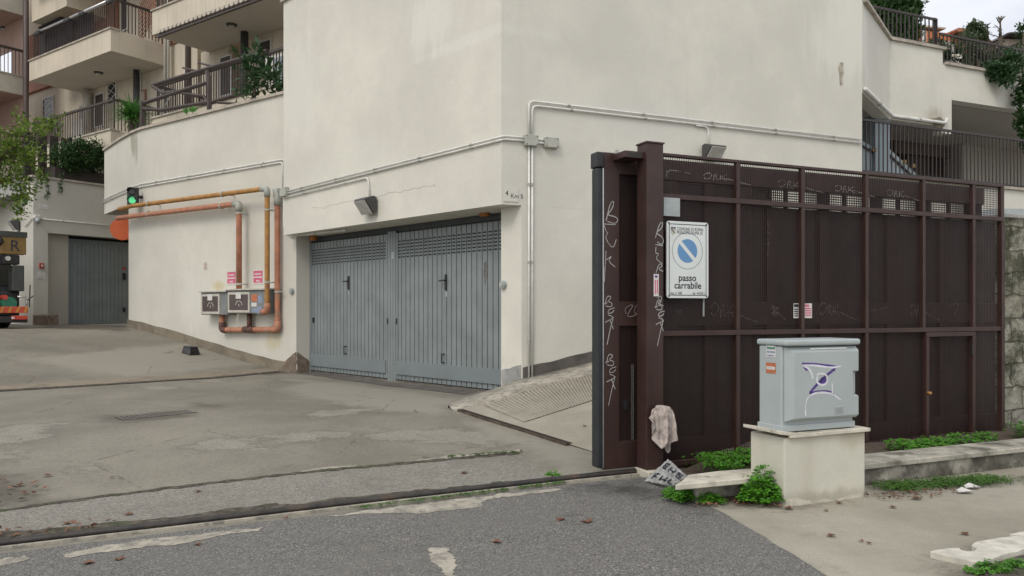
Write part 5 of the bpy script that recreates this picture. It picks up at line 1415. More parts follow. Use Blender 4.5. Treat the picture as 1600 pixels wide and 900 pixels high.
# ================================================================== mesh fence in front
fe = thing('mesh_fence', 'dark brown steel mesh fence with square post and wicket gate', 'fence', FW.P(0, 0, 0))
pa, pb = par_col(FW, 1010.5, .08), par_col(FW, 1036.5, .08)
zpt = FW.pix(1022, 224, .08)[1]
post = MB().wbox(FW, pa, pb, -.02, zpt, -.07, .08).build('post', M['brown'], fe, bevel=.004)
MB().wbox(FW, pa-.008, pb+.008, zpt+.001, zpt+.014, -.078, .088).build('cap', M['brown'], post)
s0 = pb+.001; s1 = par_col(FW, 1566); zr1, zr2, zr3 = FW.pix(1040, 240)[1], FW.pix(1040, 303)[1], FW.pix(1040, 517)[1]
rh = .045
for z, rh_ in ((zr1, .026), (zr2, rh), (zr3, rh), (.10, rh)): MB().wbox(FW, s0, s1, z-rh_, z, -.02, .025).build('rail', M['brown'], fe, bevel=.003, seg=1)
for px in (1151, 1252, 1352, 1441, 1519):
    s = par_col(FW, px)
    for za, zb in ((zr3+.001, zr2-rh-.001), (zr2+.001, zr1-.027), (.101, zr3-rh-.001)):
        if px in (1441, 1519) and za < .2: continue
        MB().wbox(FW, s-.02, s+.02, za, zb, -.018, .023).build('upright', M['brown'], fe)
MB().wbox(FW, s1-.05, s1-.001, zr2+.001, zr1-.027, -.018, .023).build('upright', M['brown'], fe)
MB().wbox(FW, s1-.05, s1-.001, .0, zr2-rh-.001, -.022, .03).build('upright', M['brown'], fe)
mb = MB(); wr = .0024; g_ = .0235
n = int((s1-s0)/g_)
for i in range(n+1):
    s = s0+i*g_; mb.wbox(FW, s-wr, s+wr, .04, zr1-.01, -.0235, -.0205)
n = int((zr1-.05)/g_)
for i in range(n+1):
    z = .04+i*g_; mb.wbox(FW, s0, s1-.01, z-wr, z+wr, -.0265, -.0235)
mb.build('mesh', M['mesh'], fe)
# wicket gate
w0, w1 = par_col(FW, 1447, .03), par_col(FW, 1524, .03); wz1 = FW.pix(1480, 519, .03)[1]; wz0 = FW.pix(1480, 686, .03)[1]
wk = MB(); f = .045
wk.wbox(FW, w0, w1, wz1-f, wz1, -.015, .035).wbox(FW, w0, w1, wz0, wz0+f, -.015, .035).wbox(FW, w0, w0+f, wz0+f, wz1-f, -.015, .035).wbox(FW, w1-f, w1, wz0+f, wz1-f, -.015, .035)
wk = wk.build('wicket_gate', M['brown'], fe, bevel=.003, seg=1)
a_, b_ = FW.pix(1450, 614, .04); MB().tube([FW.P(a_, b_, .035), FW.P(a_, b_, .075)], .016, 10).build('knob', M['yellow_pipe'], wk, smooth=True)
a_, b_ = FW.pix(1519, 548, .04); MB().wbox(FW, a_-.012, a_+.012, b_-.05, b_+.05, .0351, .05).build('hinge', M['black'], wk)
# guide bracket, blank plate, sticker, notices on the mesh
gbk = thing('gate_guide', 'brown guide bracket bridging the gate top and the fence post', 'bracket', FW.P(pa, zg1, 0))
a0, a1, z0, z1 = FW.rect(972, 236, 1012, 250, .0)
MB().wbox(FW, a0, pa-.001, z0, z1, -.28, .04).build('channel', M['brown'], gbk, bevel=.004)
mb = MB()
for s in (a0+.04, pa-.09):
    for z in (z0+.018, z1-.022): mb.wbox(FW, s, s+.07, z-.006, z+.006, .0402, .0412)
mb.build('slots', M['black'], gbk)
mb = MB()
for s in (a0+.02, a0+.14): mb.tube([FW.P(s, z1, -.12), FW.P(s, z1+.03, -.12)], .014, 8)
mb.build('bolts', M['galv'], gbk)
MB().wbox(FW, a0+.12, pa-.03, z1+.002, z1+.022, -.2, -.05).build('plate', M['galv'], gbk, bevel=.006)
panel('blank_plate', 'blank pale grey metal plate above the parking sign', 'plate', FW.off(.023), 1037.5, 308, 1063, 338.5, M['galv'], .006, .002)
PS = Wall(FW.o + FW.n*.08, D)
o, q = panel('sticker', 'narrow white sticker strip on the fence post', 'sticker', PS, 1022, 428, 1030, 463, M['paper'], .0045, 0)
MB().wbox(PS, q[0]+.012, q[1]-.012, q[3]-.03, q[3]-.012, .0048, .0052).build('print', M['purple'], o)
mb = MB()
for i in range(2): mb.wbox(PS, q[0]+.012+.02*i, q[0]+.022+.02*i, q[2]+.02, q[3]-.05, .0048, .0052)
mb.build('lettering', M['sticker_p'], o)
def onpost(f, x, y): return [[(x+a, y+b) for a, b in l] for l in f]
strokes([[(1024,372),(1030,350),(1036,346),(1034,357),(1024,364),(1035,370),(1037,377),(1034,383),(1027,378)],[(1024,382),(1036,384)],[(1025,386),(1024,396),(1030,396),(1024,404),(1035,412)],[(1025,426),(1030,411),(1036,415),(1028,420),(1036,424)],
         [(1027,466),(1033,461),(1034,470),(1026,473),(1037,478)]]+onpost(bek(0,0,.85), 1023, 468), PS, .003, .0045, M['chalk'], post)
MESHW = FW.off(-.018)
n1 = notice('small black and white notice tied to the mesh left of its twin', MESHW, 1240.5, 474, 1248, 497, [(.85,.05,.95,.2),(.6,.1,.9,.08),(.45,.1,.9,.08),(.3,.1,.9,.08),(.15,.1,.9,.08)])
n2 = notice('small red and white notice tied to the mesh right of its twin', MESHW, 1257, 474, 1269, 497, [(.85,.1,.6,.14),(.65,.1,.9,.08),(.5,.1,.9,.08),(.35,.1,.9,.08),(.2,.1,.9,.08)], None, M['sticker_p'])

# parking sign
SG = FW.off(.03)
a0, a1, z0, z1 = SG.rect(1040.5, 345, 1105.5, 466, .0)
sn = thing('parking_sign', 'white driveway sign with blue barred disc fixed to the fence, reading passo carrabile', 'sign', SG.P(a0, z0))
def rrect(x0, x1, y0, y1, r, n=6):
    p = []
    for cx, cy, a in ((x1-r, y1-r, 0), (x0+r, y1-r, 90), (x0+r, y0+r, 180), (x1-r, y0+r, 270)):
        for k in range(n+1): t = R(a+90*k/n); p.append((cx+r*math.cos(t), cy+r*math.sin(t)))
    return p
w, h = a1-a0, z1-z0; e = .0015
MB().ext(SG, rrect(a0, a1, z0, z1, .025), 0, .012).build('plate', M['sign_white'], sn)
def ringmb(W, outer, inner, off):
    n = len(outer); mb = MB(); mb.v = [W.P(x, y, off) for x, y in outer+inner]
    mb.f = [(i, (i+1) % n, n+(i+1) % n, n+i) for i in range(n)]; return mb
m_ = .022
ringmb(SG, rrect(a0+m_, a1-m_, z0+m_, z1-m_, .018), rrect(a0+m_+.006, a1-m_-.006, z0+m_+.006, z1-m_-.006, .014), .0135).build('border', M['ink'], sn, normals=False)
cx, cz = a0+w*.49, z0+h*.618
def circ(r, n=48, a=0, b=360): return [(cx+r*math.cos(R(a+(b-a)*k/n)), cz+r*math.sin(R(a+(b-a)*k/n))) for k in range(n + (1 if b-a < 360 else 0))]
ro = w*.365; rb = w*.235
ringmb(SG, circ(ro), circ(ro-.0028), .0135).build('circle', M['ink'], sn, normals=False)
for sgn in (1, -1):                               # two blue segments left by the diagonal bar (top left to bottom right)
    al = math.degrees(math.asin(.17)); st_ = -45+al if sgn > 0 else 135+al
    MB().poly([SG.P(x, y, .0135) for x, y in circ(rb, 30, st_, st_+180-2*al)]).build('blue_segment', M['sign_blue'], sn, normals=False)
FF = SG
def sign_text(txt, size, x, z, align='LEFT', sx=1, bold=0, nm='lettering'):
    text_mb(txt, size, SG, x, z, .0136, align, sx, bold).build(nm, M['ink'], sn, normals=False)
sign_text('COMUNE DI ROMA', h*.060, a0+w*.235, z0+h*.882, sx=.80, bold=.0)
sign_text('MUNICIPIO ROMA XI', h*.060, a0+w*.235, z0+h*.836, sx=.72, bold=.0)
sign_text('passo', h*.125, cx, z0+h*.225, 'CENTER', 1.0, .0012)
sign_text('carrabile', h*.125, cx+w*.01, z0+h*.125, 'CENTER', .98, .0012)
sign_text('Aut. n° 600', h*.052, a0+w*.085, z0+h*.047, sx=.74, bold=0)
sign_text('del  4/4/2011', h*.052, a1-w*.085, z0+h*.047, 'RIGHT', .72, 0)
shx, shz = a0+w*.15, z0+h*.895
MB().poly([SG.P(shx+x*w, shz+y*h, .0136) for x, y in ((-.055,.0),(.055,.0),(.055,-.035),(.03,-.065),(0,-.08),(-.03,-.065),(-.055,-.035))]).build('shield', M['meter_frame'], sn, normals=False)
mb = MB()
for i in range(4): mb.poly([SG.P(shx+x*w, shz+y*h, .0137) for x, y in ((-.055+.03*i,.005),(-.035+.03*i,.005),(-.032+.03*i,.03),(-.055+.03*i,.028))])
mb.poly([SG.P(shx+x*w, shz+y*h, .0138) for x, y in ((-.05,-.005),(-.03,-.005),(.045,-.045),(.03,-.055))])
mb.poly([SG.P(shx+x*w, shz+y*h, .0138) for x, y in ((-.055,.0),(.055,.0),(.055,-.005),(-.055,-.005))])
mb.build('crest', M['ink'], sn, normals=False)
mb = MB()
for s in (a0+.022, a1-.022):
    for z in (z0+.018, z1-.018): mb.disc(SG.P(s, z, .0121), SG.n3, .008, .004, 10)
mb.build('rivets', M['rust_rail'], sn)
mb = MB().wbox(FW, a1-.03, a1-.02, z0-.16, z0-.001, .0, .012); mb.build('hanging_wire', M['galv'], sn)
# ================================================================== plinth, cabinet, planter, stone wall
PO = onray_line((1.94, 5.44), D, 1228); PW = Wall((1.94, 5.44), D)
p_b = PW.pix(1352, 700)[0]; p_a = PW.pix(1226, 700)[0]; pzt = .49; pdp = .36
pl = thing('masonry_plinth', 'cream rendered plinth carrying the grey utility cabinet', 'plinth', PW.P(p_a, 0))
nseg = 14
mb = MB(); mb.wbox(PW, p_a, p_b, -.2, pzt, -pdp, 0); mb.build('body', M['plinth'], pl, bevel=.012, seg=2)
mb = MB()
q = [PW.pix(*p, .0) for p in [(1226,770),(1240,766),(1255,774),(1275,771),(1300,776),(1325,768),(1345,772),(1351,768),(1351,800),(1226,815)]]
ragged(PW, [(1227,781),(1245,777),(1262,783),(1285,779),(1305,782),(1330,774),(1350,772),(1350,800),(1227,812)], 0, .003, .012, 8).build('worn_foot', M['slab'], pl)
zs = pzt+.002
def slab(pts, z0, z1, label, parent, th=.024):
    """broken marble piece: pts are (s, off) on the plinth top, z tilts linearly"""
    n = len(pts); lo = []; hi = []
    s_min, s_max = min(p[0] for p in pts), max(p[0] for p in pts)
    for s, o in pts:
        f = (s-s_min)/(s_max-s_min); z = z0+(z1-z0)*f; lo.append(PW.P(s, z, o)); hi.append(PW.P(s, z+th, o))
    mb = MB().add(lo+hi, [tuple(range(n)), tuple(range(2*n-1, n-1, -1))]+[(i, (i+1) % n, n+(i+1) % n, n+i) for i in range(n)])
    o = mb.build('slab', M['slab'], parent, bevel=.003, seg=1); o['label'] = label; return o
slab([(p_a-.055,.02),(p_a+.10,.025),(p_a+.13,-.01),(p_a+.09,-.08),(p_a+.10,-.30),(p_a-.06,-.37)], zs+.030, zs+.002, 'tilted cracked marble piece under the left of the cabinet', pl)
slab([(p_a+.02,.03),(p_a+.14,.035),(p_a+.17,-.0),(p_a+.10,-.07),(p_a+.03,-.0)], zs, zs, 'small broken marble chip at the front', pl, .016)
slab([(p_a+.135,.035),(p_b+.02,.032),(p_b+.02,-.37),(p_a+.11,-.37),(p_a+.10,-.085),(p_a+.18,-.0)], zs+.001, zs+.003, 'long marble slab along the front', pl, .026)
# cabinet
CW = Wall(PW.o - PW.n*.035, D)
c_a, c_b = par_col(CW, 1221), par_col(CW, 1333)
cz0 = zs+.036; cz1 = CW.pix(1221, 541)[1]; cd = .235
cb = thing('utility_cabinet', 'grey plastic utility cabinet with purple spray tag on its door', 'cabinet', CW.P(c_a, cz0))
MB().wbox(CW, c_a, c_b, cz0+.03, cz1, -cd, 0).build('body', M['cab'], cb, bevel=.014, seg=3)
MB().wbox(CW, c_a-.008, c_b+.008, cz0, cz0+.045, -cd-.008, .012).build('base', M['cab'], cb, bevel=.006)
MB().wbox(CW, c_a-.014, c_b+.016, cz1+.002, cz1+.046, -cd-.014, .060).build('lid', M['cab'], cb, bevel=.016, seg=3)
# door: raised panel with chamfered rim and a notch for the lock on the right
def dp(x, y, off): return CW.pix(x, y, off)
da, db = c_a+.018, c_b+.012
dz0, dz1 = CW.pix(1226, 660, .03)[1], CW.pix(1226, 543, .03)[1]
nz0, nz1 = CW.pix(1330, 619, .05)[1], CW.pix(1330, 581, .05)[1]
nd = .052
outl = [(da,dz0),(db,dz0),(db,nz0),(db-.012,nz0+.012),(db-nd,nz0+.012),(db-nd,nz1-.004),(db,nz1-.004),(db,dz1-.012),(db-.012,dz1),(da,dz1)]
mb = MB(); ins = [(da+.055,dz0+.022),(db-.010,dz0+.022),(db-.010,nz0-.004),(db-.016,nz0+.004),(db-nd-.012,nz0+.004),(db-nd-.012,nz1+.006),(db-.010,nz1+.006),(db-.010,dz1-.030),(db-.02,dz1-.034),(da+.055,dz1-.034)]
n = len(outl)
A0 = [CW.P(x, y, .001) for x, y in outl]; A1 = [CW.P(x, y, .018) for x, y in outl]; A2 = [CW.P(x, y, .050) for x, y in ins]
mb.add(A0+A1+A2, [tuple(range(n))]+[(i, (i+1) % n, n+(i+1) % n, n+i) for i in range(n)]+[(n+i, n+(i+1) % n, 2*n+(i+1) % n, 2*n+i) for i in range(n)]+[tuple(range(2*n, 3*n))])
cdoor = mb.build('door', M['cab'], cb, bevel=.004, seg=2)
MB().wbox(CW, db-nd+.004, db-.006, nz0+.014, nz1-.006, .0012, .012).build('lock_recess', M['cab'], cdoor)
MB().wbox(CW, db-nd+.007, db-nd+.013, nz0+.05, nz1-.03, .0121, .02).build('latch', M['black'], cdoor)
MB().wbox(CW, da+.21, db-.12, dz1-.020, dz1-.008, .020, .044).build('rain_lip', M['sign_white'], cdoor, bevel=.003)
a_, b_ = CW.pix(1304, 635, .05); a2_, b2_ = CW.pix(1318, 646, .05)
MB().wbox(CW, a_, a2_, b2_, b_, .0502, .0535).build('embossed_plate', M['cab'], cdoor, bevel=.001, seg=1)
mb = MB()
for k in range(5): mb.wbox(CW, a_+.006, a2_-.006-.01*(k % 2), b2_+.006+k*(b_-b2_-.012)/5, b2_+.010+k*(b_-b2_-.012)/5, .0536, .0542)
mb.build('embossed_lines', M['meter'], cdoor)
# spray tag
def spray(lines, r, m_, off, nm='spray_tag'):
    return strokes(lines, CW, off, r, m_, cdoor, nm)
spray([[(1253,568.5),(1270,569),(1290,571),(1306,573)],[(1306,574),(1300,580),(1292,586),(1282,595),(1272,606),(1265,614)],[(1265,614),(1280,612),(1298,612),(1303,618)],[(1254,569),(1258,575),(1262,578)],[(1304,574),(1303,580)],[(1266,617),(1274,613)]], .0125, M['purple'], .0506)
mb = MB(); ccx, ccz = CW.pix(1286, 595, .05)
mb.poly([CW.P(ccx+.031*math.cos(t*.5236)*(1+.1*math.sin(t*2)), ccz+.029*math.sin(t*.5236), .0506) for t in range(12)]); mb.build('spray_tag', M['purple'], cdoor, normals=False)
spray([[(1253,571),(1262,574),(1268,582),(1270,592)],[(1276,586),(1282,583),(1291,585),(1294,593),(1290,601),(1282,602),(1276,597),(1277,588)],[(1300,599),(1301,608),(1300,619)],[(1259,650),(1258,634),(1261,622),(1270,615),(1285,613),(1300,615),(1310,622),(1314,625)],[(1254,571),(1275,571),(1300,575),(1314,572)]], .0090, M['spray_white'], .0512)
# stickers on the left flank
SWL = Wall(CW.P(c_a, 0, 0).xy, PW.n)          # plane of the left flank
def flank(x0, y0, x1, y1, m_, k=0):
    a, b, z0, z1 = SWL.rect(x0, y0, x1, y1, .002); sd = 1
    return MB().wbox(SWL, a, b, z0, z1, .0022+.0006*k, .0028+.0006*k)
fl = flank(1197.5, 536, 1212, 559, None).build('sticker', M['paper'], cb)
flank(1198.5, 537.5, 1211, 546, None, 1).build('print', M['sticker_g'], fl); flank(1198.5, 548, 1211, 552, None, 1).build('print', M['sticker_b'], fl); flank(1198.5, 554, 1209, 557, None, 1).build('print', M['sticker_b'], fl)
flank(1199.5, 540, 1210, 542.5, None, 2).build('print', M['paper'], fl)
fl = flank(1197, 566, 1212, 584, None).build('sticker', M['sticker_o'], cb)
flank(1198, 572, 1211, 578, None, 1).build('print', M['paper'], fl); flank(1199, 574, 1209, 575.5, None, 2).build('print', M['sticker_b'], fl); flank(1198, 567.5, 1211, 569, None, 1).build('print', M['plate_y'], fl)

# low planter wall, right of the plinth
LP = Wall((2.795, 6.09), D)
t = thing('planter_wall', 'low stained planter wall with stone coping in front of the mesh fence', 'planter wall', LP.P(0, 0))
l0 = .02; l1 = 7.0
MB().wbox(LP, l0-.5, l1, -.2, .135, -.29, 0).build('wall', M['planter'], t)
mb = MB(); s = l0-.55
while s < l1:
    e = s+1.1; mb.wbox(LP, s+.002, e-.002, .137, .180, -.31, .022); s = e
mb.build('coping', M['slab_dirty'] if 'slab_dirty' in M else M['slab'], t, bevel=.005, seg=1)
# soil between planter and fence
mb = MB(); na, nb = 120, 12
for i in range(na+1):
    for k in range(nb+1):
        s = -.15+8.0*i/na; nn = -1.02+1.1*k/nb; p = F0+D*s+Nn*nn
        mb.v.append(V((p.x, p.y, .03+.07*(1 if s > .35 else 0)*ss((s-.2)/.4)*ss((nn+.85)/.2)+.015*mnoise.noise(V((s*4, nn*4, 0))))))
mb.f = [(i*(nb+1)+k, (i+1)*(nb+1)+k, (i+1)*(nb+1)+k+1, i*(nb+1)+k+1) for i in range(na) for k in range(nb)]
mb.build('soil', M['soil'], normals=False)['kind'] = 'structure'
# left continuation: a bare pale slab on a low stub
la, lb = par_col(LP, 1056), par_col(LP, 1178)
t = thing('bench_slab', 'pale cracked stone slab on a low stub between gate post and plinth', 'stone slab', LP.P(la, .14))
MB().wbox(LP, la+.22, lb+.02, -.1, .137, -.26, -.06).build('stub', M['planter'], t)
sl_ = [V((at(x, y, (H-.18)*K/(y-HY))).xy) for x, y in ((1055,757.5),(1085,755),(1172,747),(1182,731),(1120,736),(1074,742),(1066,750))]
sl_ = [V((p.x, p.y)) for p in sl_]; MB().prism(sl_, .140, .180).build('slab', M['slab'], t, bevel=.005, seg=1)
fb = thing('post_footing', 'small pale stone footing at the base of the fence post', 'footing', FW.P(pa, 0))
MB().wbox(FW, par_col(FW, 1009, .1), pb+.07, -.05, .055, -.08, .14).build('block', M['slab'], fb, bevel=.01)

# old stone wall at the right edge
SWA = Wall(FW.P(par_col(FW, 1568, -.26), 0, -.26).xy, D)
zt_ = SWA.pix(1575, 341)[1]
t = thing('stone_wall', 'old mossy block wall standing right of the mesh fence', 'wall', SWA.P(0, 0))
mb = MB(); nx_, nz_ = 60, 50
for i in range(nx_+1):
    for k in range(nz_+1):
        s = 3.2*i/nx_; z = zt_*k/nz_
        if z > 9: pass
        d = .035*mnoise.noise(V((s*3, z*3, 0)))+.02*mnoise.noise(V((s*9, z*9, 3))); mb.v.append(SWA.P(s+(.03*mnoise.noise(V((z*5,0,2))) if i == 0 else 0), z, d))
mb.f = [(i*(nz_+1)+k, (i+1)*(nz_+1)+k, (i+1)*(nz_+1)+k+1, i*(nz_+1)+k+1) for i in range(nx_) for k in range(nz_)]
b0 = len(mb.v)
for k in range(nz_+1): mb.v.append(SWA.P(.0, zt_*k/nz_, -.45))
mb.f += [(k, k+1, b0+k+1, b0+k) for k in range(nz_)]
mb.wbox(SWA, .03, 3.2, 0, zt_-.01, -.45, -.06)
mb.build('blocks', M['stonewall'], t, normals=False)
MB().wbox(SWA, -.01, 3.2, zt_+.001, zt_+.05, -.45, .04).build('capping', M['cement'], t, bevel=.01)
ct = thing('car_roof', 'x', 'x') if False else None
MB().ext(SWA.off(-.5), [(-.05, zt_+.0), (3.2, zt_+.0), (3.2, zt_+.30), (.6, zt_+.20), (-.05, zt_+.10)], -.6, 0).build('metal_cover', M['galv'], t)

# broken white kerb slabs bottom right
def kerbstone(pts, lab, th=.035, fr_=9):
    w = [G(*p) for p in pts]; w.append(w[0]); w = resample(w, 49)[:-1]; w = [jit(p, .012, fr_) for p in w]
    c = sum(w, V((0,0,0)))/len(w)
    lo = [V((p.x, p.y, -.12)) for p in w]; hi = [V((p.x, p.y, .004+th)) for p in w]; n = len(w)
    o = MB().add(lo+hi, [tuple(range(n)), tuple(range(2*n-1, n-1, -1))]+[(i, (i+1) % n, n+(i+1) % n, n+i) for i in range(n)]).build('kerb_stone', M['white_stone'], None, V((c.x, c.y, 0)), bevel=.004, seg=1)
    tag(o, lab, 'kerb stone', 'white kerb stones')
kerbstone([(1453,872),(1475,867),(1500,866),(1503,871),(1520,872),(1528,866),(1515,861),(1545,852),(1592,846),(1640,858),(1600,868),(1560,879),(1535,892),(1505,884)], 'notched broken white kerb stone at the bottom right corner')
kerbstone([(1577,844),(1600,839),(1720,815),(1760,835),(1650,856),(1598,845)], 'white kerb stone cut off by the right edge of the photo')
patch_poly([(1536,896),(1562,882),(1602,871),(1700,848),(1900,900),(1750,1050),(1560,960)], .02, .01).build('gutter', M['dirt'], normals=False)['kind'] = 'structure'

# rag on the post
RG_ = FW.off(.12)
rt = thing('rag', 'dirty pinkish grey rag hanging from the fence post', 'rag', FW.P(*FW.pix(1032, 640, .1), .1))
rn, rm = 44, 40
tops = [(1011.5,652),(1015,645),(1019,638),(1025,633),(1033,632.5),(1040,634),(1045,635.5),(1049,640),(1051,652),(1054,665)]
bots = [(1012,654),(1017,662),(1019,686),(1026,699),(1030,698),(1035,692),(1042,708.5),(1043,695),(1047,687),(1058,685.5)]
def pl_at(pl_, f):
    f *= len(pl_)-1; i = min(int(f), len(pl_)-2); u = f-i; return V((pl_[i][0]*(1-u)+pl_[i+1][0]*u, pl_[i][1]*(1-u)+pl_[i+1][1]*u))
mb = MB()
for side in (0, 1):
    for i in range(rn+1):
        f = i/rn; a, b = pl_at(tops, f), pl_at(bots, f)
        for k in range(rm+1):
            g = k/rm; p = a.lerp(b, g)
            fold = math.sin(f*15+1.2*g+1.5*mnoise.noise(V((f*3,g*2,0))))*.5 + .35*math.sin(f*31-2*g)
            d = .025+.055*fold*(.3+g*.8)+.03*math.sin(min(1, g*3)*1.57)*math.sin(f*3.14)+.006*mnoise.noise(V((f*14, g*14, 2)))
            S, Z = RG_.pix(p.x, p.y, 0); mb.v.append(RG_.P(S, Z, d-(.006 if side else 0)))
w_ = (rn+1)*(rm+1)
for i in range(rn):
    for k in range(rm):
        q = (i*(rm+1)+k, (i+1)*(rm+1)+k, (i+1)*(rm+1)+k+1, i*(rm+1)+k+1); mb.f.append(q); mb.f.append(tuple(w_+x for x in q[::-1]))
mb.build('cloth', M['rag'], rt, smooth=True, normals=False)
a_, b_ = FW.pix(1030, 640, .08); MB().tube([FW.P(a_, b_, .08), FW.P(a_, b_+.01, .15)], .008, 6).build('hook', M['rust_rail'], rt)
# plastic sheet with black marks
bag = thing('plastic_sheet', 'crumpled grey plastic sheet with torn black lettering at the foot of the post', 'plastic sheet', G(1040, 745))
pt4 = [(1044,717),(1074,744),(1052,760),(1007,751)]
def bp(u, v, off=0):
    """u left-right, v bottom-top over the sheet"""
    bl, br, tr2, tl = V((*pt4[3], 0)), V((*pt4[2], 0)), V((*pt4[1], 0)), V((*pt4[0], 0))
    p = (bl*(1-u)+br*u)*(1-v)+(tl*(1-u)+tr2*u)*v
    Y = (6.2*(1-u)+5.85*u)*(1-v)+(6.15*(1-u)+5.60*u)*v
    q = at(p.x, p.y, Y); nrm = V((-.3,-.8,.5)).normalized()
    return q + nrm*(.022*mnoise.noise(V((u*5, v*5, 1)))+.012*mnoise.noise(V((u*13, v*13, 5)))+off)
mb = MB(); nb_ = 30
for side in (0, 1):
    for i in range(nb_+1):
        for k in range(nb_+1):
            u, v = i/nb_, k/nb_; ed = .03*mnoise.noise(V((u*9, v*9, 4))) if i in (0, nb_) or k in (0, nb_) else 0
            mb.v.append(bp(u+ed, v+ed, -.003*side))
w_ = (nb_+1)**2
for i in range(nb_):
    for k in range(nb_):
        q = (i*(nb_+1)+k, (i+1)*(nb_+1)+k, (i+1)*(nb_+1)+k+1, i*(nb_+1)+k+1); mb.f.append(q); mb.f.append(tuple(w_+x for x in q[::-1]))
mb.build('sheet', M['bag'], bag, smooth=True, normals=False)
def bstroke(mb, pts, r):
    pts = [pts[0].lerp(pts[1], k/6) for k in range(7)] if len(pts) == 2 else pts
    q = [bp(p.x, p.y, .003) for p in pts]; n = [bp(p.x, p.y+.02, .003) for p in pts]
    b0 = len(mb.v)
    for i, p in enumerate(q):
        d = q[min(i+1, len(q)-1)]-q[max(i-1, 0)]; s = d.cross(V((-.3,-.8,.5)).normalized()).normalized()*r; mb.v += [p-s, p+s]
    for i in range(len(q)-1): mb.f.append((b0+2*i, b0+2*i+1, b0+2*i+3, b0+2*i+2))
mb = MB()
def letter(segs, ox, oy, w, h):
    for a, b in segs: bstroke(mb, [V((ox+a[0]*w, oy+a[1]*h)), V((ox+b[0]*w, oy+b[1]*h))], .009)
Hs = [((0,0),(0,1)),((1,0),(1,1)),((0,.5),(1,.5))]; Es = [((0,0),(0,1)),((0,0),(1,0)),((0,.5),(.8,.5)),((0,1),(1,1))]; Fs = Es[0:1]+Es[2:]; Ss = [((0,0),(1,0)),((1,0),(1,.5)),((1,.5),(0,.5)),((0,.5),(0,1)),((0,1),(1,1))]
letter(Es, .10, .68, .14, .2); letter(Hs, .38, .64, .18, .22); letter(Ss, .72, .64, .16, .22)
letter(Fs, .12, .14, .14, .24); letter(Hs, .40, .14, .18, .24); letter(Es[:2], .72, .14, .14, .24)
mb.build('lettering', M['ink'], bag, normals=False)

# ================================================================== plants
def leaf(mb, p, d, nrm, l, w, fold=.25):
    d = d.normalized(); s = d.cross(nrm); s = s.normalized() if s.length > 1e-6 else d.orthogonal().normalized(); n2 = s.cross(d).normalized()
    a, b, c, e = p, p+d*l*.45-s*w*.5+n2*w*fold, p+d*l, p+d*l*.45+s*w*.5+n2*w*fold
    m1 = p+d*l*.5
    mb.add([a, b, c, e, m1], [(0,1,4),(1,2,4),(4,2,3),(0,4,3)])
def rv(r): return V((r.gauss(0,1), r.gauss(0,1), r.gauss(0,1))).normalized()
def clover(mb, r, base, h, lean, size, nl=3):
    top = base+V((lean.x*h, lean.y*h, h))
    up_ = V((lean.x*.7+r.uniform(-.25,.25), lean.y*.7+r.uniform(-.25,.25), 1)).normalized()
    a0 = r.uniform(0, 6.28)
    x = up_.orthogonal().normalized(); y = up_.cross(x)
    for k in range(nl):
        a = a0+6.283*k/nl+r.uniform(-.15,.15); d = (x*math.cos(a)+y*math.sin(a)+up_*r.uniform(-.15,.35)).normalized()
        l = size*r.uniform(.8,1.2); s = d.cross(up_).normalized(); w = l*.85
        p = [top, top+d*l*.45-s*w*.42, top+d*l*.85-s*w*.5, top+d*l*.92, top+d*l*.85+s*w*.5, top+d*l*.45+s*w*.42]
        c = top+d*l*.6-up_*l*.10
        mb.add(p+[c], [(0,1,6),(1,2,6),(2,3,6),(3,4,6),(4,5,6),(5,0,6)])
    return top
def weeds(label, region, n, h, size, m_='weed', zf=None, cat='weeds', kind='stuff', name='weeds', seed=1, nl=3):
    r = random.Random(seed); mb = MB(); st = MB()
    for i in range(n):
        s, o = region(r); base = V((o.x, o.y, s))
        hh = h*r.uniform(.35, 1.0); lean = V((r.uniform(-.4,.4), r.uniform(-.5,.25), 0))
        top = clover(mb, r, base, hh, lean, size*r.uniform(.7,1.2), nl)
        if i % 3 == 0: st.tube([base, top], .0014, 3, cap=False)
    mb.f += [tuple(i+len(mb.v) for i in f) for f in st.f]; mb.v += st.v
    o = mb.build(name, M[m_], None, normals=False, loc=None)
    tag(o, label, cat, None, kind); return o
def band(p0, p1, depth, zf, taper=True):
    """between two points of the fence frame (s, n)"""
    def f(r):
        u = r.random(); v = r.random()
        s = p0[0]+(p1[0]-p0[0])*u; n = p0[1]+(p1[1]-p0[1])*u + depth*(v-.5)
        if mnoise.noise(V((s*3.1, n*3.1, 7))) < -.25 and r.random() < .8: return f(r)
        p = F0+D*s+Nn*n; return (zf, p)
    return f
def sn_(p): q = V((p.x, p.y))-F0; return q.dot(D), q.dot(Nn)
sA_ = par_col(FW, 1052); sB_ = par_col(FW, 1200)
weeds('clover growing in the bed between the gate post and the plinth', band((sA_, -.42), (sB_, -.42), .50, .085), 900, .115, .026, seed=3)
weeds('clover growing along the fence right of the plinth', band((par_col(FW,1335), -.5), (par_col(FW,1465), -.42), .36, .085), 480, .105, .027, seed=4)
weeds('small clover tuft under the wicket gate', band((par_col(FW,1482), -.35), (par_col(FW,1502), -.35), .16, .085), 60, .09, .026, seed=5)
weeds('clover growing at the foot of the old stone wall', band((par_col(FW,1530), -.5), (par_col(FW,1640), -.5), .45, .085), 520, .17, .030, seed=6)
def around(px, py, rx, ry, z):
    c = G(px, py)
    def f(r):
        a = r.uniform(0, 6.28); k = math.sqrt(r.random()); p = V((c.x+rx*k*math.cos(a), c.y+ry*k*math.sin(a))); return (z, p)
    return f
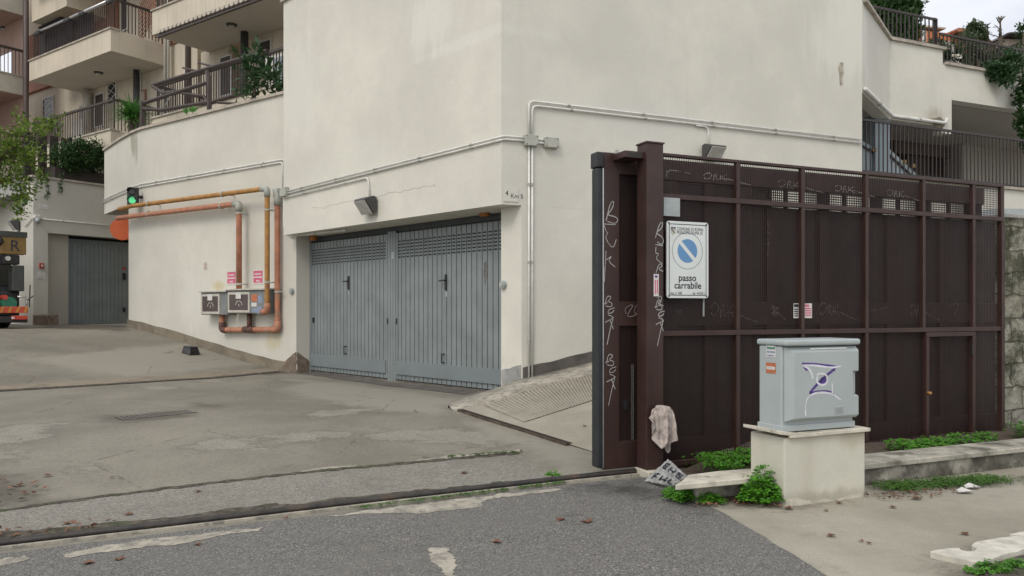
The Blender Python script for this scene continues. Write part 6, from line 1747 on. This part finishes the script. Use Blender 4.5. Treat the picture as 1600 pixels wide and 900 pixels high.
def bushy(label, px, py, rx, ry, h, n, size, m_, seed, name='weed_plant', cat='weed', group=None, nl=3):
    c = G(px, py); r = random.Random(seed); mb = MB()
    for i in range(n):
        a = r.uniform(0, 6.28); k = r.random()**.6; hh = h*(1-k*k*.7)*r.uniform(.2, 1)**.8*(1+.45*mnoise.noise(V((math.cos(a)*2, math.sin(a)*2, seed))))
        base = V((c.x+rx*k*.35*math.cos(a), c.y+ry*k*.35*math.sin(a), .01))
        out = V((rx*k*math.cos(a), ry*k*math.sin(a), 0))
        top = V((c.x, c.y, .01))+out+V((0,0,hh))
        mb.tube([base, base.lerp(top, .6)+V((0,0,hh*.1)), top], .0016, 3, cap=False)
        lean = V((out.x/max(.01, h)*.5, out.y/max(.01, h)*.5-.2, 0))
        clover(mb, r, top-V((0,0,.01)), .01, lean, size*r.uniform(.7,1.25), nl)
    o = mb.build(name, M[m_], None, c, normals=False); tag(o, label, cat, group)
bushy('leafy bright green weed against the left foot of the plinth', 1190, 788, .16, .12, .25, 210, .030, 'parsley', 11, nl=3)
bushy('low clover clump below the left end of the pale slab', 1068, 785, .13, .09, .12, 150, .026, 'weed', 12)
bushy('small clover clump under the middle of the pale slab', 1110, 788, .12, .07, .07, 90, .022, 'weed', 13)
bushy('few clover leaves on the asphalt edge beside the plastic sheet', 1046, 778, .05, .05, .07, 40, .022, 'weed', 14)
bushy('small weed in the crack beside the gate end', 866, 749, .06, .04, .06, 26, .022, 'weed', 15)
bushy('weed tuft in the gutter at the bottom right corner', 1545, 897, .12, .05, .06, 90, .018, 'weed', 16)
bushy('small weed further right in the corner gutter', 1590, 890, .06, .05, .05, 40, .018, 'weed', 17)
def seam_moss(a, b, n, seed, label, z=.012, wd=.05, h=.03):
    pa_, pb_ = G(*a), G(*b)
    def f(r):
        u = r.random(); p = pa_.lerp(pb_, u); 
        if mnoise.noise(V((u*9, seed, 0))) < -.1: return f(r)
        return (gz(p.x, p.y)+z, V((p.x+r.gauss(0, wd), p.y+r.gauss(0, wd))))
    weeds(label, f, n, h, .012, 'moss', seed=seed, name='moss', cat='moss')
seam_moss((1385,765), (1560,752), 2600, 21, 'moss strip at the foot of the planter wall', wd=.075, h=.03)
seam_moss((560,797), (880,757), 420, 22, 'thin moss line along the gate track', wd=.018, h=.015)
seam_moss((700,716), (815,707), 200, 23, 'thin moss line at the top edge of the rough strip', wd=.012, h=.012)

def crown(name, label, cat, blobs, n, size, m_, seed, loc, trunk=None, branch=None, ratio=.55, kids=True, droop=0):
    """foliage: leaves gathered in twig clusters through the blobs' volume"""
    r = random.Random(seed); t = thing(name, label, cat, loc); mb = MB(); br = MB()
    tot = sum(b[1][0]*b[1][1]*b[1][2] for b in blobs)
    for c, rad in blobs:
        k = int(n*rad[0]*rad[1]*rad[2]/tot)
        ncl = max(4, k//14)
        for _ in range(ncl):
            d = rv(r); rr = r.random()**.45; q = V((c.x+d.x*rad[0]*rr, c.y+d.y*rad[1]*rr, c.z+d.z*rad[2]*rr))
            if r.random() < .35: br.tube([V(c), V(c).lerp(q, .5)+V((0,0,-.03)), q], [.008, .006, .003], 4, cap=False)
            ax = (d+V((0,0,.4-droop))).normalized()
            for j in range(14):
                p = q+rv(r)*size*r.uniform(.3, 1.6)
                leaf(mb, p, (ax+rv(r)*.9-V((0,0,droop*.6))), (V((0,0,1))+rv(r)*.6).normalized(), size*r.uniform(.7, 1.25), size*ratio*r.uniform(.8, 1.2))
    mb.build('foliage', M[m_], t, normals=False)
    if trunk: br.tube(trunk[0], trunk[1], 8)
    if br.v: br.build('branches', M['bark'], t, normals=False)
    return t
def bl(px, py, Y, rx, rz_, ry=None):
    c = at(px, py, Y); s = Y/K; return (c, (rx*s, (ry or rx)*s, rz_*s))
# yellowing tree at the left edge
Yv = 17.5
tb_ = at(-60, 512, Yv)
crown('vine_tree', 'yellow green leafy tree hanging in at the left edge above the truck', 'tree',
      [bl(15,245,Yv,34,30), bl(40,215,Yv,34,20), bl(80,200,Yv+.6,26,14), bl(22,285,Yv,36,20), bl(8,312,Yv,26,14), bl(-20,240,Yv,40,50), bl(62,250,Yv,26,22), bl(35,190,Yv+.8,12,16), bl(95,188,Yv+.8,12,8), bl(45,268,Yv,22,10), bl(45,312,Yv-.1,16,5), bl(20,330,Yv-.1,14,5)],
      2700, .11, 'vine', 31, tb_, ([tb_, at(-50,400,Yv), at(-30,300,Yv), at(10,240,Yv), at(60,205,Yv+.4)], [.13,.11,.08,.05,.02]), droop=.25)
# planting on the rear garage
c = GW.P(1.9, gt+.8, -.5)
crown('planter_bush', 'dark green feathery bush in the planter on the rear garage', 'bush',
      [bl(100,248,22.9,22,22,14), bl(125,245,23.2,26,24,14), bl(150,250,23.6,20,20,12), bl(140,232,23.5,20,12,10)], 5200, .12, 'bush', 32, c, ([c-V((0,0,.4)), c+V((0,0,.3))], [.05,.03]), ratio=.35)
def trail(px, y0, y1, W, lab, seed, m_='bush', size=.07, n=60, wpx=4):
    r = random.Random(seed); mb = MB(); pts = []
    for k in range(9): a, b = W.pix(px+r.uniform(-wpx,wpx)*.5, y0+(y1-y0)*k/8, .06); pts.append(W.P(a, b, .06))
    mb.tube(pts, .008, 4, cap=False)
    for i in range(n):
        f = r.random(); p = pts[int(f*8)]+rv(r)*.05; leaf(mb, p, (V((0,0,-.6))+rv(r)), rv(r), size*r.uniform(.7,1.2), size*.6)
    o = mb.build('hanging_ivy', M[m_], None, pts[0], normals=False); tag(o, lab, 'ivy')
trail(74, 268, 312, GW, 'longer ivy strand trailing down the rear garage wall', 33); trail(94, 270, 302, GW, 'shorter ivy strand trailing down the rear garage wall', 34, n=45)
# yucca on the terrace
yb = LW.P(par_col(LW, 205, -.5), 5.55, -.5); yb = at(206, 188, 20.8)
t = thing('yucca', 'spiky bright green yucca standing on the terrace corner', 'yucca', yb-V((0,0,.65)))
MB().tube([yb-V((0,0,.65)), yb-V((0,0,.2)), yb+V((.02,0,.05))], [.09,.08,.06], 10).build('trunk', M['bark'], t)
r = random.Random(35); mb = MB()
for i in range(230):
    d = rv(r); d.z = abs(d.z)*.9+r.uniform(-.35,.35); d.normalize(); l = r.uniform(.45, .85); s = d.cross(V((0,0,1))); s = s.normalized()*.024
    c0_ = yb+V((0,0,r.uniform(-.05,.18))); drop = V((0,0,-.13*(1-max(0, d.z))))
    p = [c0_-s*.6, c0_+s*.6, c0_+d*l*.5+s, c0_+d*l*.5-s, c0_+d*l+drop]
    mb.add(p, [(0,1,2,3),(3,2,4)])
mb.build('leaves', M['yucca'], t, normals=False)
# large leaved plant beside the tower
c = at(398, 115, 16.6)
crown('rubber_plant', 'dark glossy large leaved plant on the terrace next to the tower', 'plant', [bl(398,115,16.6,16,22,10), bl(412,132,16.5,22,12,10), bl(388,128,16.8,12,14,8), bl(402,95,16.7,8,12,6), bl(438,130,16.3,8,12,6)],
      135, .24, 'ficus', 36, c-V((0,0,1)), ([c-V((0,0,.9)), c], [.04,.02]), ratio=.42)
# small green sprigs on the terrace edge
for k, (x, y) in enumerate(((292,175),(301,172))):
    c = LW.hit(x, y, -.35); mb = MB(); r = random.Random(40+k)
    for i in range(7): leaf(mb, c+V((0,0,-.05)), V((r.uniform(-1,1), r.uniform(-.4,.4), r.uniform(.2,1.4))), V((0,-1,.2)), .17, .07)
    mb.tube([c-V((0,0,.35)), c], .01, 4)
    tag(mb.build('seedling', M['yucca'], None, c, normals=False), ('left' if k == 0 else 'right')+'most of two yellow green sprigs on the terrace edge', 'plant')
# greenery on the right parapets
c = at(1395, 40, 17.2)
crown('dark_bush', 'dense dark evergreen bush behind the upper parapet beside the tower', 'bush', [bl(1385,25,17.2,26,28,16), bl(1412,45,17.0,22,26,14), bl(1425,20,17.2,16,12,10), bl(1400,5,17.3,30,22,16), bl(1432,5,17.3,12,10,8), bl(1370,5,17.2,14,24,10), bl(1420,65,16.9,14,12,8)],
      9500, .10, 'bush', 37, c-V((0,0,1)), ([c-V((0,0,.9)), c], [.08,.05]), ratio=.5)
c = at(1485, 84, 16.9)
rb_ = crown('rose_bush', 'green rose bush with white blooms where the parapet steps down', 'bush', [bl(1462,72,16.6,10,8,6), bl(1485,84,16.8,14,14,8), bl(1495,92,16.9,12,8,6), bl(1470,80,16.4,5,10,3)], 1500, .085, 'bush', 38, c-V((0,0,.3)), None)
mb = MB(); r = random.Random(39)
for x, y in ((1461,67),(1463,71),(1481,69),(1486,73),(1487,78),(1499,88),(1491,88),(1497,100),(1476,70),(1484,99)):
    p = at(x, y, 16.45)
    for i in range(10): leaf(mb, p+rv(r)*.03, rv(r), rv(r), .07, .06)
mb.build('blooms', M['petal'], rb_, normals=False)
c = at(1530, 95, 17.4)
crown('grey_shrub', 'greyish straggly shrub behind the lower parapet railing', 'shrub', [bl(1520,88,17.6,26,18,12), bl(1540,98,17.6,24,14,10), bl(1515,65,17.8,12,12,8), bl(1560,92,17.8,20,14,10), bl(1505,100,17.3,14,10,6), bl(1585,90,18,22,16,10)], 3800, .085, 'bush_grey', 41, c-V((0,0,.5)), ([c-V((0,0,.5)), c], [.04,.02]), ratio=.4)
c = at(1570, 115, 16.6)
crown('hanging_shrub', 'dark green shrub hanging over the lower parapet near the right edge', 'shrub', [bl(1565,110,16.55,20,10,5), bl(1572,122,16.5,14,8,4), bl(1550,108,16.7,10,7,4), bl(1578,98,16.8,16,10,6)], 1700, .095, 'ficus', 42, c, None, ratio=.6)
c = at(1597, 150, 16.9)
crown('climbing_ivy', 'ivy climbing down the parapet at the right edge', 'ivy', [bl(1598,130,16.75,7,16,4), bl(1596,160,16.75,6,14,3), bl(1600,190,16.7,8,18,4), bl(1605,220,16.7,8,14,4), bl(1596,148,16.7,4,5,3)], 800, .10, 'bush', 43, c, None, ratio=.75)
def bare_tree(lab, px, py0, py1, Y, seed):
    r = random.Random(seed); b = at(px, py0, Y); tp = at(px, py1, Y); mb = MB()
    mb.tube([b, b.lerp(tp, .5), tp], [.09,.05,.012], 6)
    for i in range(16):
        f = r.uniform(.25, .95); p = b.lerp(tp, f); d = V((r.uniform(-1,1), r.uniform(-.6,.6), r.uniform(.5,1.4))).normalized()*(tp-b).length*r.uniform(.15,.4)*(1.1-f*.6)
        q = p+d; mb.tube([p, p+d*.5+V((0,0,.05)), q], [.025,.016,.006], 4, cap=False)
        for _ in range(3):
            e = d*r.uniform(.2,.5); e = e+rv(r)*e.length*.8; mb.tube([p+d*.6, p+d*.6+e], [.012,.005], 3, cap=False)
    tag(mb.build('bare_tree', M['bark'], None, b, normals=False), lab, 'tree')
bare_tree('thin bare tree nearest the pale pink house, the tallest one', 1563, 75, 28, 30, 51); bare_tree('thin bare tree left of the tallest one behind the railing', 1543, 75, 42, 29, 52)
c = at(1526, 60, 30)
crown('far_tree', 'loose small tree beside the red tiled roof', 'tree', [bl(1523,45,29,8,8,8), bl(1530,55,29,7,10,7), bl(1518,42,29,4,3,3), bl(1514,62,28.5,10,8,6)], 900, .16, 'bush_grey', 44, c-V((0,0,1)), ([c-V((0,0,1.5)), c], [.08,.04]))
c = at(1600, 50, 27)
crown('far_tree', 'leafy tree at the far right edge behind the pale house', 'tree', [bl(1606,45,30,9,10,8), bl(1600,55,30,6,5,5)], 420, .16, 'bush', 45, c-V((0,0,2)), ([c-V((0,0,2)), c], [.08,.04]))

# fallen leaves
lm_ = MB(); leaf(lm_, V((-.04,0,.002)), V((1,0,.02)), V((0,0,1)), .085, .055, .10)
lm_.add([V((-.01,.0,.008)), V((.0,.045,.015)), V((.025,.03,.008)), V((.03,.0,.01)), V((.005,-.04,.016)), V((.03,-.028,.006))], [(0,2,1),(0,3,2),(0,4,5),(0,5,3)])
base = lm_.build('fallen_leaf', M['dry'], normals=False)
LG = 'dry leaves scattered on the ground'
spots = [(725,741,1.3,'reddish brown leaf on the rough concrete strip'),(916,818,1.5,'orange brown leaf on the asphalt, larger of a close pair'),(875,815,1.4,'dark brown leaf on the asphalt beside an orange one'),(775,850,1.2,'small red leaf alone on the asphalt'),(650,644,1.2,'leaf beside the thin pale patch near the doors'),(914,668,.9,'lone leaf on the smooth part of the ramp'),
   (1302,692,0,''),(1298,840,1.1,'orange leaf on the pavement left of the two dark bits'),(1508,837,1.0,'lone brown leaf on the pavement nearest the white kerb'),(1490,756,1.4,'tan leaf resting on the moss below the planter wall'),(1312,788,1.2,'dark leaf at the front foot of the plinth'),(1233,797,1.2,'dark leaf at the left front corner of the plinth'),(75,745,1.4,'brown leaf left on the driveway edge near the dark joint'),(30,760,1.2,'brown leaf at the driveway edge, closest to the left side of the photo'),(140,883,1.3,'leaf on the asphalt below the track at left'),(185,877,1.1,'leaf on the asphalt just right of another leaf at left'),(310,854,1.0,'leaf on the asphalt under the long cement smear'),(105,820,1.3,'leaf on the rough strip just above the track at left'),(200,806,1.2,'reddish leaf on the rough strip among cracks'),(445,812,1.0,'leaf lying against the track by the cement smear'),(175,748,.9,'lone leaf on the smooth driveway below the round pale spot'),(310,770,.9,'tiny leaf on the rough strip'),(1430,782,1.3,'brown leaf by the right foot of the plinth'),(1395,795,.9,'small leaf on the pavement right of the plinth'),(1345,848,.7,'left of two tiny dark bits on the pavement'),(1358,851,.7,'right of two tiny dark bits on the pavement'),(1290,800,.8,'small leaf in front of the plinth')]
first = True; r = random.Random(60)
for px, py, s, lab in spots:
    if not s: continue
    p = G(px, py); z = .0115; s *= .72
    o = base if first else base.copy()
    if not first: C.objects.link(o)
    first = False
    if px == 914: p = RG(px, py); z = .02
    o.location = p+V((0,0,z)); o.rotation_euler = (r.uniform(-.06,.06), r.uniform(-.06,.06), r.uniform(0,6.28)); o.scale = (s, s*r.uniform(.7,1.1), s)
    tag(o, lab, 'leaf', LG)
def litter(label, pts, n, seed, size=.05, z=.02):
    r = random.Random(seed); mb = MB(); poly_ = pxpoly(pts); xs_ = [p.x for p in poly_]; ys_ = [p.y for p in poly_]; q = 0
    while q < n:
        P_ = np.array([[r.uniform(min(xs_), max(xs_)), r.uniform(min(ys_), max(ys_))]])
        if sdf(P_, [poly_])[0] < 0: continue
        q += 1; p = V((P_[0,0], P_[0,1], gz(*P_[0])+z)); leaf(mb, p, V((r.uniform(-1,1), r.uniform(-1,1), r.uniform(-.1,.4))), V((r.uniform(-.4,.4), r.uniform(-.4,.4), 1)), size*r.uniform(.5,1.3), size*.6*r.uniform(.6,1.2))
    tag(mb.build('leaf_litter', M['dry'], None, normals=False), label, 'leaf litter', None, 'stuff')
litter('brown leaf litter in the gutter above the track at the left edge', [(-60,845),(0,832),(120,822),(180,815),(170,826),(60,848),(-60,862)], 60, 61)
litter('dead leaves between the pale slab and the plinth', [(1080,785),(1150,778),(1215,787),(1215,797),(1150,793),(1090,796)], 110, 62, .04)
litter('brown debris at the foot of the planter wall right of the plinth', [(1356,778),(1440,768),(1520,770),(1440,783),(1360,784)], 110, 63, .035)
litter('scattered leaves on the left edge of the driveway', [(-40,735),(0,738),(70,768),(60,780),(0,790),(-40,792)], 40, 64, .06)
# two scraps of paper
for k, (x, y, lab) in enumerate(((1519,765,'folded white paper scrap on the pavement, the one nearer the planter'),(1508,772,'flat white paper scrap on the pavement, the one nearer the kerb'))):
    c = G(x, y)+V((0,0,.02)); mb = MB(); 
    mb.add([c+V((-.06,-.02,0)), c+V((.02,-.035,.012)), c+V((.07,.01,.0)), c+V((.0,.045,.025)), c+V((-.05,.03,.006))], [(0,1,3),(1,2,3),(0,3,4)])
    mb.add([v-V((0,0,.004)) for v in mb.v], [(0,3,1),(1,3,2),(0,4,3)])
    tag(mb.build('paper_scrap', M['paper'], None, c-V((0,0,.02)), normals=False), lab, 'paper')
c = G(1214, 788); mb = MB()
mb.hexa(c+V((-.06,-.02,0)), V((.12,.03,.02)), V((-.02,.05,.0)), V((0,0,.03))); tag(mb.build('rubble_chip', M['slab'], None, c, bevel=.008), 'pale rubble chip lying in the weeds left of the plinth', 'rubble')

# ================================================================== tank truck at the left edge
TY = 18.2
tg = at(45, 509, TY); TZ = gz(tg.x, tg.y)
tv = V((-.70, .714, 0)).normalized(); tx = V((-tv.y, tv.x, 0)); tx = tx if tx.x > 0 else -tx        # forward axis, right axis
def tp_(x, y, z): return V((tg.x, tg.y, 0)) + tx*x + tv*y + V((0,0,z))
def tbox(x0, x1, y0, y1, z0, z1): return MB().hexa(tp_(x0,y0,z0), tx*(x1-x0), tv*(y1-y0), V((0,0,z1-z0)))
sc_ = TY/K
def tz(py): return H+(HY-py)*sc_
def txp(px): return (px-45)*sc_/.98
tk = thing('tank_truck', 'dark tank truck at the left edge with ochre R plate and striped reflector', 'truck', V((tg.x, tg.y, TZ)))
WD = 2.35
mb = tbox(-WD, -.02, .0, .30, tz(504), tz(494)); mb.v += []; mb.build('bumper', M['truck_dark'], tk, bevel=.02)
tbox(-WD+.2, -.3, .1, 6.5, tz(492), tz(480)).build('chassis', M['truck_dark'], tk)
rf = tbox(-.66, -.02, -.03, -.001, tz(489), tz(479)).build('reflector_board', M['refl_red'], tk, bevel=.01)
mb = MB()
for k in range(4): 
    x = -.60+.16*k; mb.add([tp_(x,-.033,tz(488.5)), tp_(x+.06,-.033,tz(488.5)), tp_(x+.11,-.033,tz(479.5)), tp_(x+.05,-.033,tz(479.5))], [(0,1,2,3)])
mb.build('stripes', M['refl_yel'], rf, normals=False)
rf = tbox(-WD+.02, -WD+.66, -.03, -.001, tz(489), tz(479)).build('reflector_board', M['refl_red'], tk, bevel=.01)
lt = tbox(-.36, -.03, -.05, -.001, tz(499.5), tz(493)).build('tail_light', M['red_box'], tk, bevel=.015)
tbox(-.36, -.30, -.054, -.0505, tz(498), tz(495)).build('reverse_lens', M['paper'], lt)
tbox(-WD+.03, -WD+.36, -.05, -.001, tz(499.5), tz(493)).build('tail_light', M['red_box'], tk, bevel=.015)
# tank with dished end
TC = (-1.15, 1.0, tz(430)); ry_ = .98
mb = MB(); path_ = []; rad_ = []
for k in range(9): a = math.pi/2*k/8; path_.append(tp_(TC[0], TC[1]-.32*math.cos(a), TC[2])); rad_.append(max(.01, ry_*math.sin(a)))
path_.append(tp_(TC[0], 6.5, TC[2])); rad_.append(ry_)
mb.tube(path_, rad_, 36); tank = mb.build('tank', M['truck_tank'], tk, smooth=True)
mb = MB()
for yy in (1.02, 3.0, 5.0):
    q = [tp_(TC[0]+ry_*1.015*math.cos(a), yy, TC[2]+ry_*1.015*math.sin(a)) for a in [6.2832*i/36 for i in range(37)]]; mb.tube(q, .035, 6, cap=False)
mb.build('hoop', M['truck_dark'], tank, normals=False)
mb = MB(); q = [tp_(TC[0]+ .62*math.cos(a), .72, TC[2]+.62*math.sin(a)) for a in [6.2832*i/30 for i in range(31)]]; mb.tube(q, .03, 6, cap=False); mb.build('rear_hatch', M['truck_dark'], tank, normals=False)
# R plate box
bx0, bx1 = txp(8), txp(42)
bxo = tbox(bx0, bx1, .02, .32, tz(398), tz(364)).build('plate_box', M['plate_y'], tk, bevel=.012)
tbox(bx0-.01, bx1+.02, .0, .34, tz(372), tz(363)).build('hood', M['truck_tank'], bxo, bevel=.01)
RW_ = Wall(tp_(bx0, .017, 0).xy, tx.xy)
wd_ = bx1-bx0
text_mb('R', .36, RW_, wd_*.36, tz(393), .0, 'LEFT', .95, .004).build('lettering', M['ink'], bxo, normals=False)
# pump unit, hoses, side box, mudguard, wheels
tbox(txp(24), txp(40), .05, .5, tz(455), tz(415)).build('side_locker', M['truck_tank'], tk, bevel=.02)
tbox(txp(6), txp(36), .3, .9, tz(478), tz(455)).build('pump_unit', M['truck_dark'], tk, bevel=.05)
MB().tube([tp_(txp(20), .0, tz(474)), tp_(txp(20), .4, tz(474))], .15, 16).build('valve_wheel', M['green_paint'], tk)
MB().tube([tp_(txp(14), -.02, tz(465)), tp_(txp(14), .3, tz(465))], .06, 12).build('valve_cap', M['red_box'], tk)
MB().tube(smooth_path([tp_(txp(30), -.01, tz(464)), tp_(txp(40), -.01, tz(463)), tp_(txp(42), -.01, tz(470)), tp_(txp(42), -.01, tz(478))], .1), .022, 8).build('hose', M['alu'], tk, smooth=True)
MB().tube(smooth_path([tp_(txp(2), .1, tz(385)), tp_(txp(10), -.05, tz(380)), tp_(txp(4), .1, tz(372)), tp_(txp(-8), .1, tz(380))], .1), .06, 10).build('hose', M['truck_dark'], tk, smooth=True)
MB().tube([tp_(txp(18), .0, tz(405)), tp_(txp(18), .25, tz(405))], .055, 12).build('work_lamp', M['lens'], tk)
tbox(txp(12), txp(34), .05, .35, tz(414), tz(399)).build('lamp_bracket', M['truck_dark'], tk, bevel=.03)
MB().tube([tp_(txp(46), .02, tz(480)), tp_(txp(47), .02, tz(445))], .012, 6).tube([tp_(txp(43), .02, tz(470)), tp_(txp(51), .0, tz(462))], .014, 6).build('marker_arm', M['truck_dark'], tk)
for sd in (-.42, -WD+.42):
    w = MB(); c1, c2 = tp_(sd-.28, 1.3, TZ+.49), tp_(sd+.28, 1.3, TZ+.49); d = (c2-c1).normalized()
    w.tube([c1, c1+d*.05, c2-d*.05, c2], [.42,.49,.49,.42], 28); wh = w.build('wheel', M['rubber'], tk, smooth=False)
    MB().tube([c2, c2+d*.02], .26, 20).build('rim', M['galv'], wh)
    tbox(sd-.33, sd+.36, .55, 2.1, TZ+1.03, TZ+1.08).build('mudguard', M['truck_dark'], tk)
    tbox(sd-.30, sd+.33, .50, .53, TZ+.22, TZ+1.0).build('mud_flap', M['rubber'], tk)

# ================================================================== light, sky, camera
w = bpy.data.worlds.new("World"); sc.world = w; w.use_nodes = True; t = w.node_tree; t.nodes.clear()
out = t.nodes.new('ShaderNodeOutputWorld'); bgn = t.nodes.new('ShaderNodeBackground')
sky = t.nodes.new('ShaderNodeTexSky'); sky.sky_type = 'NISHITA'; sky.sun_disc = False
SUN_EL, SUN_AZ = 46, 209      # azimuth clockwise from +Y: behind the camera, slightly left
sky.sun_elevation = R(SUN_EL); sky.sun_rotation = R(SUN_AZ); sky.air_density = 1; sky.dust_density = 3; sky.ozone_density = 1
tc = t.nodes.new('ShaderNodeTexCoord'); mp = t.nodes.new('ShaderNodeMapping'); mp.inputs['Scale'].default_value = (1, 1, 2.6)
nz = t.nodes.new('ShaderNodeTexNoise'); nz.inputs['Scale'].default_value = 2.2; nz.inputs['Detail'].default_value = 7; nz.inputs['Roughness'].default_value = .55
rp_ = t.nodes.new('ShaderNodeValToRGB'); rp_.color_ramp.elements[0].position = .30; rp_.color_ramp.elements[1].position = .70
rp_.color_ramp.elements[0].color = (5.9, 6.1, 6.7, 1); rp_.color_ramp.elements[1].color = (9.9, 9.75, 9.45, 1)
mx = t.nodes.new('ShaderNodeMix'); mx.data_type = 'RGBA'; mx.inputs[0].default_value = .86
t.links.new(tc.outputs['Generated'], mp.inputs['Vector']); t.links.new(mp.outputs[0], nz.inputs['Vector']); t.links.new(nz.outputs['Fac'], rp_.inputs['Fac'])
t.links.new(sky.outputs[0], mx.inputs[6]); t.links.new(rp_.outputs[0], mx.inputs[7]); t.links.new(mx.outputs[2], bgn.inputs['Color'])
bgn.inputs['Strength'].default_value = .10; t.links.new(bgn.outputs[0], out.inputs[0])
sl = bpy.data.lights.new('sun', 'SUN'); sl.energy = .9; sl.angle = R(22); sl.color = (1, .93, .82)
so = bpy.data.objects.new('sun', sl); C.objects.link(so)
az, el = R(SUN_AZ), R(SUN_EL); sd = V((math.sin(az)*math.cos(el), math.cos(az)*math.cos(el), math.sin(el)))
so.rotation_euler = (-sd).to_track_quat('-Z', 'Y').to_euler(); so.location = sd*40
cam = bpy.data.cameras.new('camera'); co = bpy.data.objects.new('camera', cam); C.objects.link(co)
co.location = (0, 0, H); co.rotation_euler = (R(90), 0, 0); cam.sensor_width = 36; cam.lens = 27; cam.shift_y = 34/1600; cam.clip_end = 2000; cam.clip_start = .05
sc.camera = co
sc.view_settings.view_transform = 'Standard'; sc.view_settings.look = 'None'; sc.view_settings.gamma = 1; sc.view_settings.use_curve_mapping = False
sc.view_settings.exposure = .50
sc.cycles.use_denoising = True
sc.cycles.max_bounces = 6
